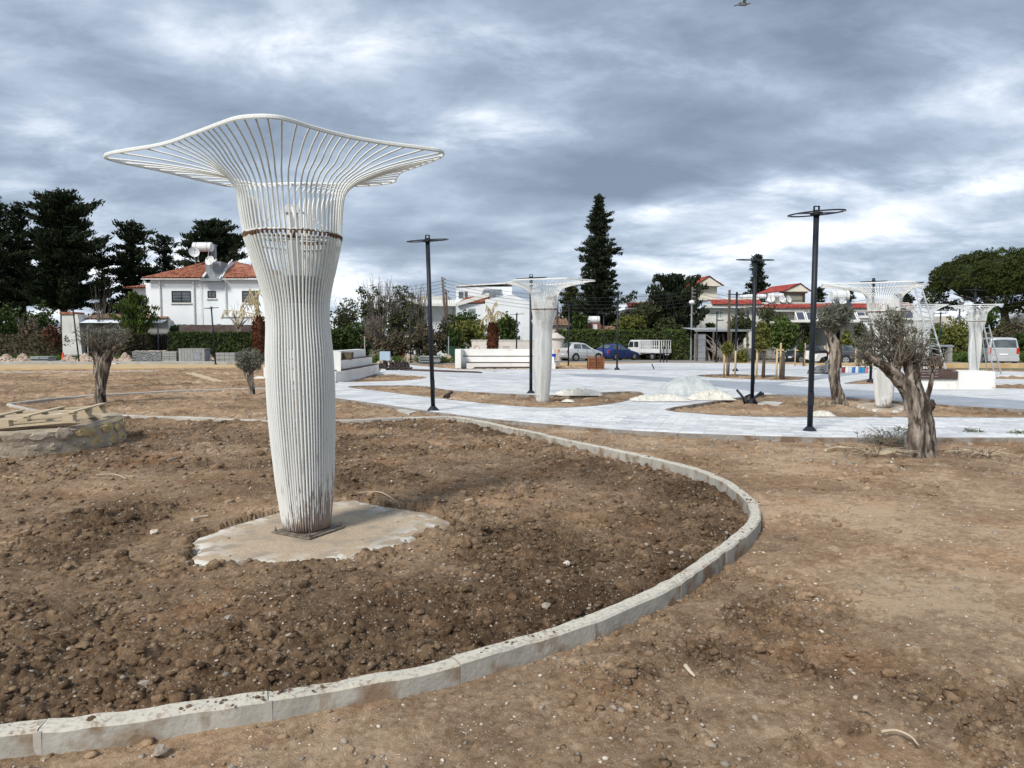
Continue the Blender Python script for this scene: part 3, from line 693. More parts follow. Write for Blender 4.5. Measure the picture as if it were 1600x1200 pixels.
def make_sculpture(label, loc, nr=62):
    t = thing('lattice_sculpture', label, 'sculpture', loc, 0, 'white lattice tree sculptures')
    for k in range(nr):
        a = 2 * PI * k / nr + .03 * math.sin(k * 7.3) * .4
        P = ribpath(a); P = catmull(P, 2)
        b = MB(); e = Vector((-math.sin(a), math.cos(a), 0)); V = []; m_ = len(P)
        for i, p in enumerate(P):
            T = (P[min(i + 1, m_ - 1)] - P[max(i - 1, 0)]).normalized(); nn = T.cross(e).normalized(); dr = .013 if p.z < 2.4 else (.0085 if p.z < 2.7 else .0063); dt = .0078 if p.z < 2.7 else .0066
            V += [p + nn * dr * u + e * dt * v for u, v in ((1, .4), (.5, 1), (-.5, 1), (-1, .4), (-1, -.4), (-.5, -1), (.5, -1), (1, -.4))]
        b.add(V, [(i * 8 + j, i * 8 + (j + 1) % 8, (i + 1) * 8 + (j + 1) % 8, (i + 1) * 8 + j) for i in range(m_ - 1) for j in range(8)] + [tuple(range(7, -1, -1)), tuple((m_ - 1) * 8 + j for j in range(8))])
        part('rib', b, PAINT, t, smooth=True)
    b = MB(); b.loop(rim_s, .006, .0165, 6); part('rim', b, PAINT, t, smooth=False)
    for z, r, w in ((2.405, .370, .010), (2.33, .340, .008), (1.13, .240, .005), (.72, .223, .005), (1.84, .228, .005)):
        b = MB(); b.loop([Vector((cxz(z) + r * shape(a, z) * math.cos(a), r * shape(a, z) * math.sin(a), z)) for a in [2 * PI * i / 48 for i in range(48)]], .012, w, 6); part('hoop', b, PAINT, t)
    b = MB(); n = 48; V = []                     # added pale sheet, makes the gaps between the waist ribs look light
    zs = [1.845, 1.92, 2.0, 2.06]; rr = [.218, .232, .250, .266]
    for z, r in zip(zs, rr): V += [Vector((cxz(z) + r * shape(a, z) * math.cos(a), r * shape(a, z) * math.sin(a), z)) for a in [2 * PI * i / n for i in range(n)]]
    for z, r in zip(reversed(zs), reversed(rr)): V += [Vector((cxz(z) + (r - .004) * shape(a, z) * math.cos(a), (r - .004) * shape(a, z) * math.sin(a), z)) for a in [2 * PI * i / n for i in range(n)]]
    b.add(V, [(i * n + j, i * n + (j + 1) % n, ((i + 1) % 8) * n + (j + 1) % n, ((i + 1) % 8) * n + j) for i in range(8) for j in range(n)]); part('pale_gap_sheet', b, PAINT, t, smooth=True)
    b = MB(); b.tube([(0, 0, .01), (-.036, 0, 1.4), (-.088, 0, 2.60)], .05, 4); b.box((-.088, 0, 2.61), (.10, .10, .06), .4); part('core_post', b, PAINT, t)
    for k in range(4):
        a = k * PI / 2 + .35; b = MB(); b.bar((-.088 + .04 * math.cos(a), .04 * math.sin(a), 2.62), (-.082 + .355 * math.cos(a), .355 * math.sin(a), 2.41), .014); b.bar((-.086 + .04 * math.cos(a), .04 * math.sin(a), 2.40), (-.082 + .355 * math.cos(a), .355 * math.sin(a), 2.40), .02); part('brace', b, PAINT, t)
    ang = math.atan2(.38, .2); b = MB(); b.box((0, 0, -.014), (.42, .42, .010), ang); b.box((.0, 0, -.004), (.35, .35, .008), ang + .03); part('base_plate', b, PLATE, t)
    for sx, sy in ((1, 1), (1, -1), (-1, 1), (-1, -1)):
        x, y = sx * .185, sy * .185; X, Y = x * math.cos(ang) - y * math.sin(ang), x * math.sin(ang) + y * math.cos(ang)
        b = MB(); b.cyl((X, Y, .0), .012, .022, 6); b.cyl((X, Y, .015), .005, .035, 6); part('anchor_bolt', b, PLATE, t)
    return t
sc0 = make_sculpture('large white steel lattice sculpture with rusty base in the near soil bed', (BASE.x, BASE.y, .035))
def wrap(t, zt=2.2):
    prof = [(r * 1.045 + .008 * math.sin(i * 2.1), z) for i, (z, r) in enumerate(PROF) if .02 < z < zt]
    b = MB(); b.lathe(prof[:], 22); b.f = b.f[:-2]; part('plastic_wrap', b, FILM, t, 'milky plastic film wrapped round the trunk', smooth=True)
p = G(846, 628, .03); sc2 = copy_tree(sc0, (p.x, p.y, .0), R(162), 'white lattice sculpture wrapped in plastic film beside the left black lamp post on the plaza'); wrap(sc2); sc2.scale = (.82, .82, .98)
p = G(1381, 637, .05); sc3 = copy_tree(sc0, (p.x, p.y, .05), R(8), 'white lattice sculpture in the narrow bed behind the big olive tree'); wrap(sc3, 1.3); sc3.scale = (.88, .88, .905)
copy_tree(sc0, (17.9, 31.0, 0), R(50), 'distant white lattice sculpture half hidden by the olive tree, ladder leaning on it')
p = W(1522, 560, 31.5); sc5 = copy_tree(sc0, (p.x, p.y, .0), R(100), 'farthest right white lattice sculpture standing behind the white bench wall'); wrap(sc5); sc5.scale = (.9, .9, 1)

# ---------------------------------------------------------------- lamp posts
LAMPM = mat('anthracite_paint', (.010, .014, .020), (.016, .020, .027), scale=9, rough=.5, spec=.3)
LENS = mat('lamp_lens', (.45, .43, .40), rough=.3)
def make_lamp(label, loc, rz=0.0, tilt=(0, 0), h=3.71):
    t = thing('lamp_post', label, 'lamp post', loc, rz, 'black lamp posts with ring heads'); t.rotation_euler = (tilt[0], tilt[1], rz)
    b = MB(); b.cyl((0, 0, h / 2 + .05), .046, h - .1, 16); part('pole', b, LAMPM, t, smooth=True)
    b = MB(); b.lathe([(.135, .0), (.138, .045), (.12, .075), (.066, .135), (.05, .15)], 12); part('base_cover', b, LAMPM, t)
    b = MB(); b.cyl((0, 0, h + .03), .06, .03, 16); b.cyl((0, 0, h - .02), .056, .06, 16)
    for s in (-1, 1): b.box((s * .04, 0, h + .075), (.012, .05, .07))
    b.box((0, 0, h + .11), (.092, .05, .012)); part('cap', b, LAMPM, t)
    b = MB(); n = 40; Rr = .45; w = .045; V = []
    for i in range(n):
        a = 2 * PI * i / n
        for rr, zz in ((Rr, .006), (Rr - w, .006), (Rr - w, -.012), (Rr, -.012)): V.append((rr * math.cos(a), rr * math.sin(a), zz))
    b.add(V, [(i * 4 + j, i * 4 + (j + 1) % 4, ((i + 1) % n) * 4 + (j + 1) % 4, ((i + 1) % n) * 4 + j) for i in range(n) for j in range(4)])
    b.box((0, 0, -.002), (2 * Rr - w, .05, .016)); b.cyl((0, 0, -.01), .10, .035, 20)
    hd = part('ring_head', b, LAMPM, t, smooth=False); hd.location = (0, 0, h - .0); hd.rotation_euler = (R(1.5), R(-5), R(20))
    b = MB(); b.loop([((Rr - w / 2) * math.cos(2 * PI * i / n), (Rr - w / 2) * math.sin(2 * PI * i / n), -.0135) for i in range(n)], .013, .002, 4); l = part('light_strip', b, LENS, hd)
    b = MB(); b.box((0, -.047, .62), (.07, .012, .22)); part('service_door', b, LAMPM, t)
    return t
p = G(1265, 678); lamp0 = make_lamp('tallest black ring headed lamp post at the near edge of the white path', (p.x, p.y, -.02), 0, (0, R(.25)))
for px, py, z, lb, ty, rz in [
    (677, 645, 0, 'slightly leaning black lamp post with ring head at the left end of the near path', -1.6, .5),
    (829.5, 617, .0, 'thin black lamp post directly behind the film wrapped sculpture', 0, .2),
    (1175, 631, .0, 'black lamp post with bent black conduit stubs at its foot in the right hand bed', .3, 1.1),
    (964, 578, .05, 'black lamp post on the plaza in front of the parked blue car', .3, .3),
    (1149, 580, .05, 'black lamp post just behind the left staked young tree', 0, .8),
    (1360, 598, .0, 'black lamp post rising beside the lattice sculpture behind the olive tree', 0, .4),
    (1519, 582, .1, 'black lamp post in front of the farthest right sculpture and the umbrella pine', 0, 1.3),
    (124, 569, -.1, 'leftmost black lamp post on the sand strip left of the olive tree', -4, .2),
    (337, 571, -.1, 'black lamp post before the white two storey house', -3, .9),
    (642, 567, -.1, 'thin black lamp post before the overgrown shrubs and rubble', -1, .5),
    (888, 574, -.1, 'black lamp post in front of the silver hatchback', .5, .1),
    (942, 566, -.15, 'black lamp post between the silver car and the blue car', 1, .7),
    (1119, 566, -.15, 'black lamp post in front of the tin roofed shed', 0, .6),
    (1467, 566, -.15, 'far black lamp post between the two right hand sculptures', 0, .0)]:
    p = G(px, py, z); o = copy_tree(lamp0, (p.x, p.y, z), None, lb); o.rotation_euler = (0, R(ty), rz); o.scale = (1, 1, {829.5: .90, 1175: .955}.get(px, 1))
p = W(807, 545, 46); o = copy_tree(lamp0, (p.x, p.y, -.2), None, 'thin black lamp post rising behind the right hand stepped seating wall'); o.scale = (1, 1, .92)
# the far lamps stand on ground a little lower than the plaza, so they are the same posts
# bent conduit stubs
p = G(1172, 632)
for k, (dx, dy, ex, ey) in enumerate([(-.12, 0, -.2, .05), (.05, -.05, .2, .0), (.1, .05, .28, .1), (-.03, .1, .12, .2)]):
    b = MB(); b.tube([(0, 0, 0), (dx * .5, dy, .18), (ex, ey, .36 - .05 * k)], .03, 8); solo('conduit_pipe', b, LAMPM, ['black conduit stub bending left at the foot of the right bed lamp post', 'black conduit stub rising closest in front of the right bed lamp post', 'black conduit stub bending farthest right at the right bed lamp post', 'black conduit stub behind the foot of the right bed lamp post'][k], 'pipe', (p.x + dx, p.y + dy, 0), group='conduit stubs in the right bed', smooth=True)
FOOT = mat('footing_concrete', (.40, .39, .36), (.52, .50, .46), scale=4, rough=.9, bump=.2, c3=(.3, .24, .17), s3=5)
for pts, lb in (([(1290, 674), (1345, 674), (1385, 685), (1322, 687)], 'flat concrete footing slab beside the tall lamp post'),
                ([(620, 640), (655, 634), (672, 638), (640, 646)], 'flat concrete footing slab beside the leaning lamp post'),
                ([(1183, 630), (1193, 627), (1227, 628), (1217, 632.5)], 'thin concrete slab lying in the right bed')):
    P = [G(a, b_, .03) for a, b_ in pts]; c = sum(P, Vector()) / 4; b = MB(); b.prism([(q.x - c.x, q.y - c.y) for q in reversed(P)], -.08, .0); solo('concrete_slab', b, FOOT, lb, 'concrete slab', (c.x, c.y, .035))

# ---------------------------------------------------------------- leaves
def leaves(name, C, per, spread, size, aspect, m, parent=None, seed=0, flat=0.0, dirs=None, **kw):
    g = np.random.default_rng(seed); C = np.asarray(C, dtype=float); n = len(C) * per
    P = np.repeat(C, per, 0); d = g.normal(0, 1, (n, 3)); d /= np.linalg.norm(d, axis=1)[:, None]; P = P + d * (g.uniform(0, 1, (n, 1)) ** .5) * np.asarray(spread)
    a = g.normal(0, 1, (n, 3)); a[:, 2] = a[:, 2] * (1 - flat) + flat * .2
    if dirs is not None: a = a * .45 + np.repeat(np.asarray(dirs, dtype=float), per, 0)
    a /= np.linalg.norm(a, axis=1)[:, None]
    b = np.cross(a, g.normal(0, 1, (n, 3))); b /= np.linalg.norm(b, axis=1)[:, None] + 1e-9
    s = size * g.uniform(.6, 1.3, (n, 1)); a = a * s; b = b * s * aspect
    V = np.stack([P - a, P - b * .9 + a * .1, P + a, P + b * .9 + a * .1], 1).reshape(-1, 3); F = np.arange(n * 4).reshape(-1, 4)
    return link(name, np_mesh(name, V, F, m), parent, **kw)
def LM(name, c1, c2, **k): return mat(name, c1, c2, scale=k.pop('scale', .8), rough=.75, spec=.15, island=.55, transl=.12, **k)
DARK = LM('dark_conifer_leaves', (.010, .016, .009), (.034, .047, .021))
CYP = LM('cypress_leaves', (.013, .020, .011), (.042, .056, .028))
PINE = LM('stone_pine_needles', (.020, .030, .006), (.062, .078, .018))
OLIVE = LM('olive_leaves', (.065, .072, .048), (.25, .255, .20), scale=3)
GREEN = LM('green_leaves', (.022, .040, .010), (.070, .100, .026))
MID = LM('dull_green_leaves', (.030, .040, .016), (.085, .095, .040))
YEL = LM('yellow_green_leaves', (.075, .085, .018), (.19, .19, .05))
HEDGE = LM('hedge_leaves', (.038, .060, .014), (.110, .150, .038))
BROWNH = LM('brown_hedge_leaves', (.055, .048, .026), (.135, .115, .070))
DRY = LM('dry_leaves', (.10, .075, .05), (.20, .155, .10))
GRASSM = LM('grass_blades', (.035, .07, .012), (.10, .15, .035))
STRAW = mat('dead_frond', (.34, .28, .15), (.50, .43, .27), scale=3, rough=.9)
FIRE = LM('rusty_palm_bark', (.055, .020, .011), (.13, .05, .025))
BARK = mat('bark', (.075, .060, .046), (.16, .135, .11), scale=6, rough=.95, bump=1.0, bscale=18, stretch=(1, 1, .25))
OBARK = mat('olive_bark', (.085, .066, .052), (.31, .265, .22), ramp=(.42, .58), scale=9, rough=.95, bump=1.6, bscale=22, stretch=(1, 1, .22), c3=(.035, .027, .02), s3=13, r3=(.50, .62))
TWIG = mat('twigs', (.10, .085, .07), (.2, .17, .14), rough=.9)
def inellips(g, n, r, lo=0.0):
    d = g.normal(0, 1, (n, 3)); d /= np.linalg.norm(d, axis=1)[:, None]; return d * (g.uniform(lo ** 3, 1, (n, 1)) ** (1 / 3)) * np.asarray(r)

def gnarl(mb_, pts, rad, n=18, amp=.22, seed=0, sub=5, twist=2.5):
    P = catmull(pts, sub); k = len(P); rad = list(rad) + [rad[-1] * .8] * 4; rr = [rad[min(len(rad) - 1, int(i / sub))] * (1 - (i % sub) / sub) + rad[min(len(rad) - 1, int(i / sub) + 1)] * ((i % sub) / sub) for i in range(k)]
    def wob(t, th, p):
        q2 = Vector((math.cos(th + t * twist) * 4.5, math.sin(th + t * twist) * 4.5, t * 3.0 + seed))
        q = Vector((math.cos(th + t * twist) * 1.6, math.sin(th + t * twist) * 1.6, t * 2.2 + seed))
        v = mnoise.noise(q) + .5 * mnoise.noise(q * 2.3) + .25 * math.sin(5 * (th + t * twist) + 3 * mnoise.noise(q * .7))
        return 1 + amp * v - .34 * amp * (1 - abs(mnoise.noise(q2)) * 2.4) ** 3 + .10 * mnoise.noise(Vector((math.cos(th) * 3.2, math.sin(th) * 3.2, p.z * 13 + seed))) + .05 * mnoise.noise(Vector((math.cos(th) * 7, math.sin(th) * 7, p.z * 26 + seed)))
    mb_.tube(P, rr, n, True, wob)
def olive(label, loc, trunk, crowns, seed, leaf=(.05, .016), dens=1.0, twigs=60, lean=0, per=15):
    t = thing('olive_tree', label, 'olive tree', loc, 0, 'transplanted olive trees'); g = np.random.default_rng(seed)
    b = MB()
    for i, (pts, rad) in enumerate(trunk): gnarl(b, pts, rad, 44, .30, seed + i * 3, 9)
    part('trunk', b, OBARK, t, smooth=True)
    C = []; tw = MB()
    for (c, r, n, org) in crowns:
        q = inellips(g, int(n * dens), np.asarray(r) * 1.12, .1) + np.asarray(c); C.append(q)
        for k in range(int(twigs * .01 * n) + 3):
            e = q[g.integers(len(q))]; o = np.asarray(org) + g.normal(0, .03, 3); m_ = (o + e) / 2 + g.normal(0, .05, 3)
            tw.tube([tuple(o), tuple(m_), tuple(e), tuple(e + (e - m_) * .25 + np.array([0, 0, .03]))], [.010, .006, .0035, .0015], 4)
    part('twig', tw, TWIG, t, kind='stuff')
    leaves('foliage', np.concatenate(C), per, .09 if per > 12 else .055, leaf[0], leaf[1] / leaf[0], OLIVE, t, seed)
    return t
# big olive on the right (about 10 m away)
p = G(1440, 712); Y0 = p.y
def lo(px, py, dy=0.0):
    w = W(px, py, Y0 + dy); return (w.x - p.x, w.y - p.y, w.z)
olive('big gnarled olive tree leaning left in front of the white path at the right', (p.x, p.y, 0),
      [([lo(1438, 722), lo(1438, 700), lo(1437, 660, .02), lo(1425, 620, .0), lo(1405, 592, -.02), lo(1383, 572, -.1), lo(1366, 562, -.12), lo(1352, 550, -.12)], [.18, .145, .13, .115, .09, .065, .05, .03]),
       ([lo(1446, 720), lo(1446, 690, .05), lo(1442, 655, .08), lo(1434, 620, .1), lo(1424, 585, .1), lo(1418, 560, .1), lo(1408, 535, .12)], [.125, .115, .105, .10, .085, .07, .05, .03]),
       ([lo(1426, 718), lo(1428, 690, -.08), lo(1432, 660, -.08), lo(1424, 630, -.08), lo(1420, 600, 0), lo(1436, 575, 0), lo(1432, 552, 0)], [.13, .11, .10, .09, .07, .05, .035, .02]),
       ([lo(1448, 625, .05), lo(1453, 605, .05), lo(1457, 585, .05), lo(1463, 565, .05)], [.035, .03, .024, .016]),
       ([lo(1452, 640, .0), lo(1456, 632, -.05), lo(1455, 625, -.06)], [.05, .045, .03])],
      [(lo(1402, 528, 0), (.24, .24, .24), 90, lo(1400, 575)), (lo(1360, 553, 0), (.18, .2, .20), 80, lo(1366, 562)), (lo(1352, 530, 0), (.13, .2, .14), 40, lo(1366, 560)), (lo(1388, 502, 0), (.17, .2, .17), 80, lo(1405, 545)), (lo(1370, 520, 0), (.2, .2, .16), 50, lo(1385, 555)),
       (lo(1432, 540, 0), (.22, .24, .22), 80, lo(1432, 560)), (lo(1462, 552, 0), (.20, .2, .12), 30, lo(1457, 575)), (lo(1405, 490), (.13, .13, .13), 30, lo(1405, 530))], 11, (.022, .008), .85, per=8)
p = G(1310, 634); Y0 = p.y
olive('slim olive tree with round clipped crown in the bed behind the tall lamp post', (p.x, p.y, 0),
      [([lo(1313, 640), lo(1311, 625), lo(1306, 600), lo(1303, 575), lo(1306, 550), lo(1300, 530), lo(1292, 515)], [.18, .15, .125, .12, .13, .10, .07, .05]),
       ([lo(1308, 575, .1), lo(1308, 550, .1), lo(1302, 528, .1), lo(1304, 510, .1)], [.09, .09, .07, .05])],
      [(lo(1300, 497), (.36, .33, .28), 170, lo(1300, 520)), (lo(1312, 488), (.26, .25, .2), 70, lo(1302, 512))], 23, (.04, .013), 1.4)
p = G(157, 629); Y0 = p.y
olive('bare headed olive tree with forked trunk on the left tilled ground', (p.x, p.y, 0),
      [([lo(156, 636), lo(156, 615), lo(160, 585), lo(164, 565), lo(176, 548), lo(192, 538)], [.145, .125, .12, .125, .085, .06, .04]),
       ([lo(155, 590, .05), lo(154, 565, .05), lo(150, 548, .05), lo(146, 537, .05)], [.11, .11, .09, .06, .05]),
       ([lo(162, 580), lo(167, 560), lo(170, 545)], [.06, .06, .05, .03])],
      [(lo(148, 524), (.42, .4, .24), 60, lo(150, 545)), (lo(178, 526), (.42, .4, .2), 50, lo(172, 545)), (lo(165, 518), (.5, .4, .2), 30, lo(160, 545))], 31, (.04, .009), .9, 160, per=11)
p = G(392, 616); Y0 = p.y
olive('small young olive tree just left of the near sculpture trunk', (p.x, p.y, 0),
      [([lo(393, 620), lo(393, 605), lo(392, 585), lo(394, 572)], [.10, .08, .07, .06, .04]), ([lo(391, 600), lo(384, 585), lo(381, 572)], [.05, .045, .04, .03])],
      [(lo(392, 562), (.36, .3, .28), 130, lo(392, 580)), (lo(382, 565), (.2, .2, .2), 40, lo(384, 580))], 37, (.04, .012), 1.3)

# ---------------------------------------------------------------- staked saplings
STAKE = mat('pine_stake', (.40, .29, .16), (.55, .42, .25), scale=6, rough=.8, stretch=(1, 1, .2), obj=.4)
def sapling(label, px, py, stakes, crown, cm, seed, th=.8, tr=.04):
    p = G(px, py, .05); Y0 = p.y; t = thing('staked_tree', label, 'young tree', (p.x, p.y, .03), 0, 'staked young trees on the plaza'); s = Y0 / FPX
    g = np.random.default_rng(seed)
    for (sx, top, dy) in stakes:
        b = MB(); x = (sx - px) * s; h = W(px, top, Y0).z; b.tube([(x, dy, -.05), (x + .01, dy, h)], .038, 8); part('stake', b, STAKE, t, smooth=True)
    xs = [(a[0] - px) * s for a in stakes]; b = MB(); z = W(px, 548, Y0).z
    b.bar((min(xs), stakes[0][2] - .05, z), (max(xs), stakes[0][2] - .05, z), .03, .07); part('cross_rail', b, STAKE, t)
    b = MB(); (cpx, cpy, rw, rh) = crown; c = ((cpx - px) * s, 0, W(cpx, cpy, Y0).z); b.tube([(0, 0, -.05), (.03, 0, th), (c[0], 0, c[2])], [tr, tr * .7, tr * .3], 7); part('trunk', b, BARK, t, smooth=True)
    if rw: leaves('foliage', inellips(g, 90, (rw * s, rw * s, rh * s)) + np.array(c), 16, .12, .10, .3, cm, t, seed)
    return t
sapling('young tree between three light wooden stakes, left of the group', 1138, 587, [(1131, 544, 0), (1139, 541, .3), (1146, 549, -.2)], (1136, 545, 5, 8), YEL, 1)
sapling('feathery yellow green young tree staked in the middle of the group', 1192, 589, [(1182, 545, 0), (1198, 545, .3)], (1189, 527, 12, 26), YEL, 2, 1.0, .07)
sapling('right staked tree with thick brown trunk and two light stakes', 1222, 591, [(1213, 546, 0), (1223, 537, .3)], (1222, 552, 0, 8), YEL, 3, 1.0, .1)
sapling('thin young tree with stakes behind the tall near lamp post', 1255, 572, [(1257, 537, 0), (1242, 545, 0)], (1250, 545, 3, 6), GREEN, 4)
sapling('young tree with wooden stakes right of the slim olive', 1341, 578, [(1336, 546, 0), (1342, 548, .3), (1348, 560, 0)], (1342, 528, 10, 24), MID, 5, 1.0, .05)
# ---------------------------------------------------------------- background trees
def bough_tree(name, label, cat, px, Y, top, half, m, seed, prof, nb, bare=0.12, size=.3, per=16, gz=-.2, trunk=.3, up=.25, group=None, spread=.45, x0=None):
    q = W(px, top, Y); H = q.z - gz; hw = half * Y / FPX; g = np.random.default_rng(seed); rr = random.Random(seed)
    t = thing(name, label, cat, (q.x, Y, gz), 0, group)
    b = MB(); b.tube([(0, 0, 0), (.1, 0, H * .4), (-.1, 0, H * .8), (0, 0, H * .97)], [trunk, trunk * .75, trunk * .35, trunk * .08], 9); C = []; D_ = []
    for i in range(nb):
        h = bare + (1 - bare) * ((i + rr.random()) / nb); R0 = prof(h) * hw * rr.choice((.5, .74, .9, 1.0, 1.28)); a = i * 2.4 + rr.uniform(-.5, .5)
        z0 = h * H; rise = up * R0 * rr.uniform(.2, 1.3); P = []
        for k in range(5):
            s = k / 4; P.append((math.cos(a) * R0 * s, math.sin(a) * R0 * s, min(H * 1.0, z0 + rise * s * s - .16 * R0 * s)))
        if R0 > .5: b.tube(P, [trunk * .28 * (1 - h * .6), trunk * .2 * (1 - h * .6), trunk * .13 * (1 - h * .6), .04, .02], 5)
        n = max(3, int(R0 * 4.0))
        for k in range(n):
            s = .18 + .82 * (k + rr.random()) / n; s = min(s, 1); i0 = min(3, int(s * 4)); f = s * 4 - i0
            c = Vector(P[i0]).lerp(Vector(P[i0 + 1]), f); sg = .035 * hw + .04; C.append((c.x + rr.gauss(0, sg), c.y + rr.gauss(0, sg), c.z + rr.gauss(0, .10))); D_.append(tuple((Vector(P[i0 + 1]) - Vector(P[i0])).normalized() + Vector((0, 0, .25 + up * .5))))
    part('trunk', b, BARK, t)
    leaves('foliage', C, per, (spread, spread, spread * .5), size, .34, m, t, seed, dirs=D_)
    return t
cone = lambda h: max(.03, (1 - h)) ** .75
def rnd_top(h): return max(.05, math.sin(min(1, h * 1.02) * PI * .62 + .75)) if h < 1 else .1
dome = lambda h: max(.12, math.sqrt(max(0, 1 - (max(0, h - .45) / .56) ** 2)))
spiky = lambda h: (.75 + .25 * math.sin(h * 22)) * max(.1, math.sqrt(max(0, 1 - (max(0, h - .35) / .66) ** 2)))
G1 = 'dark conifers behind the white house'
for (px, Y, top, half, nb, pr, lb, sd, bare) in [
    (-20, 78, 305, 62, 120, spiky, 'dark conifer cut off by the left edge of the picture', 1, .1),
    (92, 80, 303, 80, 170, spiky, 'tallest broad dark conifer left of the white house', 2, .30),
    (205, 84, 347, 44, 80, spiky, 'spiky topped dark conifer behind the left end of the house roof', 3, .26),
    (256, 88, 368, 30, 60, spiky, 'lower dark conifer between the spiky one and the rounded one', 4, .1),
    (332, 84, 346, 60, 140, dome, 'rounded dark conifer behind the roof water tank', 5, .1),
    (28, 84, 322, 36, 70, spiky, 'dark conifer squeezed between the leftmost and the tallest conifer', 6, .34),
    (160, 92, 400, 30, 36, spiky, 'low dark conifer filling the gap beside the tallest conifer', 7, .15)]:
    bough_tree('conifer_tree', lb, 'tree', px, Y, top, half, DARK, sd, pr, nb, bare, .26, 22, group=G1, trunk=.45, spread=.62, up=.45)
cyp = lambda h: .92 * (1 - h) ** .62 * (1 + .3 * math.sin(h * 17)) if h > .3 else (1.0 if h > .12 else .6)
bough_tree('cypress_tree', 'very tall narrow ragged dark conifer behind the parked cars', 'tree', 936, 74, 308, 41, CYP, 11, lambda h: (.80 * (1 - (h - .3) / .7) ** .55 + .10 * math.sin(h * 31)) if h > .34 else 1.05 + .2 * math.sin(h * 20), 300, .06, .20, 20, trunk=.35, spread=.34, up=.35)
bough_tree('conifer_tree', 'small dark pyramidal conifer between the two red gabled towers', 'tree', 1184, 92, 400, 26, CYP, 12, lambda h: .95 * (1 - h) ** .6 + .1, 80, .3, .25, 22, trunk=.3, spread=.5)
bough_tree('broadleaf_tree', 'bushy dark green tree in front of the cream gabled tower', 'tree', 1055, 70, 434, 52, CYP, 13, spiky, 130, .22, .24, 22, trunk=.4, spread=.55, up=.9)
bough_tree('shrub', 'dark green shrub tree left of the white pickup truck and below the red roof', 'tree', 1010, 69, 478, 36, MID, 14, dome, 60, .1, .24, 24, trunk=.2, spread=.6)
bough_tree('conifer_tree', 'small dark conifer right of the far right tower behind the big lamp post', 'tree', 1280, 96, 450, 18, DARK, 15, spiky, 40, .2, .25, 18, trunk=.2, spread=.5)
bough_tree('conifer_tree', 'small dark tree behind the water tank on the bungalow', 'tree', 1326, 80, 455, 12, DARK, 16, spiky, 36, .2, .22, 18, trunk=.2, spread=.45)
bough_tree('broadleaf_tree', 'dark tree seen through the lattice head behind the olive', 'tree', 1415, 84, 458, 16, DARK, 17, dome, 40, .3, .24, 18, trunk=.2, spread=.5)
bough_tree('broadleaf_tree', 'leafy tree behind the film wrapped sculpture, left of the tall conifer', 'tree', 893, 78, 448, 22, MID, 18, dome, 60, .2, .24, 22, trunk=.2, spread=.55)

# umbrella pine
def umbrella():
    Y = 74; q = W(1560, 388, Y); t = thing('umbrella_pine', 'huge rounded umbrella pine with dense green crown at the right edge', 'tree', (q.x, Y, -.2)); s = Y / FPX
    g = np.random.default_rng(5); b = MB(); b.tube([(1.5, 0, 0), (1.2, 0, 3), (.8, 0, 5)], [.5, .42, .35], 10)
    for k in range(9):
        a = k * .7; r = 4.2; b.tube([(.8, 0, 4.6), (.8 + math.cos(a) * r * .5, math.sin(a) * r * .5, 5.5), (.4 + math.cos(a) * r, math.sin(a) * r, 6.6)], [.22, .14, .07], 6)
    part('trunk', b, BARK, t)
    C = []; B2 = []
    cz = W(1560, 462, Y).z + .2; top = q.z
    for i in range(210):
        d = g.normal(0, 1, 3); d /= np.linalg.norm(d); d[2] = abs(d[2]) if g.uniform() < .88 else -abs(d[2]) * .4
        c = np.array([d[0] * 102 * s * .90, d[1] * 6.2, cz + d[2] * (top - cz - .5)]); rr = g.uniform(.55, 1.0)
        e = g.normal(0, 1, (90, 3)); e /= np.linalg.norm(e, axis=1)[:, None]; e = e[e[:, 2] > -.6]; C.append(c + e * rr * np.array([1, 1, .8]))
    C = np.concatenate(C)
    leaves('foliage', C, 3, .16, .15, .4, PINE, t, 4)
    b = MB(); b.ico((0, 0, cz + (top - cz) * .38), (102 * s * .72, 4.4, (top - cz) * .42), 3, .12, 0, 4); part('crown_core', b, CYP, t)
umbrella()

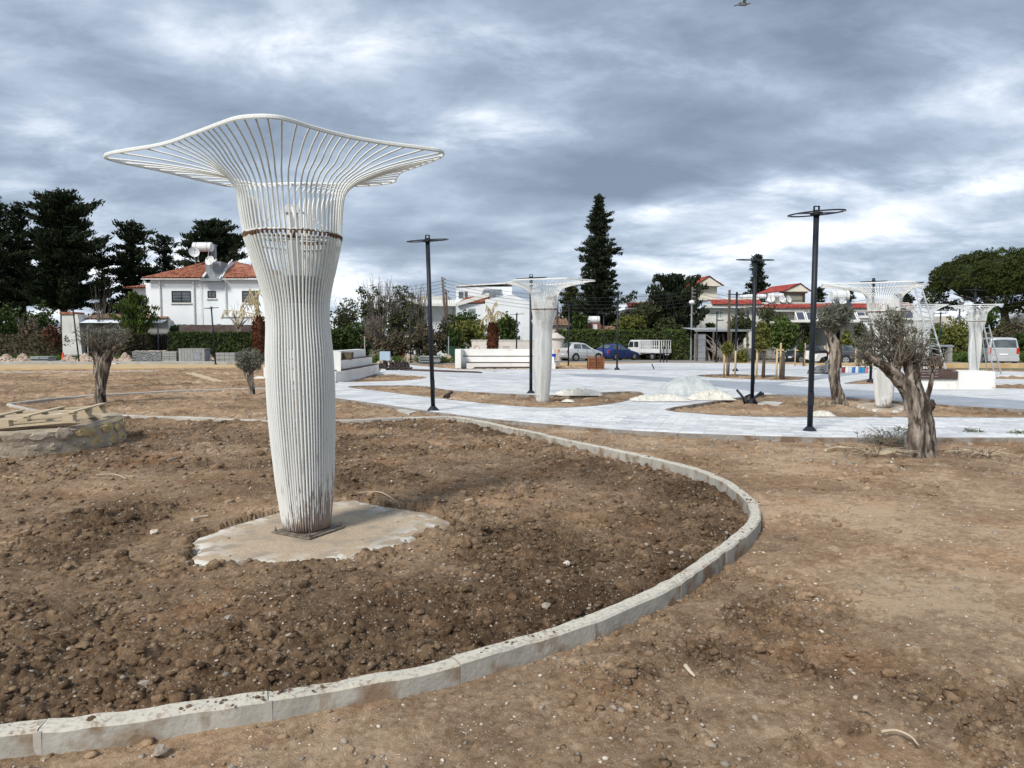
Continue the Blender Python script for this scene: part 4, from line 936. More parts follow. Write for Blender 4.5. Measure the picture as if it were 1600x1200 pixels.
def bush(name, label, cat, px, Y, top, base, half, m, seed, n=70, size=.16, per=18, twig=0, tr=1.0, twm=TWIG, group=None, spread=.35, gz=None, deep=.8):
    q = W(px, top, Y); zb = W(px, base, Y).z if gz is None else gz; H = q.z - zb; s = Y / FPX; g = np.random.default_rng(seed)
    t = thing(name, label, cat, (q.x, Y, zb), 0, group)
    hw = half * s
    lob = inellips(g, 9, (hw * .62, hw * deep * .6, H * .26)) + np.array([0, 0, H * .55]); C = []
    for l in lob: C.append(inellips(g, max(4, n // 9), (hw * .48, hw * .45, H * .30), .4) + l)
    C.append(inellips(g, n // 3, (hw * .9, hw * deep * .8, H * .28)) + np.array([0, 0, H * .28])); C = np.concatenate(C); C[:, 2] = np.clip(C[:, 2], .1, H)
    b = MB(); rr = random.Random(seed)
    for k in range(7):
        a = rr.uniform(0, 6.28); e = C[rr.randrange(len(C))]; b.tube([(rr.uniform(-.15, .15), rr.uniform(-.15, .15), 0), (e[0] * .4, e[1] * .4, e[2] * .55), tuple(e)], [.09, .055, .02], 5)
    for k in range(int(twig * .8)):
        a = rr.uniform(0, 6.28); l = rr.uniform(.6, 1.05); e = Vector((math.cos(a) * hw * rr.uniform(.2, 1) * .8, math.sin(a) * hw * .5, H * l)); o = Vector((e.x * .2, e.y * .2, H * .1)); mm = o.lerp(e, .55) + Vector((rr.gauss(0, .15), 0, .1))
        b.tube([o, mm, e, e + Vector((rr.gauss(0, .2), rr.gauss(0, .2), rr.uniform(.1, .5)))], [.035 * tr, .022 * tr, .012 * tr, .006 * tr], 4)
    part('branches', b, twm, t)
    if n: leaves('foliage', C, per, spread, size, .5, m, t, seed)
    return t
# left side
bush('shrub', 'green leafy shrub at the left edge above the brown hedge', 'shrub', 12, 64, 478, 545, 40, GREEN, 1, 90)
bush('shrub', 'rounded dark green shrub left of the small white chimney', 'shrub', 66, 66, 474, 540, 30, GREEN, 2, 80)
bush('bush', 'bare stemmed shrub behind the brown hedge at the left', 'shrub', 45, 62, 500, 540, 22, DRY, 3, 20, twig=30)
bush('flowering_bush', 'reddish brown rose bush hanging over the brown hedge', 'shrub', 82, 60, 505, 540, 22, FIRE, 4, 34, .13, 12, twig=10)
bush('bush', 'small reddish bush between the chimney and the olive tree', 'shrub', 118, 60, 513, 545, 16, BROWNH, 5, 30, .13, 12)
bough_tree('young_pine', 'bright green young pine with upswept boughs beside the low tiled roof', 'tree', 211, 58, 462, 31, LM('pine_green', (.030, .055, .010), (.10, .135, .030)), 41, lambda h: .98 * (1 - h) ** .4 if h > .35 else .75 + h * .6, 60, .32, .17, 26, trunk=.12, up=1.3, spread=.36)
bush('bush', 'leafless twiggy bush above the left olive tree', 'shrub', 155, 60, 450, 540, 28, DRY, 6, 0, twig=40, tr=.4, twm=TWIG)
bush('bush', 'brown tangled bush behind the forked trunk of the left olive', 'shrub', 212, 58, 508, 556, 34, BROWNH, 7, 110, .13, 20, twig=20)
bush('bush', 'tall thin leafless shrub before the white house wall', 'shrub', 372, 58, 478, 518, 18, DRY, 8, 0, twig=34, tr=.5)
# middle shrubbery
GM = 'overgrown shrubbery behind the rubble heaps'
for (px, Y, top, base, half, m, n, tw, lb) in [
    (532, 58, 505, 556, 34, GREEN, 170, 0, 'dense dark green shrub right of the sculpture trunk'),
    (540, 64, 470, 540, 30, MID, 90, 30, 'dull grey green shrub above the dense dark one'),
    (590, 66, 440, 545, 38, MID, 110, 130, 'tall sparse tree with bare twigs and few leaves left of the leaning lamp post'),
    (566, 60, 500, 556, 24, GREEN, 120, 0, 'deep green creeper covered bush beside the stepped seating'),
    (584, 56, 497, 548, 24, DRY, 20, 110, 'reddish brown leafless thicket in the shrubbery'),
    (622, 63, 446, 545, 26, MID, 120, 60, 'leafy grey green tree in the middle of the shrubbery'),
    (652, 60, 452, 556, 28, MID, 70, 120, 'straggly tree with thin pale stems just left of the leaning lamp post'),
    (618, 56, 520, 560, 34, BROWNH, 110, 20, 'low brownish scrub behind the traffic cone'),
    (668, 57, 505, 558, 30, BROWNH, 90, 50, 'brownish straggly scrub right of the thin lamp post'),
    (700, 62, 490, 545, 22, MID, 80, 20, 'dull green bush under the utility pole')]:
    bush('shrub', lb, 'shrub', px, Y, top, base, half, m, int(px * 3 + Y), n, .15, 16, tw, group=GM)
bush('shrub', 'yellow green citrus bush left of the palm stump', 'shrub', 738, 60, 492, 542, 36, YEL, 51, 120, .15, 16)
bush('shrub', 'darker green bush behind the yellow green citrus bush', 'shrub', 724, 63, 488, 545, 30, GREEN, 52, 120, .15, 16)
bush('shrub', 'green citrus bush right of the palm stump', 'shrub', 790, 61, 492, 540, 26, HEDGE, 53, 120, .15, 16)
bush('shrub', 'dark round bush in front of the white stone wall', 'shrub', 711, 57, 515, 556, 16, GREEN, 54, 60, .14, 16)
bush('shrub', 'yellowish bush above the clipped hedge near the pickup', 'shrub', 985, 68, 493, 528, 30, YEL, 55, 100, .16, 16)
bush('shrub', 'dark green shrub beside the roof water tank over the hedge', 'shrub', 906, 69, 492, 530, 16, GREEN, 56, 60, .16, 16)
bush('shrub', 'thick dark shrub between hedge and hut roof', 'shrub', 1042, 66, 498, 556, 26, MID, 57, 100, .16, 18)
bush('shrub', 'ball shaped bush at the white house corner above the shed', 'shrub', 1110, 72, 505, 517, 8, GREEN, 58, 30, .14, 16)
# right side greenery
GR = 'garden trees between the shed and the bungalow'
for (px, Y, top, base, half, m, n, tw, lb) in [
    (1156, 60, 482, 530, 18, MID, 90, 30, 'grey green garden tree in front of the long white house'),
    (1205, 62, 472, 545, 22, MID, 100, 0, 'upright brownish green tree behind the feathery sapling'),
    (1222, 56, 497, 550, 24, HEDGE, 130, 0, 'weeping green shrub behind the right staked tree'),
    (1250, 58, 508, 545, 24, GREEN, 70, 30, 'dark bush behind the black car'),
    (1322, 52, 515, 562, 9, YEL, 60, 10, 'slender green tree beside the bungalow door'),
    (1346, 51, 508, 556, 7, YEL, 50, 0, 'narrow yellow green conifer by the bungalow'),
    (1158, 50, 548, 567, 6, YEL, 22, 14, 'tiny yellowish shrub by the grey block pallets'),
    (1450, 58, 500, 565, 24, HEDGE, 140, 0, 'green hedge bush behind the leaning ladder'),
    (1490, 60, 495, 562, 30, YEL, 160, 0, 'yellow flecked hedge bush between the two right ladders'),
    (1425, 62, 505, 562, 22, GREEN, 100, 0, 'dark bush behind the big olive crown'),
    (1545, 64, 480, 545, 34, GREEN, 130, 0, 'dark green bush right of the farthest sculpture'),
    (1590, 66, 495, 555, 34, BROWNH, 150, 0, 'brown green bank of scrub above the silver van'),
    (1560, 62, 512, 560, 30, BROWNH, 120, 0, 'brownish scrub behind the silver van'),
    (1592, 60, 520, 560, 20, GREEN, 90, 0, 'green scrub at the right edge above the van')]:
    bush('shrub', lb, 'shrub', px, Y, top, base, half, m, int(px * 5 + Y), n, .15, 16, tw, group=GR if px < 1400 else 'scrub on the right bank')

# hedges: clipped, an added dark box inside against see-through, and a shell of leaves
def hedge(label, a, b_, Yd, top, m, core, seed, dens=60, thick=1.2, gz=-.2, size=.11, group=None, top2=None, lump=.05):
    A = W(a, top, Yd); B = W(b_, top2 or top, Yd); L_ = B.x - A.x; H = A.z - gz; g = np.random.default_rng(seed)
    t = thing('hedge', label, 'hedge', (A.x, Yd, gz), 0, group)
    b = MB(); b.b2(.05, L_ - .05, .15, thick, 0, H - .12); part('dark_fill', b, core, t)
    n1 = int(L_ * H * dens); n2 = int(L_ * thick * dens); n3 = int(H * thick * dens)
    f = np.stack([g.uniform(0, L_, n1), g.normal(.06, lump, n1), g.uniform(0, H, n1)], 1)
    u = np.stack([g.uniform(0, L_, n2), g.uniform(0, thick, n2), H + g.normal(-.04, lump, n2)], 1)
    e = np.stack([np.where(g.uniform(0, 1, n3) < .5, 0, L_) + g.normal(0, .05, n3), g.uniform(0, thick, n3), g.uniform(0, H, n3)], 1)
    leaves('foliage', np.concatenate([f, u, e]), 3, .10, size, .5, m, t, seed); return t
CORE = mat('hedge_core', (.014, .020, .008), (.03, .034, .014), scale=3, rough=1)
COREB = mat('brown_hedge_core', (.045, .037, .022), (.075, .062, .037), scale=3, rough=1)
hedge('long clipped brownish hedge running in from the left edge', -60, 262, 60, 524, BROWNH, COREB, 1, 34)
hedge('dark green flowering hedge in front of the white house', 262, 408, 58, 520, GREEN, CORE, 2, 50)
hedge('taller dark green hedge end beside the black gate', 264, 300, 59.5, 509, GREEN, CORE, 3, 50)
hedge('long bright clipped green hedge behind the parked cars', 870, 1031, 66, 516, HEDGE, CORE, 4, 44)
hedge('shorter clipped green hedge left of the tin roofed shed', 1040, 1087, 62, 516, HEDGE, CORE, 5, 44)
# grass fringes
def grass(name, x0, x1, y0, y1, z, n, h, m, seed):
    g = np.random.default_rng(seed); P = np.stack([g.uniform(x0, x1, n), g.uniform(y0, y1, n), np.full(n, z + h * .4)], 1)
    leaves(name, P, 4, (.2, .2, h * .5), h * .5, .12, m, None, seed, kind='stuff')
a, c = W(-30, 555, 57), W(265, 555, 57); grass('grass', a.x, c.x, 56, 59.6, -.2, 2600, .5, GRASSM, 1)
a, c = W(500, 555, 55), W(710, 555, 55); grass('grass', a.x, c.x, 53.5, 56, -.2, 2400, .5, GRASSM, 2)
a, c = W(1470, 555, 58), W(1640, 555, 58); grass('grass', a.x, c.x, 55, 63, -.2, 3000, .7, GRASSM, 3)

# palm stumps with dead fronds
def palm(label, px, Y, base, top, r, fronds, seed):
    fronds = fronds[:5] if px < 500 else fronds[:4]
    q = W(px, base, Y); H = W(px, top, Y).z - q.z; t = thing('palm_tree', label, 'palm tree', (q.x, Y, q.z)); rr = random.Random(seed); s = Y / FPX
    b = MB(); b.lathe([(r * .55, 0), (r * .95, H * .15), (r, H * .5), (r * .85, H * .8), (r * .3, H)], 12)
    part('trunk', b, FIRE, t)
    g = np.random.default_rng(seed); n = 420; a = g.uniform(0, 6.28, n); z = g.uniform(0, 1, n); rad = r * (1.0 - .45 * np.clip(z - .7, 0, 1) * 2.4)
    leaves('bark_scales', np.stack([np.cos(a) * rad, np.sin(a) * rad, z * H * .97], 1), 2, .05, .13, .4, FIRE, t, seed, kind='stuff')
    for (dx, dz, ex, ez, kind) in fronds:
        m_ = STRAW; b = MB(); o = Vector((0, 0, H)); m1 = Vector((dx * s, rr.uniform(-.3, .3), H - dz * s)); e = Vector((ex * s, rr.uniform(-.4, .4), H - ez * s)); P = catmull([o, m1, e], 8); b.tube(P, .03, 5)
        for i, p_ in enumerate(P[2:]):
            for k in range(3):
                d = Vector((rr.gauss(0, .28), rr.gauss(0, .28), -rr.uniform(.4, 1.0))) * rr.uniform(.3, .8); b.add([p_, p_ + d * .5 + Vector((.03, .01, 0)), p_ + d, p_ + d * .5 - Vector((.03, .01, 0))], [(0, 1, 2, 3)])
        part('frond', b, STRAW, t)
    return t
palm('palm with rusty brown trunk and drooping straw coloured fronds left of the near sculpture', 406, 45, 560, 492, .40, [(-4, -20, -14, -42, 0), (-8, -38, -26, -10, 0), (-2, -30, 10, -44, 0), (-10, -24, -36, 8, 0), (-20, -4, -58, -8, 0), (4, -30, 14, 0, 0), (-16, 0, -44, 24, 0), (0, -40, -6, -20, 0)], 3)
palm('palm with dark red trunk and pale fronds behind the stepped seating', 770, 53, 548, 503, .38, [(-4, -18, -10, -26, 0), (0, -22, 6, -32, 0), (6, -16, 16, -14, 0), (-6, -12, -18, -2, 0), (2, -26, 0, -34, 0), (5, -8, 20, 2, 0)], 4)
# ---------------------------------------------------------------- buildings
WHITE = mat('white_render', (.66, .69, .71), (.74, .765, .78), scale=.6, rough=.85, bump=.1, bscale=20, c3=(.50, .51, .50), s3=1.1, r3=(.62, .8))
CREAM = mat('cream_render', (.60, .57, .46), (.68, .65, .54), scale=.6, rough=.85)
OFFW = mat('offwhite_render', (.50, .50, .46), (.64, .64, .60), scale=.5, rough=.85, c3=(.36, .35, .31), s3=.9, r3=(.55, .75))
PINKW = mat('boundary_render', (.58, .53, .47), (.68, .63, .57), scale=.6, rough=.9, c3=(.42, .38, .33), s3=1.5)
TRIM = mat('pale_trim', (.62, .61, .57), (.72, .71, .67), rough=.7)
FRAME = mat('brown_window_frame', (.035, .026, .022), rough=.5)
GLASS = mat('window_glass', (.035, .045, .052), (.09, .105, .11), scale=.8, rough=.08, spec=.8)
GLASSB = mat('pale_window_glass', (.16, .22, .23), (.28, .34, .34), scale=.8, rough=.12, spec=.8)
GREYM = mat('grey_zinc', (.19, .21, .23), (.27, .29, .31), scale=1, rough=.6)
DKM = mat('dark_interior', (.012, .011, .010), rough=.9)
METAL = mat('galvanised_metal', (.33, .35, .36), (.45, .47, .48), scale=3, rough=.5, metal=.3)
BLACKM = mat('black_metal', (.016, .016, .018), rough=.5)
TANKM = mat('white_tank_paint', (.70, .71, .71), (.60, .61, .61), scale=2, rough=.45, c3=(.35, .25, .15), s3=3, r3=(.66, .75))
PVM = mat('solar_panel', (.018, .024, .045), (.03, .04, .07), scale=1, rough=.15, spec=.7)
def tile_mat(name, c1, c2, cm):
    m = bpy.data.materials.new(name); m.use_nodes = True; nt = m.node_tree; N = nt.nodes; L = nt.links; P = N['Principled BSDF']; P.inputs['Roughness'].default_value = .85
    tc = N.new('ShaderNodeTexCoord'); no = N.new('ShaderNodeTexNoise'); no.inputs['Scale'].default_value = 2.2; no.inputs['Detail'].default_value = 6; L.new(tc.outputs['Object'], no.inputs[0])
    vo = N.new('ShaderNodeTexVoronoi'); vo.inputs['Scale'].default_value = 4; L.new(tc.outputs['Object'], vo.inputs[0]); sc = N.new('ShaderNodeSeparateColor'); L.new(vo.outputs['Color'], sc.inputs[0])
    ad = N.new('ShaderNodeMath'); ad.operation = 'MULTIPLY_ADD'; L.new(sc.outputs[0], ad.inputs[0]); ad.inputs[1].default_value = .5; L.new(no.outputs[0], ad.inputs[2])
    cr = N.new('ShaderNodeValToRGB'); e = cr.color_ramp.elements; e[0].position = .4; e[0].color = (*c1, 1); e[1].position = .9; e[1].color = (*c2, 1); x = e.new(.62); x.color = (*cm, 1)
    L.new(ad.outputs[0], cr.inputs[0]); L.new(cr.outputs[0], P.inputs['Base Color']); return m
TILE = tile_mat('clay_tiles', (.12, .036, .020), (.33, .14, .08), (.22, .062, .034))
TILER = tile_mat('red_roof_sheets', (.22, .028, .022), (.36, .07, .05), (.29, .042, .033))
TILEB = tile_mat('old_brown_tiles', (.10, .055, .035), (.28, .18, .12), (.18, .10, .065))

def roof_slope(name, a, b, c, d, m, parent, pitch=.30, amp=.05):
    """a-b eaves (left to right), d-c ridge above them; rolls of tiles run down the slope as real corrugation"""
    a, b, c, d = map(Vector, (a, b, c, d)); w = max((b - a).length, (c - d).length); n = max(4, int(w / pitch) * 4); k = max(3, int(((d - a).length) / .38)); ax = (b - a).normalized()
    nn = (b - a).cross((d + c) / 2 - (a + b) / 2).normalized(); V = []; F = []; rows = []
    for j in range(k):
        for e in (0, 1):
            t = (j + e) / k; l = a.lerp(d, t); r = b.lerp(c, t); row = []
            for i in range(n + 1):
                p = l.lerp(r, i / n); u = (p - a).dot(ax); row.append(len(V)); V.append(p + nn * (amp * (.5 + .5 * math.cos(2 * PI * u / pitch)) + (.035 if e == 0 else 0.0)))
            rows.append(row)
    for r0, r1 in zip(rows, rows[1:]): F += [(r0[i], r0[i + 1], r1[i + 1], r1[i]) for i in range(n)]
    bb = MB().add(V, F); bb.add([a - nn * .02, b - nn * .02, c - nn * .02, d - nn * .02], [(3, 2, 1, 0)])
    return part(name, bb, m, parent)
class H:                                   # a building measured in its facade plane
    def __init__(s, name, label, cat, px0, Y, gz=-.2, group=None):
        s.Y = Y; s.o = W(px0, 530, Y); s.gz = gz; s.t = thing(name, label, cat, (s.o.x, Y, gz), 0, group)
    def x(s, px): return W(px, 530, s.Y).x - s.o.x
    def z(s, py): return W(800, py, s.Y).z - s.gz
    def box(s, nm, m, x0, x1, ytop, ybot, y0, y1, label=None, inset=0):
        b = MB(); b.b2(s.x(x0), s.x(x1), y0, y1, s.z(ybot) if ybot is not None else 0, s.z(ytop)); return part(nm, b, m, s.t, label)
    def window(s, x0, x1, yt, yb, y=0.0, mull=1, fm=FRAME, gm=GLASS, sill=True, bars=0):
        X0, X1, Z0, Z1 = s.x(x0), s.x(x1), s.z(yb), s.z(yt); b = MB(); f = .07; d0, d1 = y - .06, y + .002
        b.b2(X0, X1, d0, d1, Z1 - f, Z1); b.b2(X0, X1, d0, d1, Z0, Z0 + f); b.b2(X0, X0 + f, d0, d1, Z0 + f, Z1 - f); b.b2(X1 - f, X1, d0, d1, Z0 + f, Z1 - f)
        for i in range(mull): xx = X0 + (X1 - X0) * (i + 1) / (mull + 1); b.b2(xx - .035, xx + .035, d0 + .005, d1, Z0 + f, Z1 - f)
        w = part('window', b, fm, s.t)
        for i in range(mull + 1):
            a = X0 + (X1 - X0) * i / (mull + 1); c = X0 + (X1 - X0) * (i + 1) / (mull + 1); b = MB(); b.b2(a + .03, c - .03, y - .022, y - .012, Z0 + f * .7, Z1 - f * .7); part('pane', b, gm, w)
        if bars:
            b = MB()
            for i in range(bars): zz = Z0 + (Z1 - Z0) * (i + 1) / (bars + 1); b.b2(X0 + f, X1 - f, y - .034, y - .024, zz - .012, zz + .012)
            part('window_bars', b, GREYM, w)
        if sill: b = MB(); b.b2(X0 - .1, X1 + .1, y - .12, y - .001, Z0 - .1, Z0 - .003); part('sill', b, TRIM, w)
        return w
# white house on the left
h = H('white_house', 'white two storey house with red tiled hip roof behind the green hedge', 'house', 238, 62)
X, Z = h.x, h.z; D = 9.0
h.box('wall', WHITE, 238, 440, 437, None, 0, D)
b = MB(); b.b2(X(238) - 4.2, X(238) - .02, 5.0, 11.5, 0, Z(444)); part('wall', b, WHITE, h.t); b = MB(); b.b2(X(238) - 1.2, X(238) - .01, 1.5, 5.0, 0, Z(440)); part('wall', b, WHITE, h.t)
eav = Z(435); ap = Z(404) + .2
roof_slope('roof', (X(238) - .5, -.5, eav), (X(322), -.5, eav), (X(315), 3.6, ap + .1), (X(308), 3.6, ap), TILE, h.t)
roof_slope('roof', (X(352) + .2, -.5, eav), (X(448), -.5, eav), (X(420), 3.8, Z(418)), (X(340), 3.8, ap), TILE, h.t)
roof_slope('roof', (X(238) - .5, 9.5, eav), (X(238) - .5, -.5, eav), (X(308), 3.6, ap), (X(312), 5, ap), TILE, h.t)
roof_slope('roof', (X(238) - 4.8, 4.3, Z(444)), (X(238) - .3, 4.3, Z(444)), (X(238) - .3, 8, Z(425)), (X(238) - 1.5, 8, Z(428)), TILE, h.t)
roof_slope('roof', (X(238) - 4.8, 12, Z(444)), (X(238) - 4.8, 4.3, Z(444)), (X(238) - 1.5, 8, Z(428)), (X(238) - 1.5, 8.5, Z(428)), TILE, h.t)
b = MB(); b.bar((X(315), 3.5, ap + .12), (X(322) + .1, -.5, eav + .08), .16, .12); part('roof_verge', b, TRIM, h.t)
b = MB(); b.bar((X(340), 3.7, ap + .1), (X(353), -.5, eav + .08), .09, .08); part('roof_verge', b, TRIM, h.t)
b = MB(); b.b2(X(322), X(346), .3, 3.6, Z(440), Z(408)); part('roof_recess_wall', b, GREYM, h.t)
b = MB(); b.yprism([(-.45, Z(438)), (3.4, Z(438)), (3.4, Z(404)), (2.2, Z(404))], X(346), X(347.5)); part('parapet', b, WHITE, h.t)
b = MB(); b.b2(X(321), X(354), -.75, .28, Z(440), Z(437.5)); b.b2(X(321), X(354), -.75, -.65, Z(437.4), Z(436)); part('gutter_box', b, GREYM, h.t)
b = MB(); b.b2(X(236) - .4, X(321) - .02, -.62, -.52, Z(437.5), Z(436.2)); b.b2(X(354) + .02, X(448), -.62, -.52, Z(437.5), Z(436.2)); part('gutter', b, TRIM, h.t)
for px in (253, 305.5, 355, 317): b = MB(); b.tube([(X(px), -.12, 0.3), (X(px), -.12, Z(440)), (X(px), -.5, Z(437.2))], .06 if px != 317 else .025, 8); part('downpipe', b, TRIM, h.t)
h.window(270.5, 300, 454.5, 473, 0, 1, bars=3); h.window(326.5, 339, 454.5, 466, 0, 1, bars=2); h.window(380, 405, 454.5, 473, 0, 1, bars=3)
for y, z0, z1, w in ((1.0, 456, 466, .5), (3.0, 462, 472, .7), (1.2, 476, 484, .5)):
    b = MB(); b.b2(X(238) - .05 - (1.2 if y > 1.5 else 0), X(238) - .004 - (1.2 if y > 1.5 else 0), y, y + w, Z(z1), Z(z0)); part('window', b, GLASS, h.t)
b = MB(); b.b2(X(362), X(430), -2.2, -.01, 0, Z(497)); b.b2(X(361), X(431), -2.3, .0, Z(496.8), Z(495)); part('low_annex', b, WHITE, h.t)
for px in (340, 386): b = MB(); b.b2(X(px), X(px + 10), -.09, -.01, Z(509), Z(506)); part('vent', b, GREYM, h.t)
h.box('dark_fence_wall', mat('brown_block_wall', (.07, .05, .045), (.12, .09, .08), scale=2, rough=.9), 302, 420, 508.5, 520, -2.6, -2.4)
def at(px, py, Y): return W(px, py, Y)
def dish(label, px, py, Y, r, dirx=-.4, m=TANKM, stand=.8):
    p = at(px, py, Y); t = thing('satellite_dish', label, 'satellite dish', (p.x, p.y, p.z - stand), 0)
    b = MB(); prof = [(r * k / 6, -.18 * r + .18 * r * (k / 6) ** 2 * 1.6) for k in range(1, 7)]; n = 20; V = []; ax = Vector((dirx, -1, .35)).normalized(); u, v = frame(ax)
    o = Vector((0, -.1, stand)); V.append(o - ax * .29 * r)
    for rr, d in prof: V += [o + (u * math.cos(2 * PI * j / n) + v * math.sin(2 * PI * j / n)) * rr + ax * (d - .1 * r) for j in range(n)]
    F = [(0, 1 + j, 1 + (j + 1) % n) for j in range(n)] + [(1 + i * n + j, 1 + (i + 1) * n + j, 1 + (i + 1) * n + (j + 1) % n, 1 + i * n + (j + 1) % n) for i in range(5) for j in range(n)]
    b.add(V, F); b.add([q - ax * .015 for q in V], [tuple(reversed(f)) for f in F]); part('reflector', b, m, t, smooth=True)
    b = MB(); b.tube([o - v * r * .9, o + ax * r * .8], .018, 5); b.box(o + ax * r * .8, (.1, .1, .1)); part('feed_arm', b, GREYM, t)
    b = MB(); b.tube([(0, .1, 0), (0, .1, stand * .9), o], .03, 6); part('mast', b, GREYM, t); return t
def heater(label, px, py, Y, L_, r, group=None, panel=True, rz=0.0, leg=.6):
    p = at(px, py, Y); t = thing('solar_water_tank', label, 'water tank', (p.x, p.y, p.z - r - leg), rz, group)
    b = MB(); b.tube([(-L_ / 2, 0, leg + r), (-L_ / 2 + .06, 0, leg + r), (L_ / 2 - .06, 0, leg + r), (L_ / 2, 0, leg + r)], [r * .75, r, r, r * .75], 18); part('tank', b, TANKM, t, smooth=False)
    b = MB()
    for k in (-.28, .28): b.loop([(k * L_, math.cos(a) * (r + .012), leg + r + math.sin(a) * (r + .012)) for a in [2 * PI * i / 20 for i in range(20)]], .02, .02, 4)
    part('strap', b, GREYM, t, kind='stuff'); b = MB()
    for k in (-.35, .35):
        for y in (-.3, .3): b.bar((k * L_, y * 1.5, 0), (k * L_, y * .5, leg + .1), .05)
    part('stand', b, GREYM, t)
    if panel: b = MB(); b.bar((0, -.55, leg * .98), (0, -1.5, -.15), L_ * .85, .07); part('collector', b, PVM, t)
    return t
heater('white solar water tank on the ridge of the white house roof', 317, 386, 65, 1.75, .42, leg=.7, panel=False)
dish('white satellite dish in front of the house roof recess', 328, 407, 61.8, .42, -.2, stand=1.2); dish('rust stained satellite dish left of the roof water tank', 304, 394, 64, .46, .7, stand=1.2)
b = MB(); b.b2(-.2, .2, -.2, .2, 0, 1.5); b.b2(-.26, .26, -.26, .26, 1.5, 1.6); p = at(334, 410, 65.8); solo('chimney', b, GREYM, 'grey concrete chimney just right of the roof water tank', 'chimney', (p.x, p.y, p.z))
# low tiled building and small chimney house on the left
h = H('low_building', 'low building with old brown tiled roof and white corrugated awning', 'outbuilding', 125, 61)
X, Z = h.x, h.z; h.box('wall', OFFW, 128, 262, 500, None, .2, 4)
roof_slope('roof', (X(124), -.6, Z(499)), (X(266), -.6, Z(499)), (X(240), 3.2, Z(489)), (X(128), 3.2, Z(489)), TILEB, h.t)
b = MB(); V = []; n = 120
for i in range(n + 1): xx = X(124) + (X(268) - X(124)) * i / n; V += [(xx, -.7 - .03 * (i % 2), Z(500)), (xx, -1.5 - .03 * (i % 2), Z(505))]
b.add(V, [(2 * i, 2 * i + 1, 2 * i + 3, 2 * i + 2) for i in range(n)]); part('corrugated_awning', b, mat('white_sheet', (.66, .70, .74), rough=.5), h.t)
for px in (258, 200, 150): b = MB(); b.b2(X(px), X(px) + .08, -1.3, -1.22, 0, Z(504)); part('awning_post', b, GREYM, h.t)
h = H('chimney_house', 'small white rendered outdoor oven chimney with red tile cap', 'outbuilding', 97, 59.5)
X, Z = h.x, h.z; b = MB(); b.xprism([(X(97), 0), (X(128), 0), (X(124), Z(500)), (X(122), Z(491)), (X(98), Z(491))], 0, 1.4); part('wall', b, OFFW, h.t)
b = MB(); b.b2(X(96), X(117), -.12, 1.5, Z(490.9), Z(487.5)); part('tile_cap', b, TILE, h.t)
# black iron gate
h = H('iron_gate', 'black iron bar gate beside the hedge end', 'gate', 253, 59)
X, Z = h.x, h.z
for i in range(9): b = MB(); xx = X(253 + i * 3); b.b2(xx - .03, xx + .03, 0, .06, 0, Z(521 if i != 4 else 519)); part('gate_bar', b, BLACKM, h.t)
b = MB(); b.b2(X(252), X(280), -.01, .07, Z(524), Z(523)); b.b2(X(252), X(280), -.01, .07, .2, .28); part('gate_rail', b, BLACKM, h.t)

# modern white house in the centre
h = H('modern_white_house', 'large modern white house with flat roofs behind the shrubbery', 'house', 713, 72)
X, Z = h.x, h.z
h.box('wall', WHITE, 713, 800, 448, None, 0, 8, 'upper block'); b = MB(); b.xprism([(X(713) - .1, Z(448)), (X(800), Z(443)), (X(800), Z(441)), (X(713) - .1, Z(446.5))], -.15, 8.1); part('roof_edge', b, TRIM, h.t)
h.box('wall', WHITE, 632, 712.8, 474, None, 1, 8); h.box('roof_terrace', OFFW, 630, 713, 466, 473.8, 3, 7.8); h.box('floor_band', TRIM, 630, 760, 474.5, 478.5, -.6, .9)
h.window(717, 724.5, 455.5, 466, 0, 1, GREYM, GLASS, False); h.window(726, 731, 455.5, 466, 0, 0, GREYM, GLASS, False)
roof_slope('roof', (X(717), -3, Z(476.5)), (X(757), -3, Z(476.5)), (X(766), -.2, Z(464)), (X(732), -.2, Z(464)), TILE, h.t)
b = MB(); b.b2(X(716), X(760), -3.05, -.02, 0, Z(477)); part('wall', b, WHITE, h.t)
b = MB(); b.xprism([(X(760.2), 0), (X(835), 0), (X(835), Z(478)), (X(800), Z(463)), (X(760.2), Z(471))], -3.3, -.01); part('curved_wing', b, WHITE, h.t)
b = MB(); b.bar((X(718), -3.3, Z(478)), (X(766), -3.3, Z(463.5)), .25, .35); part('roof_verge', b, TRIM, h.t)
for i in range(3): b = MB(); x0 = 753 + i * 9.5; b.add([(X(x0), -.9, Z(461)), (X(x0 + 8.6), -.9, Z(461)), (X(x0 + 13), .3, Z(449)), (X(x0 + 4.6), .3, Z(449))] , [(0, 1, 2, 3)]); b.add([(X(x0), -.85, Z(461.4)), (X(x0 + 8.6), -.85, Z(461.4)), (X(x0 + 13), .35, Z(449.4)), (X(x0 + 4.6), .35, Z(449.4))], [(3, 2, 1, 0)]); part('solar_panel', b, mat('grey_panel', (.15, .17, .19), rough=.25) if i == 0 else bpy.data.materials['grey_panel'], h.t)
b = MB(); b.b2(X(735), X(745), -3.12, -3.06, Z(505), Z(484)); part('window', b, GLASSB, h.t)
b = MB(); 
for k in range(7): xx = X(690 + k * 3.6); b.b2(xx, xx + .05, 1, 1.05, Z(473.8), Z(464.5))
b.b2(X(690), X(712), .98, 1.07, Z(464.5), Z(463.8)); part('railing', b, GREYM, h.t)
h = H('house_gable', 'white gabled house side seen left of the tall conifer', 'house', 858, 78); X, Z = h.x, h.z
h.box('wall', CREAM, 855, 872, 464, None, 0, 6); h.window(861, 867, 471, 480, 0, 0, TRIM, GLASS, False); h.box('roof_edge', TRIM, 853, 874, 461.5, 463.8, -.3, 6.2)
h = H('low_tiled_roof_house', 'low house with long brown tiled roof behind the clipped hedge', 'house', 830, 71); X, Z = h.x, h.z
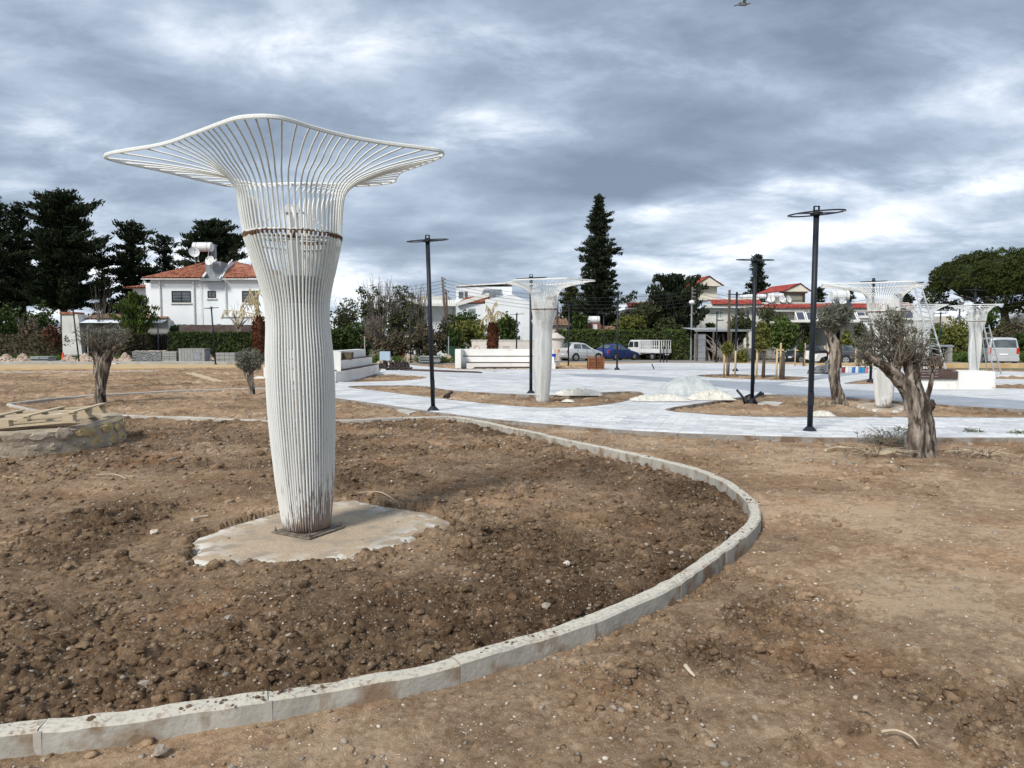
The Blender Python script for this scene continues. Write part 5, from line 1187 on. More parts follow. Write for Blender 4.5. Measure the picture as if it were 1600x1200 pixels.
h.box('wall', PINKW, 812, 886, 508, None, 0, 5); roof_slope('roof', (X(822), -.3, Z(509)), (X(892), -.3, Z(509)), (X(888), 3, Z(497)), (X(826), 3, Z(497)), TILEB, h.t)
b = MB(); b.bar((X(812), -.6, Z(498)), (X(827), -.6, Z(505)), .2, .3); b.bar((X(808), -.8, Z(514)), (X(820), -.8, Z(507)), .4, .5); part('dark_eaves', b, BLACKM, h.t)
# brick hut with wrapped tank
h = H('brick_hut', 'small red brick hut carrying a wrapped water tank', 'outbuilding', 920, 69.5); X, Z = h.x, h.z
BRK = mat('red_brick', (.15, .06, .045), (.24, .11, .085), scale=5, rough=.9)
h.box('wall', BRK, 920, 938.5, 505, None, 0, 1.2); b = MB(); b.b2(X(926), X(933), -.06, -.003, Z(516), Z(507)); part('door', b, TRIM, h.t)
roof_slope('roof', (X(939), -.3, Z(517)), (X(968), -.3, Z(517)), (X(962), 1.8, Z(509)), (X(940), 1.8, Z(509)), TILEB, h.t)
heater('wrapped white water tank on top of the small brick hut', 928, 500, 70, 1.15, .38, None, False, leg=.05)
# long white house with red parapet bands and two gabled towers
h = H('long_white_house', 'long white house with red roof bands behind the shed and hedges', 'house', 1100, 76); X, Z = h.x, h.z
h.box('wall', OFFW, 980, 1050, 482, None, 1, 8); h.box('wall', OFFW, 1096, 1200, 481, None, 0, 8); h.box('wall', OFFW, 1200.1, 1420, 486, None, .6, 8)
def band(x0, x1, yt, yb, y): roof_slope('roof', (X(x0), y - .8, Z(yb)), (X(x1), y - .8, Z(yb)), (X(x1), y + .3, Z(yt)), (X(x0), y + .3, Z(yt)), TILER, h.t, .4, .03)
band(980, 1050, 472, 478.5, .8); band(1108, 1186, 468, 476, -.1); band(1180, 1290, 475, 482, -.2); band(1288, 1420, 474, 482, -.2)
for x0, x1, yt, yb, y in ((978, 1052, 478.6, 482, .2), (1098, 1190, 476.1, 480.5, -.7), (1182, 1422, 482.1, 486, -.8), (1108, 1186, 465.5, 467.8, .3), (1180, 1420, 472.4, 474.6, .2), (978, 1050, 470, 471.8, 1.2)): h.box('cornice', TRIM, x0, x1, yt, yb, y, y + .5)
h.window(1120, 1127.5, 485, 498, 0, 1, TRIM, GLASSB, True); h.window(1137.5, 1141, 484, 496, 0, 0, TRIM, GLASS, False); h.window(1152, 1159, 482, 497, 0, 1, TRIM, GLASSB, False)
h.window(1164, 1171, 484, 497, 0, 0, TRIM, GLASS, False); h.window(1215, 1226, 490, 500, .6, 1, GREYM, GLASSB, False); h.window(1255, 1268, 489, 500, .6, 1, GREYM, GLASSB, False)
def tower(label, x0, x1, ap_x, yt, ye, yb, Yd, dark=False, lx=None):
    h = H('gabled_tower', label, 'house', x0, Yd, group='cream roof towers with red gables'); X, Z = h.x, h.z; dep = 5
    b = MB(); b.xprism([(X(x0 + 4), Z(yb)), (X(x1 - 6), Z(yb)), (X(x1 - 6), Z(ye)), (X(x0 + 4), Z(ye))], .7, dep); part('wall', b, CREAM, h.t)
    b = MB(); b.xprism([(X(x0), Z(ye)), (X(x1), Z(ye)), (X(ap_x), Z(yt) - .1)], 0, .2); part('gable', b, CREAM, h.t)
    sh = X(lx) - X(x0)
    roof_slope('roof', (X(lx), dep, Z(ye) + .02), (X(x0) - .05, -.15, Z(ye) + .02), (X(ap_x), -.15, Z(yt)), (X(ap_x) + sh, dep, Z(yt)), TILER, h.t, .35, .03)
    roof_slope('roof', (X(x1) + .1, -.15, Z(ye) + .02), (X(x1) + .1 + sh, dep, Z(ye) + .02), (X(ap_x) + sh, dep, Z(yt)), (X(ap_x), -.15, Z(yt)), TILER, h.t, .35, .03)
    if dark:
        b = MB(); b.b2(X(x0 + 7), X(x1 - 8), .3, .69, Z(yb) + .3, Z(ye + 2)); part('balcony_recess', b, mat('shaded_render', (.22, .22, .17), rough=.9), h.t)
        b = MB(); b.b2(X(x0 + 32), X(x0 + 35), .1, .3, Z(yb), Z(ye)); b.b2(X(x0 + 1), X(x1 - 4), .02, .6, Z(ye + 2.5), Z(ye)); part('balcony_frame', b, mat('dark_brown_wood', (.07, .035, .028), rough=.7), h.t)
    return h
tower('cream gabled roof tower with red roof above the bushy dark tree', 1084, 1128, 1106, 431, 447, 468, 77.5, lx=1070)
tower('cream roof tower with red gable and dark balcony right of the small conifer', 1222, 1264, 1248, 442.5, 455.5, 473, 78.5, True, 1204)
for i, (px, rr) in enumerate(((1163, .28), (1175, .28), (1190, .32), (1206, .33), (1218, .33))):
    heater(['first', 'second', 'third', 'fourth', 'fifth'][i] + ' white water tank from the left in the row on the long roof', px, 463 - (1 if i > 2 else 0), 77, .95 if i < 3 else .8, rr * .8, 'row of water tanks on the long roof', False, leg=.45)
for i, px in enumerate((1204, 1222, 1232)): dish(['white satellite dish left of the rooftop group', 'white satellite dish in the middle of the rooftop group', 'white satellite dish at the right of the rooftop group'][i], px, 467, 76, .40, [-.5, .2, .6][i], stand=.6)
p = at(1021, 470, 78); b = MB(); b.tube([(0, 0, 0), (0, 0, 2.9)], .035, 6); b.box((0, 0, 1.9), (.5, .05, .05)); b.box((0, 0, 2.3), (.3, .05, .05)); solo('antenna_mast', b, GREYM, 'thin rooftop antenna mast above the left red roof band', 'antenna', p)
heater('white water tank on the roof left of the bushy dark tree', 1026, 462, 77, 1.9, .42, None, False, leg=.4)
# bungalow with solar panels
h = H('bungalow', 'white bungalow with tilted solar panels on its flat roof', 'house', 1237, 57); X, Z = h.x, h.z
h.box('wall', OFFW, 1248, 1262, 503, None, 2.2, 5); h.box('wall', WHITE, 1306, 1316, 503.8, None, 1.5, 5); h.box('wall', OFFW, 1320, 1352, 503.8, None, 2.5, 5); h.box('wall', OFFW, 1262, 1306, 503.8, None, 3.6, 5)
h.box('end_wall', WHITE, 1343, 1360, 497.2, None, .2, 2.4); h.box('roof_slab', TRIM, 1234, 1342.8, 500, 503.6, -.1, 5.2); h.box('roof_slab', TRIM, 1343, 1362, 493, 497, -.05, 5.3)
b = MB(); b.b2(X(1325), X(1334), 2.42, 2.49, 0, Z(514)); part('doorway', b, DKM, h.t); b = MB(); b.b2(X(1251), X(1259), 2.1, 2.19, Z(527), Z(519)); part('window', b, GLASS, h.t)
for x0 in (1246, 1262, 1278, 1296, 1312, 1327, 1343, 1356):
    b = MB(); b.add([(X(x0), .1, Z(500)), (X(x0 + 13), .1, Z(500)), (X(x0 + 21), 1.6, Z(486.5)), (X(x0 + 8), 1.6, Z(486.5))], [(0, 1, 2, 3)]); f = MB()
    for q in ((X(x0), .1, Z(500), X(x0 + 8), 1.6, Z(486.5)), (X(x0 + 13), .1, Z(500), X(x0 + 21), 1.6, Z(486.5))): f.bar(q[:3], q[3:], .09, .05)
    f.bar((X(x0), .1, Z(500)), (X(x0 + 13), .1, Z(500)), .06); f.bar((X(x0 + 8), 1.6, Z(486.5)), (X(x0 + 21), 1.6, Z(486.5)), .06); f.bar((X(x0 + 8), 1.62, Z(486.5)), (X(x0 + 8), 1.62, Z(499.8)), .05)
    s_ = part('solar_panel', b, PVM, h.t); part('panel_frame', f, TRIM, s_)
heater('large white water tank on the bungalow roof behind the slim olive', 1312, 462, 60, 1.45, .45, leg=1.0); dish('round white satellite dish below the big bungalow roof tank', 1316, 471, 59, .34, .2, stand=1.0)
h = H('annex_building', 'pale annex with dark solar panels right of the bungalow', 'house', 1420, 60); X, Z = h.x, h.z
h.box('wall', OFFW, 1380, 1445, 500, None, .2, 4); h.box('roof_slab', TRIM, 1378, 1448, 496.8, 499.8, -.1, 4.2)
for x0 in (1420, 1432): b = MB(); b.bar((X(x0 + 5), .1, Z(496.6)), (X(x0 + 8), 1.6, Z(485)), (X(x0 + 11) - X(x0)), .06); part('solar_panel', b, PVM, h.t)
h = H('far_pale_building', 'pale flat building glimpsed under the umbrella pine', 'building', 1472, 85); X, Z = h.x, h.z
h.box('wall', PINKW, 1470, 1490, 494, None, 0, 4); h = H('far_pale_building', 'small white roof glimpsed at the right edge below the pine', 'building', 1585, 80); X, Z = h.x, h.z
b = MB(); b.xprism([(X(1588), Z(498)), (X(1618), Z(498)), (X(1614), Z(490)), (X(1598), Z(488))], 0, 3); part('roof', b, TRIM, h.t); h.box('wall', OFFW, 1590, 1616, 498, None, .1, 3)
h = H('far_pale_building', 'white villa glimpsed behind bare trees left of the utility pole', 'building', 640, 82); h.box('wall', OFFW, 655, 700, 462, None, 0, 4)
# tin roofed shed
h = H('tin_shed', 'open fronted shed with grey tin roof and stacked timber inside', 'shed', 1082, 60); X, Z = h.x, h.z
b = MB(); V = []; n = 60
for i in range(n + 1): xx = X(1080) + (X(1180) - X(1080)) * i / n; e = .04 * (i % 2); V += [(xx, -1.2, Z(516) + e), (xx, 3.5, Z(511.5) + e)]
b.add(V, [(2 * i, 2 * i + 2, 2 * i + 3, 2 * i + 1) for i in range(n)]); b.b2(X(1080), X(1180), -1.15, -1.05, Z(518), Z(516.3)); part('tin_roof', b, METAL, h.t)
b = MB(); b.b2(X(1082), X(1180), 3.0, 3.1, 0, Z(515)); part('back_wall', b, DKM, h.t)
b = MB()
for i in range(9): z = i * .25; b.b2(X(1081), X(1098), -.9 - .03 * (i % 2), -.8, z, z + .24)
part('slatted_wall', b, GREYM, h.t)
for px in (1082, 1108, 1135, 1160, 1178): b = MB(); b.b2(X(px), X(px) + .12, -1.1, -.98, 0, Z(517)); part('post', b, BARK, h.t)
WOOD = mat('weathered_timber', (.14, .11, .085), (.28, .235, .19), scale=4, rough=.9, stretch=(1, 1, .2), obj=.5); rr = random.Random(4)
for i in range(14): b = MB(); x = X(1096 + i * 5.2); b.bar((x, -.6, 0), (x + rr.uniform(-.3, .9), .4, rr.uniform(1.3, 2.3)), .1, .16); part('timber_plank', b, WOOD, h.t)
# a dead tangle of branches in front of the shed
t = thing('dead_branches', 'tangle of pale bare branches in front of the tin shed', 'branches', (at(1137, 545, 57).x, 57, -.2)); b = MB(); rr = random.Random(9)
for k in range(40):
    a = rr.uniform(0, 6.28); P = [(0, 0, .1)]; 
    for j in range(4): P.append((P[-1][0] + math.cos(a) * .45, P[-1][1] + math.sin(a) * .3, P[-1][2] + rr.uniform(.05, .6))); a += rr.uniform(-.7, .7)
    b.tube(P, [.05, .04, .03, .02, .01], 5)
part('branches', b, mat('pale_dead_wood', (.28, .25, .21), (.4, .36, .3), rough=.9), t)

# boundary wall, curved wall
def wallbox(name, label, x0, x1, yt, Y, th, m, gz=-.2, cat='wall'):
    a, c = W(x0, yt, Y), W(x1, yt, Y); b = MB(); b.b2(0, c.x - a.x, 0, th, 0, a.z - gz - .06); t = thing(name, label, cat, (a.x, Y, gz)); part('wall_face', b, m, t)
    b = MB(); b.b2(-.05, c.x - a.x + .05, -.05, th + .05, a.z - gz - .058, a.z - gz); part('coping', b, TRIM, t); return t
wb = wallbox('boundary_wall', 'pinkish white boundary wall behind the stepped seating', 737, 862, 531, 56, .25, PINKW)
# the faded painted marks on it
INK = mat('faded_paint', (.40, .33, .33), rough=.9); INKR = mat('faded_red_paint', (.50, .30, .27), rough=.9)
s56 = 56 / FPX
b = MB(); b.loop([((745 - 737) * s56 + .22 * math.cos(a), -.012, 1.0 + .3 * math.sin(a)) for a in [i * .4 for i in range(16)]], .012, .03, 4); b.b2((741 - 737) * s56, (741 - 737) * s56 + .05, -.015, -.004, .7, 1.3); part('painted_mark', b, INKR, wb)
for k in range(5): b = MB(); x = (786 - 737 + k * 2.1) * s56; b.b2(x, x + .05, -.012, -.003, .55, 1.25); part('painted_mark', b, INK, wb)
b = MB(); b.b2((785 - 737) * s56, (796.5 - 737) * s56, -.02, -.0125, 1.2, 1.25); part('painted_mark', b, INK, wb)
for k in range(2): b = MB(); x = (805 - 737 + k * 9) * s56; b.bar((x, -.012, .6), (x + .3, -.012, 1.1), .04, .015); part('painted_mark', b, INKR, wb)
t = thing('round_shed', 'small round plastered hut with shallow tile cap left of the silver car', 'outbuilding', (at(868, 540, 60).x, 60, -.2)); s = 60 / FPX
b = MB(); b.lathe([(12 * s, 0), (13 * s, 1.8)], 24); part('wall', b, PINKW, t, smooth=False); b = MB(); b.lathe([(15 * s, 0), (15.5 * s, .1), (3 * s, .55)], 24, (0, 0, 1.8)); part('tile_cap', b, mat('pale_tiles', (.42, .37, .33), (.55, .5, .45), scale=3, rough=.9), t)

# ---------------------------------------------------------------- stepped seating in white concrete
SEAT = mat('white_seating_concrete', (.68, .67, .63), (.76, .75, .72), scale=1, rough=.85, bump=.1, bscale=20, c3=(.55, .50, .42), s3=3, r3=(.62, .74))
PLANK = mat('dark_brown_plank', (.055, .032, .026), (.10, .062, .05), scale=5, rough=.7, stretch=(.2, 1, 1), obj=.4)
def seat_block(path, dep, z0, z1, parent, name='seat_tier', curved=True):
    n = len(path); V = []; off = []
    for i, p in enumerate(path):
        d = (path[min(i + 1, n - 1)] - path[max(i - 1, 0)]).normalized(); nn = Vector((-d.y, d.x, 0)) if curved else Vector((0, 1, 0)); off.append(p + nn * dep)
    poly = [(q.x, q.y) for q in path] + [(q.x, q.y) for q in reversed(off)]; b = MB(); b.prism(poly, z0, z1); return part(name, b, SEAT, parent)
o = G(713, 577, 0); t = thing('stepped_seating', 'right hand white stepped seating wall with dark seat boards', 'seating wall', (o.x, o.y, 0)); Yb = o.y
def sp(px, d): w = W(px, 560, Yb + d); return Vector((w.x - o.x, d, 0))
zt = lambda py, d: W(800, py, Yb + d).z
for i, (x0, x1, d0, d1, py) in enumerate([(711, 864, 2.2, 3.0, 545.5), (711.5, 720, -.0, 2.19, 546), (720.2, 866, 1.3, 2.19, 557.5), (729, 868, .3, 1.29, 567.5)]):
    P = [sp(x0 + (x1 - x0) * k / 10, d0 + (.2 * math.sin(k / 10 * PI) if x1 > 750 else 0)) for k in range(11)]; seat_block(P, (d1 - d0), .0, zt(py, d0), t, curved=False)
for i, (x0, x1, d, py) in enumerate([(720.5, 838, 1.35, 556.6), (729, 832, .34, 566.6), (741, 775, -.9, 574), (770, 832, -.7, 575)]):
    for q in range(2):
        b = MB(); a, c = sp(x0, d + q * .2), sp(x1, d + q * .2); zz = zt(py, d) if i < 2 else .09 + .04 * q; b.bar((a.x, a.y + (.25 if i < 2 else 0), zz), (c.x, c.y + (.25 if i < 2 else .3), zz), .16, .04)
        if i < 2: part('seat_board', b, PLANK, t)
        else: solo('loose_board', b, PLANK, ['left', 'right'][i - 2] + [' front', ' rear'][q] + ' dark loose board on the paving before the right seating', 'board', (o.x, o.y, 0), group='loose boards by the right seating')
o = G(592, 585, 0); t = thing('stepped_seating', 'left hand white stepped seating partly hidden by the near sculpture', 'seating wall', (0, 0, 0))
low = catmull([G(a, b_, .02) for a, b_ in ((412, 589), (440, 593), (480, 597), (525, 598), (560, 592), (592, 584))], 3)
def shift(path, d):
    out = []
    for i, p in enumerate(path):
        dd = (path[min(i + 1, len(path) - 1)] - path[max(i - 1, 0)]).normalized(); out.append(Vector((p.x - dd.y * d, p.y + dd.x * d, 0)))
    return out
l2 = shift(low, .30); l3 = shift(low, .60)
seat_block(low, .29, 0, .43, t); seat_block(l2, .29, 0, .79, t); seat_block(l3, .40, 0, 1.15, t)
for pth, z in ((shift(low, .17), .45), (shift(low, .47), .81)):
    for i in range(0, len(pth) - 1, 2):
        a, c = pth[i], pth[min(i + 2, len(pth) - 1)]; b = MB(); m_ = (a + c) / 2; b.bar((a.x - m_.x, a.y - m_.y, 0), (c.x - m_.x, c.y - m_.y, .0), .24, .035); part('seat_board', b, PLANK, t, loc=(m_.x, m_.y, z + rnd.uniform(-.003, .003)))
b = MB(); b.xprism([(-.22, 0), (.22, 0), (.24, .26), (-.24, .26)], -.2, .2); p = shift(low, .46)[-4]; solo('wooden_box', b, mat('mossy_wood', (.06, .045, .03), (.12, .10, .06), rough=.9), 'small dark wooden box resting on the middle step of the left seating', 'box', (p.x, p.y, .82))
# valve
BLUE = mat('blue_plastic', (.02, .16, .26), (.03, .22, .33), rough=.5); p = G(561, 590, 0); b = MB(); b.tube([(-.12, 0, 0), (0, 0, .25), (.02, 0, .32)], .05, 8); b.ico((.05, 0, .40), (.14, .08, .08), 1, .3); b.ico((-.02, 0, .30), (.07, .07, .12), 1, .2)
solo('pipe_valve', b, BLUE, 'blue plastic pipe valve standing in the soil strip before the left seating', 'valve', p)

# bench wall on the right
o = G(1525, 608, .05); Yb = o.y; t = thing('bench_wall', 'white concrete bench wall with dark brown slatted seat and backrest', 'bench', (o.x, o.y, 0)); s = Yb / FPX
def bx(px): return (px - 1525) * s
b = MB(); b.box(((bx(1497.5) + bx(1554)) / 2, .45, .30), (bx(1554) - bx(1497.5), .9, .60)); part('concrete_block', b, SEAT, t)
b = MB(); b.xprism([(bx(1430), 0), (bx(1497.3), 0), (bx(1497.3), .34), (bx(1430), .34)], .1, .9); part('concrete_plinth', b, SEAT, t)
for k in range(3): b = MB(); b.b2(bx(1431), bx(1497), .04 - .0, .10 - .002, .36 + k * .085, .435 + k * .085); part('front_board', b, PLANK, t)
for k in range(5): b = MB(); b.b2(bx(1431), bx(1497), .12 + k * .14, .24 + k * .14, .615, .65); part('seat_slat', b, PLANK, t)
for k in range(4): b = MB(); b.b2(bx(1431), bx(1503), 1.0 + .02 * k, 1.05 + .02 * k, .72 + k * .085, .795 + k * .085); part('back_slat', b, PLANK, t)
for px in (1434, 1468, 1502): b = MB(); b.b2(bx(px) - .03, bx(px) + .03, 1.06 if px < 1500 else 1.09, 1.16, .3, 1.06); part('back_support', b, PLANK, t)

# ---------------------------------------------------------------- vehicles
def paint(name, c, metal=.3): return mat(name, c, tuple(x * .93 for x in c), scale=2, rough=.28, spec=.6, metal=metal)
TYRE = mat('tyre_rubber', (.018, .018, .018), rough=.85); RIMM = mat('wheel_rim', (.38, .39, .40), rough=.4, metal=.5); LAMPG = mat('headlamp_glass', (.55, .57, .58), rough=.15, spec=.8)
TAIL = mat('tail_lamp', (.42, .02, .015), rough=.25); PLATEW = mat('number_plate', (.72, .72, .70), rough=.5); CARGL = mat('car_glass', (.030, .038, .042), (.10, .12, .125), scale=1.2, rough=.06, spec=.9); BUMP = mat('black_plastic', (.02, .02, .022), rough=.6)
def wheel(t, x, y, r=.31, w=.2):
    o = thing_part(t, 'wheel', (x, y, r)); s = 1 if y > 0 else -1
    b = MB(); b.tube([(0, -w / 2, 0), (0, -w / 2 + .03, 0), (0, w / 2 - .03, 0), (0, w / 2, 0)], [r * .88, r, r, r * .88], 18); part('tyre', b, TYRE, o)
    b = MB(); b.cyl((0, s * (w / 2 + .004), 0), r * .62, .02, 16, 'y'); part('rim', b, RIMM, o)
    b = MB()
    for k in range(5): a = k * 2 * PI / 5 + .3; b.box((math.cos(a) * r * .36, s * (w / 2 + .018), math.sin(a) * r * .36), (r * .3, .006, r * .16), 0, 0, -a)
    part('rim_opening', b, TYRE, o)
def thing_part(t, name, loc):
    return link(name, None, t, loc)
def car(name, label, cat, loc, rz, st, color, wheels, wins, front, rear, r=.31, plate=True, tail=False):
    """st: stations (x, z bottom, z belt, z roof, half width belt, half width roof), x from the nose backwards; front looks to -x"""
    t = thing(name, label, cat, loc, rz); L_ = st[-1][0]; cx = L_ / 2
    def sec(x):
        for a, b_ in zip(st, st[1:]):
            if a[0] <= x <= b_[0] + 1e-6: f = (x - a[0]) / (b_[0] - a[0]); return [a[i] + (b_[i] - a[i]) * f for i in range(6)]
        return list(st[-1])
    xs = sorted(set([q[0] for q in st] + [q[0] * .5 + r_[0] * .5 for q, r_ in zip(st, st[1:])])); V = []; n = 12
    for x in xs:
        _, zb, zm, zr, wb_, wr = sec(x); top = .03 if zr > zm + .2 else .015
        half = [(wb_ * .90, zb), (wb_ * .985, zb + (zm - zb) * .35), (wb_, zb + (zm - zb) * .7), (wb_ * .965, zm), (wr, zr - .03), (wr * .6, zr + top)]
        for y, z in half: V.append((x - cx, y, z))
        for y, z in reversed(half): V.append((x - cx, -y, z))
    k = len(xs); F = [(i * n + j, (i + 1) * n + j, (i + 1) * n + (j + 1) % n, i * n + (j + 1) % n) for i in range(k - 1) for j in range(n)] + [tuple(range(n)), tuple((k - 1) * n + j for j in range(n - 1, -1, -1))]
    b = MB().add(V, F); body = part('body', b, color, t, smooth=False)
    md = body.modifiers.new('bevel', 'BEVEL'); md.width = .035; md.segments = 2; md.limit_method = 'ANGLE'; md.angle_limit = R(18)
    def sp_(x, f, s, off=.012):
        _, zb, zm, zr, wb_, wr = sec(x); y = wb_ * .965 + (wr - wb_ * .965) * f; return Vector((x - cx, s * (y + off), zm + (zr - .03 - zm) * f))
    for (a0, a1, b0, b1) in wins:                 # lower x range, upper x range
        for s in (-1, 1):
            q = [sp_(a0, .08, s), sp_(a1, .08, s), sp_(b1, .88, s), sp_(b0, .88, s)]; b = MB(); b.add(q + [Vector((v.x, v.y - s * .02, v.z)) for v in q], [(0, 1, 2, 3), (3, 2, 1, 0)]); part('side_window', b, CARGL, t)
    for nm, (x0, x1) in (('windscreen', front), ('rear_window', rear)):
        if x0 is None: continue
        A, B_ = sec(x0), sec(x1); g_ = .012; sgn = -1 if nm == 'windscreen' else 1
        q = [Vector((x0 - cx + sgn * .014, A[5] * .94, A[3] + g_)), Vector((x0 - cx + sgn * .014, -A[5] * .94, A[3] + g_)), Vector((x1 - cx + sgn * .014, -B_[5] * .92, B_[3] + g_ * .5)), Vector((x1 - cx + sgn * .014, B_[5] * .92, B_[3] + g_ * .5))]
        mid0 = (q[0] + q[1]) / 2 + Vector((sgn * .01, 0, .035)); mid1 = (q[2] + q[3]) / 2 + Vector((sgn * .01, 0, .035)); b = MB(); b.add([q[0], mid0, q[1], q[2], mid1, q[3]], [(0, 1, 4, 5), (1, 2, 3, 4), (5, 4, 1, 0), (4, 3, 2, 1)]); part(nm, b, CARGL, t)
    for x, in [(w,) for w in wheels]:
        for s in (-1, 1):
            w_ = sec(x)[4]; b = MB(); b.cyl((x - cx, s * (w_ * .93), r + .02), r * 1.17, .14, 20, 'y'); part('wheel_arch', b, BUMP, t); wheel(t, x - cx, s * (w_ - .07), r, .2)
    A = sec(.08); zh = A[1] + (A[2] - A[1]) * .80
    for s in (-1, 1):
        b = MB(); b.ico((.10 - cx, s * A[4] * .74, zh), (.14, .17, .085), 2); part('headlight', b, LAMPG, t, smooth=True)
        B_ = sec(L_ - .05); b = MB(); b.box((L_ - cx - .02, s * (B_[4] * .88), B_[2] * .92), (.06, .16, .42 if tail else .22)); part('tail_light', b, TAIL, t)
        C_ = sec(front[0] + .25); b = MB(); b.ico((front[0] + .25 - cx, s * (C_[4] + .09), C_[2] + .06), (.07, .10, .07), 1); part('mirror', b, color, t)
        for xd in (front[1] + .05, front[1] + .95):
            D_ = sec(min(xd, L_ - .4)); b = MB(); b.box((min(xd, L_ - .4) - cx, s * (D_[4] + .002), (D_[1] + D_[2]) / 2 + .05), (.012, .012, (D_[2] - D_[1]) * .8)); part('door_gap', b, BUMP, t)
    b = MB(); b.box((-cx - .005, 0, A[1] + .14), (.06, A[4] * 1.1, .12)); b.box((-cx - .002, 0, A[1] + .36), (.05, A[4] * .8, .05)); part('grille', b, BUMP, t)
    if plate: 
        b = MB(); b.box((-cx - .04, 0, A[1] + .24), (.02, .5, .11)); part('number_plate', b, PLATEW, t); b = MB(); b.box((L_ - cx + .02, 0, .75 if tail else .55), (.02, .5, .11)); part('number_plate', b, PLATEW, t)
    return t
HB = [(0, .30, .52, .55, .58, .50), (.14, .20, .68, .70, .78, .68), (.85, .18, .88, .93, .83, .72), (1.12, .18, .93, .99, .84, .70), (1.85, .18, .95, 1.43, .84, .60), (2.5, .18, .97, 1.50, .84, .60), (3.15, .18, 1.0, 1.46, .83, .59), (3.50, .22, 1.0, 1.08, .80, .62), (3.66, .35, .80, .84, .74, .60)]
WN = [(1.42, 2.32, 1.92, 2.30), (2.40, 3.12, 2.38, 3.0)]
Q = W(908, 560, 59)
car('parked_car', 'silver three door hatchback parked with its front towards the right', 'car', (Q.x + .1, 59.5, -.19), R(180 + 28), HB, paint('silver_paint', (.56, .58, .58)), (.72, 2.95), WN, (1.15, 1.82), (3.5, 3.15), .30)
HB2 = [(0, .30, .50, .53, .60, .52), (.16, .18, .62, .64, .80, .70), (1.05, .16, .80, .85, .84, .72), (1.35, .16, .84, .91, .85, .70), (2.15, .16, .88, 1.33, .85, .58), (2.8, .16, .90, 1.39, .85, .58), (3.5, .16, .93, 1.30, .84, .57), (3.92, .20, .93, 1.0, .80, .60), (4.05, .35, .72, .76, .74, .6)]
Q = W(970, 558, 61)
car('parked_car', 'blue hatchback parked between the silver car and the white pickup', 'car', (Q.x - .2, 61.3, -.19), R(180 + 40), HB2, paint('blue_paint', (.022, .045, .17)), (.85, 3.2), [(1.6, 2.5, 2.1, 2.48), (2.6, 3.45, 2.58, 3.3)], (1.38, 2.12), (3.9, 3.5), .30)
Q = W(1240, 556, 52)
car('parked_car', 'black car parked behind the staked trees with bonnet facing left', 'car', (Q.x + .6, 52, -.19), R(30), HB2, paint('black_paint', (.018, .020, .024)), (.85, 3.2), [(1.6, 2.5, 2.1, 2.48), (2.6, 3.45, 2.58, 3.3)], (1.38, 2.12), (3.9, 3.5), .32)
Q = W(1345, 556, 50)
car('parked_car', 'dark grey car half hidden behind the two olive trees', 'car', (Q.x + .4, 50.5, -.19), R(160), HB2, paint('dark_grey_paint', (.05, .055, .065)), (.85, 3.2), [(1.6, 2.5, 2.1, 2.48), (2.6, 3.45, 2.58, 3.3)], (1.38, 2.12), (3.9, 3.5), .32)
VN = [(0, .30, .70, .74, .80, .66), (.18, .22, .90, .95, .92, .78), (.80, .20, 1.08, 1.14, .95, .80), (1.15, .20, 1.12, 1.30, .96, .80), (1.85, .20, 1.14, 1.82, .96, .76), (2.6, .20, 1.14, 1.90, .96, .76), (4.9, .22, 1.14, 1.88, .95, .75), (5.05, .30, 1.12, 1.80, .93, .74), (5.14, .35, 1.02, 1.12, .90, .8)]
Q = W(1570, 560, 49)
car('parked_van', 'silver people carrier van seen from behind at the right edge', 'van', (Q.x + .75, 51.2, -.19), R(180 + 68), VN, paint('silver_van_paint', (.50, .52, .53)), (.95, 4.05), [(1.55, 2.5, 1.95, 2.48), (2.6, 3.8, 2.58, 3.78), (3.9, 4.8, 3.88, 4.75)], (1.2, 1.82), (5.13, 5.06), .34, True, True)
v = [o for o in bpy.data.objects if o.name.startswith('parked_van')][0]
b = MB(); b.add([(2.57 + .0, -.72, 1.22), (2.57, .72, 1.22), (2.50, .66, 1.72), (2.50, -.66, 1.72)], [(0, 1, 2, 3), (3, 2, 1, 0)]); part('rear_window', b, CARGL, v)
b = MB(); b.loop([(2.56 - .07 * z_, y_, 1.3 + z_) for y_, z_ in ((-.42, 0), (-.12, 0), (-.27, .26))], .012, .012, 4); part('window_sticker', b, TAIL, v)
b = MB(); b.box((2.60, 0, .42), (.1, 1.8, .26)); part('rear_bumper', b, bpy.data.materials['silver_van_paint'], v)
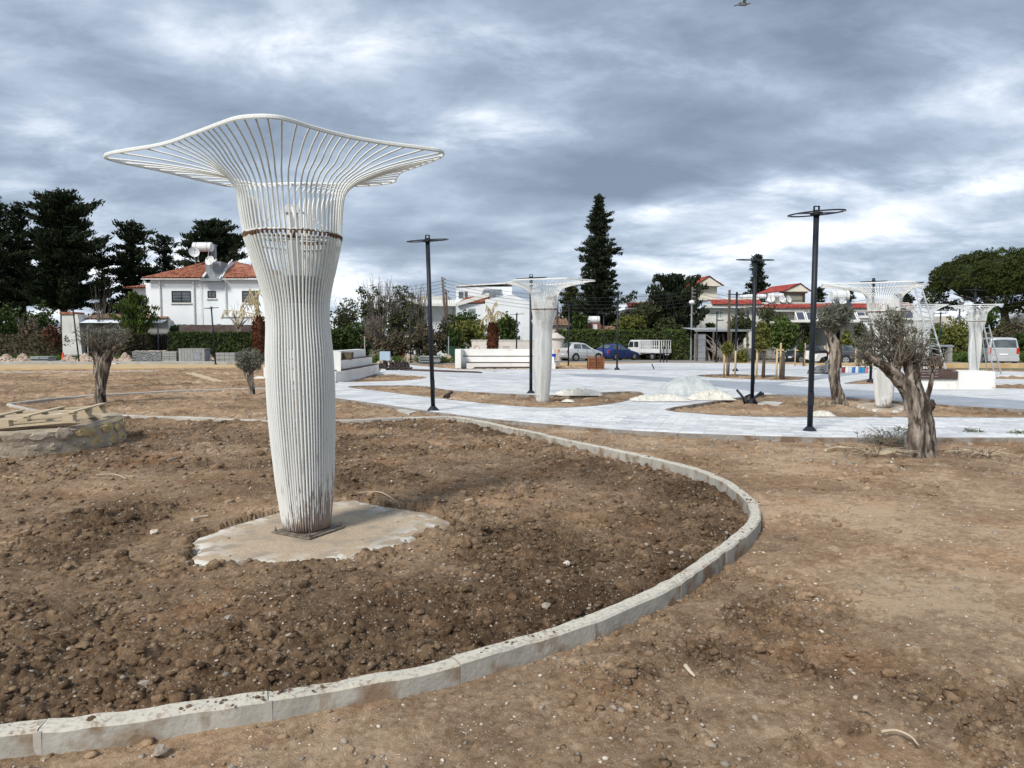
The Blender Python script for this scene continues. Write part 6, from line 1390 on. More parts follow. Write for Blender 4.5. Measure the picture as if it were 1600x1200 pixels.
# white pickup truck with crate sides
WP = paint('white_van_paint', (.66, .67, .66), 0); Q = W(1012, 556, 63)
t = thing('pickup_truck', 'white double cab pickup truck with barred crate sides', 'truck', (Q.x + .2, 63, -.19), R(-57)); t.scale = (.9, .9, .9)
b = MB(); b.xprism([(-2.35, .45), (-.65, .45), (-.65, 1.85), (-.8, 1.92), (-1.9, 1.92), (-2.12, 1.75), (-2.33, 1.15)], -.82, .82); cb = part('cab', b, WP, t); md = cb.modifiers.new('bevel', 'BEVEL'); md.width = .05; md.segments = 2
for s in (-1, 1):
    for x0, x1, x2, x3 in ((-2.2, -1.5, -1.5, -2.03), (-1.38, -.78, -.78, -1.38)): b = MB(); b.add([(x0, s * .828, 1.2), (x1, s * .828, 1.2), (x2, s * .828, 1.75), (x3, s * .828, 1.75)], [(0, 1, 2, 3), (3, 2, 1, 0)]); part('side_window', b, CARGL, t)
    b = MB(); b.box((-2.2, s * .95, 1.35), (.06, .12, .24)); part('mirror', b, BUMP, t)
    for x in (-1.75, 1.15): wheel(t, x, s * .72, .31, .2); b = MB(); b.cyl((x, s * .74, .36), .38, .14, 18, 'y'); part('wheel_arch', b, BUMP, t)
    b = MB(); b.box((.75, s * .80, .86), (2.6, .05, .36)); part('side_board', b, WP, t)
    for k in range(9): b = MB(); b.box((-.5 + k * .31, s * .79, 1.45), (.045, .045, .82)); part('crate_bar', b, WP, t)
    b = MB(); b.box((.75, s * .79, 1.88), (2.6, .055, .055)); b.box((.75, s * .79, 1.3), (2.6, .04, .04)); part('crate_rail', b, WP, t)
    b = MB(); b.box((2.02, s * .62, .62), (.06, .22, .14)); part('tail_light', b, TAIL, t)
b = MB(); b.add([(-2.345, -.7, 1.2), (-2.345, .7, 1.2), (-2.14, .66, 1.74), (-2.14, -.66, 1.74)], [(0, 1, 2, 3), (3, 2, 1, 0)]); part('windscreen', b, CARGL, t)
b = MB(); b.box((.75, 0, .66), (2.62, 1.55, .06)); part('load_bed', b, WP, t); b = MB(); b.box((0, 0, .48), (4.0, .7, .16)); part('chassis', b, BUMP, t)
b = MB(); b.box((2.06, 0, .86), (.05, 1.6, .36)); part('tailgate', b, WP, t); b = MB(); b.box((2.08, 0, .52), (.05, 1.2, .10)); part('rear_bumper', b, BUMP, t); b = MB(); b.box((2.12, .2, .52), (.02, .5, .11)); part('number_plate', b, PLATEW, t)
for k in range(6): b = MB(); b.box((2.04, -.74 + k * .296, 1.45), (.045, .045, .82)); part('crate_bar', b, WP, t)
b = MB(); b.box((2.04, 0, 1.88), (.055, 1.55, .055)); part('crate_rail', b, WP, t)
# white scooter by the pallet
t = thing('scooter', 'white and black scooter parked beside the upright pallet', 'scooter', (W(1262, 556, 47).x + .4, 47, -.15), R(20))
for x in (-.6, .6): b = MB(); b.tube([(x, -.06, .26), (x, .06, .26)], .26, 14); part('wheel', b, TYRE, t)
b = MB(); b.xprism([(-.75, .45), (-.2, .30), (.3, .30), (.5, .55), (.95, .65), (.9, .82), (.2, .82), (.0, .45), (-.25, .45), (-.45, 1.0), (-.55, 1.0), (-.6, .6)], -.17, .17); part('body', b, WP, t)
b = MB(); b.box((.5, 0, .86), (.7, .26, .09)); part('saddle', b, BUMP, t); b = MB(); b.tube([(-.5, -.33, 1.08), (-.5, 0, 1.02), (-.5, .33, 1.08)], .03, 6); part('handlebar', b, BUMP, t)
# ---------------------------------------------------------------- building site clutter
RUB = mat('pinkish_rubble', (.36, .27, .21), (.55, .44, .36), scale=3, rough=.95, island=.5, bump=.5, bscale=14)
def heap(label, px, py, w_px, h_px, seed, z=-.15, group='rubble heaps along the street'):
    p = G(px, py, z); s = p.y / FPX; w = w_px * s / 2; hh = h_px * s; g = random.Random(seed); b = MB(); n = 22; k = 7; V = []
    for i in range(k):
        f = i / (k - 1)
        for j in range(n):
            a = 2 * PI * j / n; q = Vector((math.cos(a), math.sin(a), f * 2 + seed)); r = (1 - f) ** .8 * (1 + .35 * mnoise.noise(q * 1.3))
            V.append((w * r * math.cos(a), w * .75 * r * math.sin(a), -.1 + (hh + .1) * f ** .85 * (1 + .16 * mnoise.noise(q * 3))))
    b.add(V, [(i * n + j, i * n + (j + 1) % n, (i + 1) * n + (j + 1) % n, (i + 1) * n + j) for i in range(k - 1) for j in range(n)] + [tuple((k - 1) * n + j for j in range(n))])
    for i in range(150):
        a = g.uniform(0, 6.28); f = g.random() ** .6; r = 1 - f * .95; x, y = w * r * math.cos(a) * g.uniform(.85, 1.15), w * .75 * r * math.sin(a) * g.uniform(.85, 1.1); s_ = g.uniform(.04, .13)
        b.ico((x, y, max(.02, hh * f * .9)), (s_, s_ * .8, s_ * .7), 1, .5, a, i)
    solo('rubble_heap', b, RUB, label, 'rubble heap', (p.x, p.y, z), group=group)
for i, a in enumerate([('low yellowish rubble heap at the left edge', 10, 565, 30, 12), ('pale pinkish rubble heap left of the slab stack', 36, 565, 26, 13), ('small rubble heap between slab stack and traffic cone', 108, 566, 30, 11),
        ('pinkish rubble heap right of the leftmost lamp post', 133, 566, 30, 14), ('rubble heap just behind the forked olive trunk', 174, 566, 26, 11), ('pinkish rubble heap left of the wrapped pallet', 196, 566, 24, 15),
        ('small rubble heap between the grey crate and the block pallet', 327, 565, 16, 12), ('broad rubble heap left of the middle traffic cone', 602, 566, 38, 13), ('broad rubble heap right of the middle traffic cone', 640, 566, 40, 12),
        ('pinkish rubble heap at the end of the right seating wall', 700, 566, 26, 12)]):
    heap(a[0], a[1], a[2], a[3], a[4], i + 1)
SLAB = mat('grey_slabs', (.22, .25, .25), (.36, .38, .37), scale=3, rough=.85, obj=.5)
def stack(label, px, py, w_px, n, seed, name='slab_stack', cat='paving slabs', m=SLAB, th=.07, dep=1.0):
    p = G(px, py, -.15); s = p.y / FPX; w = w_px * s; t = thing(name, label, cat, (p.x, p.y, -.15), R(4)); g = random.Random(seed)
    for i in range(n):
        for k in range(2):
            b = MB(); b.box((0, 0, 0), (w / 2 - .03, dep * g.uniform(.85, 1), th)); part('slab', b, m, t, loc=((k - .5) * w / 2 + g.uniform(-.06, .06), g.uniform(-.06, .06), .1 + i * (th + .025)), rz=g.uniform(-.03, .03))
    for x in (-.35, .35): b = MB(); b.box((x * w, 0, .03), (.12, dep, .06)); part('bearer', b, WOOD, t)
    return t
stack('stack of grey concrete slabs on the ground at the far left', 68, 568, 28, 5, 1); stack('low loose pile of slabs left of the traffic cone', 88, 569, 22, 2, 2)
stack('stack of grey slabs beyond the leaning lamp post', 672, 567, 34, 5, 3)
FOILB = mat('black_stretch_film', (.05, .053, .055), (.16, .165, .17), scale=6, rough=.3, bump=.8, bscale=7, stretch=(.6, 1, 2.5), spec=.6)
BLK = mat('grey_concrete_blocks', (.23, .23, .22), (.34, .34, .32), scale=2, rough=.9, obj=.5, c3=(.15, .15, .14), s3=6)
def pallet_load(label, px, py, w_px, h_px, kind, dep=1.1, z=-.15, rz=.03):
    p = G(px, py, z); s = p.y / FPX; w, h_ = w_px * s, h_px * s; t = thing('loaded_pallet', label, 'pallet', (p.x, p.y + .4, z), rz, 'loaded pallets along the street')
    b = MB()
    for y in (-.4, 0, .4): b.box((0, y * dep, .05), (w, .1, .09))
    part('pallet_base', b, WOOD, t)
    if kind == 'film':
        b = MB(); b.box((0, 0, h_ / 2 + .06), (w, dep, h_ - .1)); o = part('wrapped_load', b, FOILB, t); md = o.modifiers.new('bevel', 'BEVEL'); md.width = .06; md.segments = 2
        b = MB(); 
        for i in range(26): b.ico((rnd.uniform(-w / 2, w / 2), rnd.uniform(-.4, .4), h_ + .0), (.16, .16, .06), 1, .5, i, i)
        part('rubble_on_top', b, RUB, t)
    elif kind == 'crate':
        n = 9; 
        for i in range(n): b = MB(); b.box((-w / 2 + (i + .5) * w / n, -dep / 2, h_ / 2 + .05), (w / n - .02, .05, h_ - .12)); part('board', b, BLK, t)
        b = MB(); b.box((0, .02, h_ / 2 + .04), (w - .04, dep - .06, h_ - .16)); part('crate_core', b, GREYM, t); b = MB(); b.box((0, 0, h_ + .0), (w + .04, dep + .06, .05)); part('lid', b, BLK, t)
        b = MB(); b.box((w * .22, -dep / 2 - .035, h_ * .5), (w * .22, .03, h_ * .55)); part('panel', b, GREYM, t)
    else:
        nx, nz = max(2, round(w / .42)), max(2, round(h_ / .24))
        for i in range(nx):
            for k in range(nz): b = MB(); b.box((-w / 2 + (i + .5) * w / nx, rnd.uniform(-.015, .015), .1 + (k + .5) * (h_ - .1) / nz), (w / nx - .02, dep, (h_ - .1) / nz - .02)); part('block', b, BLK, t)
    return t
pallet_load('long pallet load wrapped in black film with rubble on top', 231, 567, 46, 18, 'film'); pallet_load('pallet of grey blocks between the wrapped load and the big grey crate', 266, 567, 22, 18, 'block')
pallet_load('large grey boarded crate load before the green hedge', 301, 567, 40, 22, 'crate'); pallet_load('pallet of pale concrete blocks right of the second lamp post', 352, 568, 32, 17, 'block')
pallet_load('square stack of grey blocks left of the staked trees background', 1160, 563, 26, 19, 'block', z=-.18); pallet_load('wider stack of grey blocks behind the right staked trees', 1197, 562, 30, 18, 'block', z=-.18)
ORANGE = mat('orange_cone_plastic', (.62, .07, .03), (.68, .10, .05), rough=.5)
def cone(label, px, py, h=.75):
    p = G(px, py, -.15); t = thing('traffic_cone', label, 'traffic cone', (p.x, p.y, -.15), 0, 'orange traffic cones'); b = MB(); b.lathe([(.17, .03), (.035, h)], 16); part('cone_body', b, ORANGE, t, smooth=False)
    b = MB(); b.box((0, 0, .015), (.42, .42, .03)); part('base', b, ORANGE, t); b = MB(); b.lathe([(.110, h * .42), (.078, h * .62)], 16); part('reflective_band', b, PLATEW, t)
cone('orange traffic cone beside the rubble left of the leftmost lamp post', 99, 566); cone('orange traffic cone between the two middle rubble heaps', 630, 565, .9)
t = thing('green_bin', 'dark green waste container behind the rubble near the white wall', 'bin', (W(706, 552, 56).x, 56, -.2)); b = MB(); b.box((0, 0, .65), (.8, .7, 1.0)); part('body', b, mat('green_bin_plastic', (.015, .06, .03), rough=.5), t); b = MB(); b.box((0, 0, 1.2), (.86, .76, .08)); part('lid', b, bpy.data.materials['green_bin_plastic'], t)
# fence posts and a sagging mesh fence in front of the shrubbery
for i, px in enumerate((570, 701, 1150)):
    p = W(px, 550, 55); b = MB(); b.tube([(0, 0, 0), (0, 0, 2.0)], .04, 6); solo('fence_post', b, METAL, ['thin metal fence post beside the stepped seating', 'thin pale post just left of the green container', 'thin metal post behind the left staked tree'][i], 'post', (p.x, 55, -.2))
# low posts of the street side by the pickup
for i, px in enumerate((1032, 1037, 1042)):
    p = W(px, 560, 50); b = MB(); b.tube([(0, 0, 0), (0, 0, 1.5 - .2 * i)], .035, 6); solo('marker_post', b, BLACKM, ['tallest', 'middle', 'shortest'][i] + ' of three thin dark posts standing by the white pickup', 'post', (p.x, 50, -.2), group='thin dark posts by the pickup')
# wooden crates, blue tub
CR = mat('dark_crate_wood', (.13, .042, .018), (.26, .105, .045), scale=5, rough=.7, obj=.5, stretch=(1, 1, .3))
p = G(930, 577, PL); s = p.y / FPX
for i, (px, lb) in enumerate(((923.5, 'left one of two dark brown wooden crates on the plaza edge'), (937, 'right one of two dark brown wooden crates on the plaza edge'))):
    t = thing('wooden_crate', lb, 'crate', ((px - 800) * s, p.y, PL), R(3), 'brown wooden crates'); w = 12.5 * s
    for k in range(5): b = MB(); b.box((0, -.25, .05 + k * .125), (w - .01, .03, .10)); part('slat', b, CR, t)
    for k in range(5): b = MB(); b.box((w / 2 - .02, 0, .05 + k * .125), (.03, .46, .10)); part('slat', b, CR, t)
    b = MB(); b.box((0, .02, .3), (w - .08, .44, .56)); part('inner_shade_box', b, DKM, t)  # near-black box stands for the shade behind the slats
    for x in (-1, 1): b = MB(); b.box((x * (w / 2 - .04), -.28, .3), (.06, .03, .62)); part('corner_batten', b, CR, t)
    b = MB(); b.box((0, 0, .645), (w, .54, .03)); part('lid', b, CR, t)
p = W(864, 563, 39.5); b = MB(); b.lathe([(.13, 0), (.17, .32), (.18, .36)], 16); solo('blue_tub', b, mat('blue_tub_plastic', (.01, .06, .45), rough=.4), 'bright blue plastic tub on the end of the right hand seating', 'tub', (p.x, p.y, p.z), smooth=False)
for i in range(2): b = MB(); b.bar((0, 0, 0), (.05, .1, .6), .06); solo('timber_offcut', b, STAKE, ['left', 'right'][i] + ' upright wooden batten behind the blue tub', 'batten', (p.x + .12 + .12 * i, p.y + .5, p.z), group='battens behind the blue tub')
# dark rolls and loose boards on the plaza
BK = mat('black_roll', (.02, .016, .015), (.05, .035, .03), scale=5, rough=.8)
for i, px in enumerate((594, 601, 612, 618, 624, 631, 636)):
    q = G(px, 576, PL); b = MB(); rr_ = .10 + .07 * ((i * 37) % 10) / 10; b.tube([(0, -.3, rr_), (0, .3, rr_)], rr_, 10); b.ico((.02, 0, rr_ * 2), (rr_ * .8, .22, rr_), 2, .45, 0, i); solo('black_bundle', b, BK, ['first', 'second', 'third', 'fourth', 'fifth', 'sixth', 'seventh'][i] + ' dark rolled bundle from the left in the row before the rubble', 'bundle', (q.x, q.y, PL), group='dark bundles on the plaza')
for i, px in enumerate((609, 616, 622, 630, 635, 641)):
    q = G(px, 577.5, PL); b = MB(); b.tube([(0, -.9, .06), (0, .5, .06)], .06, 10); solo('dark_pipe', b, BK, ['first', 'second', 'third', 'fourth', 'fifth', 'sixth'][i] + ' short dark pipe from the left lying end on before the bundles', 'pipe', (q.x, q.y, PL), group='dark pipes on the plaza')
q = G(602, 565, .3); b = MB(); b.box((0, 0, .55), (.55, .3, .5)); solo('blue_crate', b, mat('pale_blue', (.35, .45, .55), rough=.6), 'pale blue box on top of the dark bundles', 'box', (G(602, 574, PL).x, G(602, 574, PL).y, PL + .08))
q0, q1 = G(632, 579, PL), G(752, 583, PL)
for i in range(3): b = MB(); b.bar((0, 0, .0), (q1.x - q0.x - i * .3, q1.y - q0.y, 0), .16, .05); solo('long_board', b, PLANK, ['longest front', 'middle', 'rearmost'][i] + ' dark board lying flat across the plaza behind the leaning lamp post', 'board', (q0.x + i * .2, q0.y + i * .2, PL + .03 + i * .003), group='long boards on the plaza')
q = G(765, 580, PL); b = MB(); b.lathe([(.34, 0), (.34, .03), (.05, .04)], 20); solo('manhole_cover', b, FOOT, 'small pale round cover lying on the plaza before the seating', 'cover', (q.x, q.y, PL))
q0, q1 = G(860, 578.5, PL), G(1255, 577, PL)
struct('drain_channel', MB().bar((q0.x, q0.y, PL + .006), (q1.x, q1.y - .5, PL + .006), .10, .012), GREYM)
q = G(1022, 577, PL); b = MB(); b.tube([(0, 0, 0), (-.05, 0, .12), (-.12, 0, .28)], .03, 6); solo('cable_stub', b, BLACKM, 'short black cable stub sticking out of the plaza', 'cable', q)
# upright pallet, dark sack, tins
q = G(1280, 566, -.1); t = thing('upright_pallet', 'wooden pallet standing upright behind the tall near lamp post', 'pallet', (q.x, q.y, -.1), R(-10)); WL = mat('light_pallet_wood', (.42, .34, .22), (.55, .46, .33), scale=5, rough=.85, obj=.5)
for k in range(6): b = MB(); b.box((-.45 + k * .2, -.06, .62), (.12, .022, 1.2)); part('pallet_board', b, WL, t)
for k in range(3): b = MB(); b.box((.05, 0, .15 + k * .48), (1.2, .09, .10)); part('pallet_bearer', b, WOOD, t)
q = G(1287, 584, PL); b = MB(); b.ico((0, 0, .16), (.55, .35, .22), 3, .3, .1, 3); b.ico((.35, .05, .30), (.3, .3, .24), 3, .3, .1, 5); b.ico((-.3, 0, .1), (.4, .3, .14), 2, .3, 0, 8)
solo('black_tarpaulin', b, FOILB, 'crumpled black tarpaulin heap on the plaza left of the slim olive', 'tarpaulin', (q.x, q.y, PL), smooth=True)
for i, (px, c) in enumerate([(1312, (.30, .32, .34)), (1317, (.24, .05, .04)), (1323, (.7, .7, .7)), (1328, (.55, .58, .62)), (1333, (.05, .14, .4)), (1338, (.62, .64, .66)), (1343, (.03, .22, .42)), (1348, (.03, .25, .45)), (1353, (.55, .18, .2)), (1358, (.6, .6, .62))]):
    q = G(px, 582.5, PL); m = mat('tin_paint_%s' % 'abcdefghij'[i], c, tuple(x * .8 for x in c), rough=.45); t = thing('paint_bucket', ['grey', 'dark red', 'white', 'light grey', 'navy blue', 'pale', 'turquoise blue', 'sky blue', 'pinkish red', 'off white'][i] + ' bucket in the row of paint tins right of the slim olive', 'bucket', (q.x, q.y, PL), 0, 'row of paint buckets')
    b = MB(); b.lathe([(.09, 0), (.10, .27)], 14); part('bucket_body', b, m, t, smooth=False); b = MB(); b.lathe([(.108, .271), (.108, .295)], 14); part('lid', b, TANKM, t)
# stone grill
q = G(1465, 566, -.1); t = thing('stone_grill', 'dark grill hut between two grey stone pillars behind the bench', 'grill', (q.x, q.y, -.15), 0); s = q.y / FPX
for x in (-16, 16):
    for k in range(6): b = MB(); b.box((x * s, 0, .11 + k * .19), (.32, .5, .175), rnd.uniform(-.04, .04)); part('stone', b, BLK, t)
b = MB(); b.box((0, .2, 1.24), (44 * s, .9, .10)); part('slab_top', b, GREYM, t); b = MB(); b.box((0, .3, .55), (28 * s, .4, 1.1)); part('dark_box', b, DKM, t); b = MB(); b.bar((-44 * s, -.1, 1.31), (20 * s, -.1, 1.30), .06); part('top_bar', b, METAL, t)
# ladders
def ladder(label, p0, p1, w, n, cat='ladder', group=None, side=Vector((1, .2, 0))):
    p0, p1 = Vector(p0), Vector(p1); t = thing('ladder', label, cat, p0, 0, group); d = p1 - p0; side = (side - d * side.dot(d) / d.length_squared).normalized() * w / 2
    for s_ in (-1, 1): b = MB(); b.bar(side * s_, d + side * s_ * .75, .05, .03); part('stile', b, METAL, t)
    for i in range(n): f = (i + .5) / n; b = MB(); b.tube([d * f - side * (1 - .25 * f), d * f + side * (1 - .25 * f)], .016, 6); part('rung', b, METAL, t)
    return t
ladder('long aluminium ladder leaning on the distant lattice sculpture above the olive', W(1472, 585, 26), W(1434, 446, 29), .42, 17)
l = ladder('aluminium step ladder beside the farthest right sculpture, right leg pair', W(1559, 585, 29.5), W(1541, 508, 30), .34, 9, group=None); 
b = MB(); q = l.location; a, c = W(1543, 585, 30.4) - q, W(1532, 508, 30.2) - q; b.bar(a, c, .04, .025); a2 = a + Vector((-.3, .2, 0)); b.bar(a2, c + Vector((-.2, .1, 0)), .04, .025); part('rear_stile', b, METAL, l)
b = MB(); c = W(1434, 444, 29); b.box((0, 0, 0), (.42, .12, .05), 0, 0, -.1); solo('ladder_shelf', b, BLACKM, 'small dark tray on top of the leaning ladder', 'tray', (c.x, c.y, c.z + .05))
# utility poles and wires
POLE = mat('creosote_pole', (.07, .052, .04), (.14, .11, .085), scale=3, rough=.9, stretch=(1, 1, .1))
def upole(label, px, top, Y, r=.13, arms=4, lean=0.0):
    q = W(px, top, Y); t = thing('utility_pole', label, 'utility pole', (q.x, Y, -.2), 0, 'wooden utility poles'); Hh = q.z + .2; b = MB(); b.tube([(lean, 0, 0), (0, 0, Hh)], [r, r * .75], 9); part('pole', b, POLE, t, smooth=True)
    for k in range(arms):
        b = MB(); z = Hh - .25 - k * .32; b.bar((-.05, -.1, z), (.28, -.1, z), .05); part('bracket', b, GREYM, t); b = MB(); b.cyl((.26, -.1, z + .08), .05, .12, 8); part('insulator', b, BLACKM, t)
    return q
A = upole('wooden utility pole with insulators right of the leaning lamp post', 691, 433, 66, arms=5, lean=.5); upole('second shorter pole just behind the first utility pole', 697, 453, 68, arms=1, lean=.2)
B = upole('dark wooden pole right of the wrapped sculpture', 871, 458, 66, arms=2); C_ = upole('wooden utility pole carrying wires in front of the bushy dark tree', 1082, 448, 64, .11, 5); D_ = upole('stout wooden pole standing left of a lamp post near the shed', 1140, 453, 56, .12, 0)
E_ = upole('thin wooden pole glimpsed right of the distant ladder', 1500, 470, 60, .09, 3)
WIRE = mat('black_wire', (.03, .03, .032), rough=.6)
def wire(a, b_, sag, r=.014):
    a, b_ = Vector(a), Vector(b_); P = [a.lerp(b_, i / 10) - Vector((0, 0, sag * 4 * (i / 10) * (1 - i / 10))) for i in range(11)]; o = P[0].copy(); b = MB(); b.tube([p - o for p in P], r, 4); solo('overhead_wire', b, WIRE, 'thin overhead power line between the wooden poles', 'wire', o, group='overhead power lines')
for k in range(5):
    dz = Vector((.26, -.1, -.25 - .32 * k)); wire(A + dz, C_ + dz + Vector((0, 0, -.1)), 1.1); wire(C_ + dz, (31, 62, 5.0 - .32 * k), .7); wire(A + dz, W(560, 440, 90) + dz, .6); 
for k in range(4): wire((31, 62, 5.0 - .32 * k), (48, 56, 6.2 - .3 * k), .5)
p = W(1081, 466, 62); t = thing('street_lamp', 'old grey street lamp with round globe before the bushy dark tree', 'street lamp', (p.x, 62, -.2)); b = MB(); b.tube([(0, 0, 0), (0, 0, p.z - .3)], [.09, .06], 8); part('pole', b, GREYM, t); b = MB(); b.ico((0, 0, p.z - .15), (.26, .26, .2), 2); part('globe', b, TANKM, t, smooth=True)
b = MB(); b.bar((0, 0, 0), (1.1, .2, 3.1), .05); b.bar((0, 0, 3.0), (1.3, .3, -.0), .04)
# plastic sheeting
SHEET = mat('greenhouse_film', (.50, .54, .52), (.66, .69, .66), scale=3, rough=.35, bump=.5, bscale=7, alpha=.5)
SHEETC = mat('cream_film', (.56, .54, .47), (.70, .68, .60), scale=4, rough=.45, bump=.35, bscale=6, alpha=.90)
def crumple(name, label, px, py, wpx, hpx, dep, m, seed, amp=.25, rid=5, z=PL, cat='plastic sheet', skew=0.0, group=None):
    p = G(px, py, z); s = p.y / FPX; w, hh = wpx * s, hpx * s; nx, ny = 70, 34; V = []
    for j in range(ny + 1):
        for i in range(nx + 1):
            u, v = i / nx * 2 - 1, j / ny * 2 - 1; q = Vector((u * 2.2 + seed, v * 2.2, seed)); e = max(0, 1 - (abs(u) ** 2.2)) ** .7 * max(0, 1 - abs(v) ** 2.2) ** .8
            fold = 1 - abs(mnoise.noise(q * 1.1 + Vector((u * rid * .8, 0, 0)))) * 2.4; fold2 = 1 - abs(mnoise.noise(q * 2.4)) * 1.6
            zz = hh * e * (1 - amp + amp * (fold * .7 + fold2 * .5)); ed = 1 + .12 * mnoise.noise(q * 2)
            V.append(((u * w / 2 + skew * e) * ed, v * dep / 2 * ed, max(.012 + .008 * abs(mnoise.noise(q * 5)), zz)))
    b = MB().add(V, [(j * (nx + 1) + i, j * (nx + 1) + i + 1, (j + 1) * (nx + 1) + i + 1, (j + 1) * (nx + 1) + i) for j in range(ny) for i in range(nx)])
    return solo(name, b, m, label, cat, (p.x, p.y + dep / 2, z), group=group, smooth=True)
crumple('plastic_sheet', 'big translucent greenish film dome heaped on the plaza path', 1087, 619, 92, 30, 1.5, SHEET, 3, .09, 1.6)
crumple('plastic_sheet', 'cream plastic sheet crumpled left of the translucent film dome', 1036, 628, 92, 11, .8, SHEETC, 5, .5, 5)
crumple('plastic_sheet', 'cream plastic sheet crumpled right of the translucent film dome', 1117, 626, 70, 15, .8, SHEETC, 9, .5, 5)
crumple('plastic_sheet', 'milky plastic sheet strip lying behind the film wrapped sculpture', 905, 619, 78, 11, .8, SHEETC, 12, .6, 7, .03)
crumple('plastic_bag', 'small white torn plastic by the foot of the wrapped sculpture', 888, 629, 20, 5, .3, SHEETC, 14, .5, 5, .03, 'plastic bag')
crumple('plastic_bag', 'white plastic bag on the path edge just right of the tall lamp post', 1291, 652.5, 38, 10, .4, SHEETC, 17, .35, 3, .04, 'plastic bag')
crumple('paper_scrap', 'white scrap lying on the soil beside the small young olive', 403, 592, 22, 4, .4, SHEETC, 19, .35, 3, .02, 'scrap')
q = G(700, 622, .04); b = MB(); b.tube([(-.12, 0, .02), (0, 0, .1), (.12, .05, .16)], .04, 6); b.ico((0, 0, .05), (.1, .08, .06), 1, .4); solo('broken_pipe', b, BK, 'short dark broken pipe piece in the soil strip right of the leaning lamp post', 'pipe', q)
# boards lying in the far left field
q0, q1 = G(292, 584, 0), G(338, 598, 0); t = thing('plank', 'pale planks lying obliquely in the far left soil', 'plank', q0)
for i in range(2): b = MB(); b.bar((i * .25, 0, .04), (q1.x - q0.x + i * .2, q1.y - q0.y, .04), .07, .05); part('board', b, WL, t)
q = G(102, 573, -.05); b = MB(); b.box((0, 0, .05), (1.2, .3, .07)); solo('plank', b, TRIM, 'short pale plank on the sand strip left of the lamp post', 'plank', q)
q = G(176, 571, -.05); b = MB(); b.box((0, 0, .08), (.6, .4, .16)); solo('white_block', b, TANKM, 'small white block at the roadside kerb right of the forked olive', 'block', q)
# ---------------------------------------------------------------- round stone planter with pallet at the left edge
MORT = mat('planter_mortar', (.25, .205, .15), (.38, .32, .24), scale=5, rough=.95, bump=.6, bscale=25, c3=(.42, .31, .15), s3=3, r3=(.58, .7))
STN = mat('planter_stones', (.27, .22, .165), (.42, .36, .28), scale=4, rough=.95, bump=.6, bscale=30, obj=.6)
STY = mat('planter_yellow_stone', (.36, .26, .12), (.50, .38, .20), scale=5, rough=.95, bump=.8, bscale=25)
c = G(163, 700, 0); Rp = 1.28; cx, cy = c.x - Rp, c.y + .25; t = thing('stone_planter', 'round rubble stone planter wall at the left edge with a pallet on top', 'planter', (cx, cy, 0))
b = MB(); n = 64; V = []
for i in range(n):
    a = 2 * PI * i / n; hh = .37 + .03 * math.sin(a * 2 + .4) + .02 * mnoise.noise(Vector((math.cos(a) * 3, math.sin(a) * 3, 0)))
    for r, z in ((Rp - .30, -.1), (Rp - .29, hh - .02), (Rp - .24, hh), (Rp - .06, hh + .005), (Rp - .01, hh - .03), (Rp + .0, .2), (Rp + .03, -.1)): 
        j = 1 + .018 * mnoise.noise(Vector((math.cos(a) * 6, math.sin(a) * 6, z * 7))); V.append((r * j * math.cos(a), r * j * math.sin(a), z))
b.add(V, [(i * 7 + j, ((i + 1) % n) * 7 + j, ((i + 1) % n) * 7 + j + 1, i * 7 + j + 1) for i in range(n) for j in range(6)]); part('mortar_wall', b, MORT, t, smooth=False)
for i in range(30):
    a = -PI * .98 + i * (PI * 1.12 / 30) + rnd.uniform(-.03, .03); row = i % 2; z = .10 + .17 * row + rnd.uniform(-.02, .02); w = rnd.uniform(.10, .155)
    b = MB(); b.ico((0, 0, 0), (.04, w, rnd.uniform(.065, .095)), 2, .28, 0, i + 5); part('stone', b, STY if a > -.42 else STN, t, loc=((Rp - .012) * math.cos(a), (Rp - .012) * math.sin(a), z), rz=a)
b = MB(); b.lathe([(Rp - .28, 0), (Rp - .28, .22), (.2, .25)], 24); part('soil_fill', b, SOIL, t)
t = thing('wooden_pallet', 'weathered wooden pallet lying tilted on the round stone planter', 'pallet', (cx + .15, cy - .30, .44)); t.rotation_euler = (R(2), R(-4.5), R(6))
for k in range(3): b = MB(); b.box((0, -.45 + k * .45, .055), (1.9, .07, .025)); part('pallet_stringer', b, WL, t)
for x in (-.85, 0, .85):
    for k in range(3): b = MB(); b.box((x, -.45 + k * .45, 0), (.14, .11, .08)); part('pallet_block', b, WL, t)
for k in range(4): b = MB(); b.box((-.9 + k * .6, 0, .082), (.09, 1.0, .02)); part('pallet_board', b, WL, t)
for k in range(3): b = MB(); b.box((0, -.45 + k * .45, -.052), (1.9, .12, .02)); part('pallet_bottom_board', b, WL, t)
b = MB(); q0, q1 = G(95, 650, .1), G(142, 645.5, .45); b.bar((0, 0, 0), (q1.x - q0.x, q1.y - q0.y, .25), .07, .04); solo('timber_lath', b, WL, 'thin pale lath propped behind the round stone planter', 'lath', (q0.x, q0.y, .2))
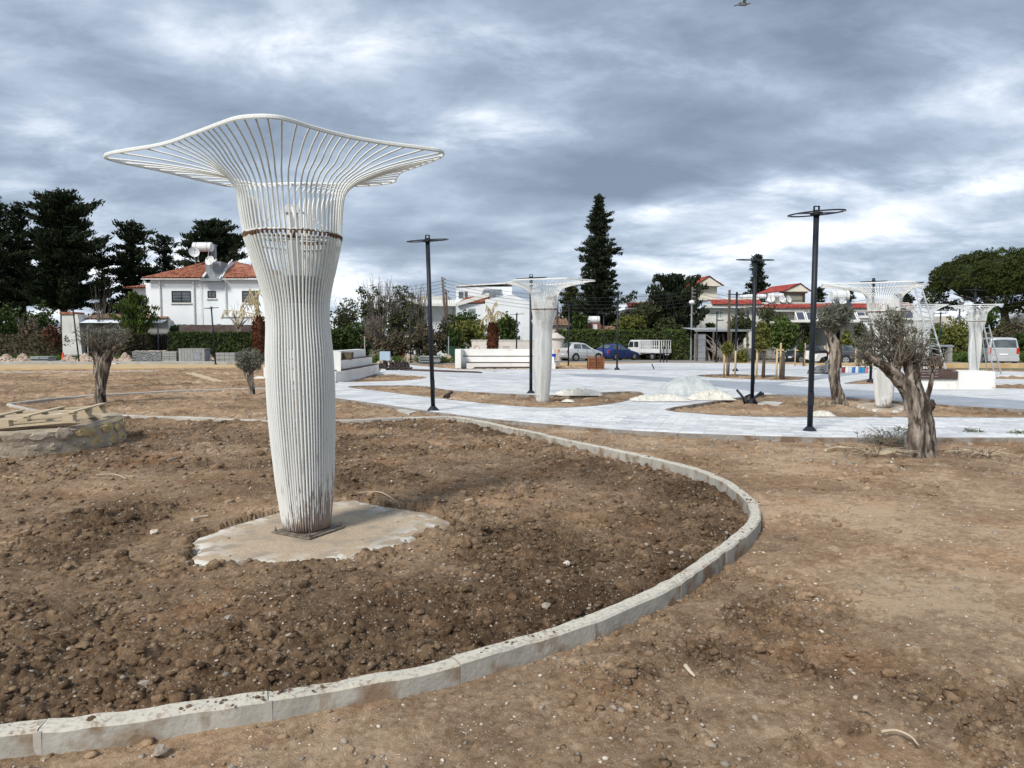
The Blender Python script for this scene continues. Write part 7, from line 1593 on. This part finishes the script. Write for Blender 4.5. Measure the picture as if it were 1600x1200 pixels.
# ---------------------------------------------------------------- small plants, twigs
STRAWT = mat('pale_stick', (.42, .35, .25), (.56, .47, .35), rough=.9)
def weed(label, px, py, r, h, n, m, seed, tw=14, kind=None):
    p = G(px, py, 0); g = np.random.default_rng(seed); rr = random.Random(seed); t = thing('weed_plant', label, 'weed', (p.x, p.y, 0)); b = MB()
    for k in range(tw): a = rr.uniform(0, 6.28); e = Vector((math.cos(a) * r * rr.uniform(.4, 1.1), math.sin(a) * r * rr.uniform(.4, 1), h * rr.uniform(.3, 1.2))); b.tube([(0, 0, 0), e * .5 + Vector((0, 0, .05)), e], [.004, .003, .0015], 4)
    part('stems', b, STRAWT, t); leaves('foliage', inellips(g, n, (r, r * .8, h * .5)) + np.array([0, 0, h * .5]), 8, .05, .025, .25, m, t, seed)
weed('dry grey green weed clump beside the big olive trunk', 1388, 695, .50, .26, 90, OLIVE, 1, 60); weed('low spreading dry twigs left of the big olive foot', 1370, 712, .55, .10, 50, DRY, 2, 40)
weed('small green weed tuft at the near path edge right of the olive', 1520, 680, .17, .10, 40, GREEN, 3, 6); weed('bright green weed at the path edge on the right border', 1592, 683, .16, .10, 40, GRASSM, 4, 6)
weed('dark green weed by the path edge behind the olive trunk', 1408, 676, .22, .09, 30, GREEN, 5, 8); weed('greyish dry weeds at the foot of the slim olive', 1278, 636, .5, .16, 60, OLIVE, 6, 20)
weed('sparse dry weeds right of the big olive foot', 1540, 712, .6, .05, 30, DRY, 7, 25)
for i, (P, r, lb) in enumerate([([(1378, 1143), (1400, 1141), (1422, 1150), (1434, 1163)], .006, 'curved pale stick on the soil at the lower right'), ([(1071, 1040), (1078, 1049), (1085, 1056)], .011, 'short thick cream stick outside the kerb at bottom centre'),
        ([(300, 812), (312, 808), (325, 806)], .016, 'yellow dry leaf sheath left of the concrete pad'), ([(560, 770), (590, 768), (612, 778), (625, 792)], .006, 'thin bent twig behind the concrete pad'), ([(150, 742), (180, 741), (196, 748)], .008, 'thin pale straw on the left of the tilled bed'),
        ([(1290, 703), (1310, 698), (1324, 700)], .02, 'short grey root piece on the soil right of the tall lamp post'), ([(1375, 700), (1400, 703), (1424, 701)], .016, 'dark twig lying against the foot of the big olive'), ([(938, 702), (944, 692), (950, 684)], .006, 'small dark sprig growing on the kerb')]):
    Q = [G(a, b_, .035) for a, b_ in P]; o = Q[0].copy(); b = MB(); b.tube([q - o for q in catmull(Q, 3)], [r * (1 - .5 * k / (3 * (len(Q) - 1))) for k in range(3 * (len(Q) - 1) + 1)], 6); solo('stick', b, STRAWT if i != 6 and i != 7 else BARK, lb, 'stick', o)
# soil spilled on the kerb
g = random.Random(12); b = MB()
for i in range(1100):
    k = g.randrange(len(K1W) - 1); p = K1W[k].lerp(K1W[k + 1], g.random())
    if mnoise.noise(Vector((p.x * 1.6, p.y * 1.6, 0))) + g.uniform(-.18, .18) < .16: continue
    s = .0025 + .011 * g.random() ** 4; b.ico((p.x + g.gauss(0, .025), p.y + g.gauss(0, .025), .0795 + s * .25), (s, s * .9, s * .6), 1, .3, i, i)
link('spilled_soil', b.mesh('spilled_soil', CLOD), kind='stuff')
# gull
p = W(1162, 7, 26); t = thing('bird', 'small gull flying at the very top of the picture', 'bird', p)
BIRD = mat('gull_feathers', (.10, .095, .10), (.22, .21, .22), scale=12, rough=.8)
b = MB(); b.tube([(-.24, 0, -.03), (-.15, 0, -.015), (-.05, 0, 0), (.06, 0, .0), (.13, 0, .02), (.17, 0, .035), (.21, 0, .035), (.25, 0, .03)], [.012, .03, .052, .05, .034, .030, .026, .006], 10); part('body', b, BIRD, t, smooth=True)
for s in (-1, 1): b = MB(); V = [(-.06, s * .03, .03), (.07, s * .03, .03), (.05, s * .16, .16), (-.05, s * .16, .17), (-.02, s * .40, .20), (-.12, s * .42, .19)]; b.add(V + [(x, y, z - .012) for x, y, z in V], [(0, 1, 2, 3), (3, 2, 4, 5), (9, 8, 7, 6), (11, 10, 8, 9), (0, 6, 7, 1), (1, 7, 8, 2), (2, 8, 10, 4), (4, 10, 11, 5), (5, 11, 9, 3), (3, 9, 6, 0)]); part('wing', b, BIRD, t)
b = MB(); b.add([(-.20, -.02, -.02), (-.20, .02, -.02), (-.34, .05, -.04), (-.34, -.05, -.04), (-.20, -.02, -.03), (-.20, .02, -.03), (-.34, .05, -.045), (-.34, -.05, -.045)], [(0, 1, 2, 3), (7, 6, 5, 4), (0, 3, 7, 4), (1, 5, 6, 2), (2, 6, 7, 3)]); part('tail', b, BIRD, t)
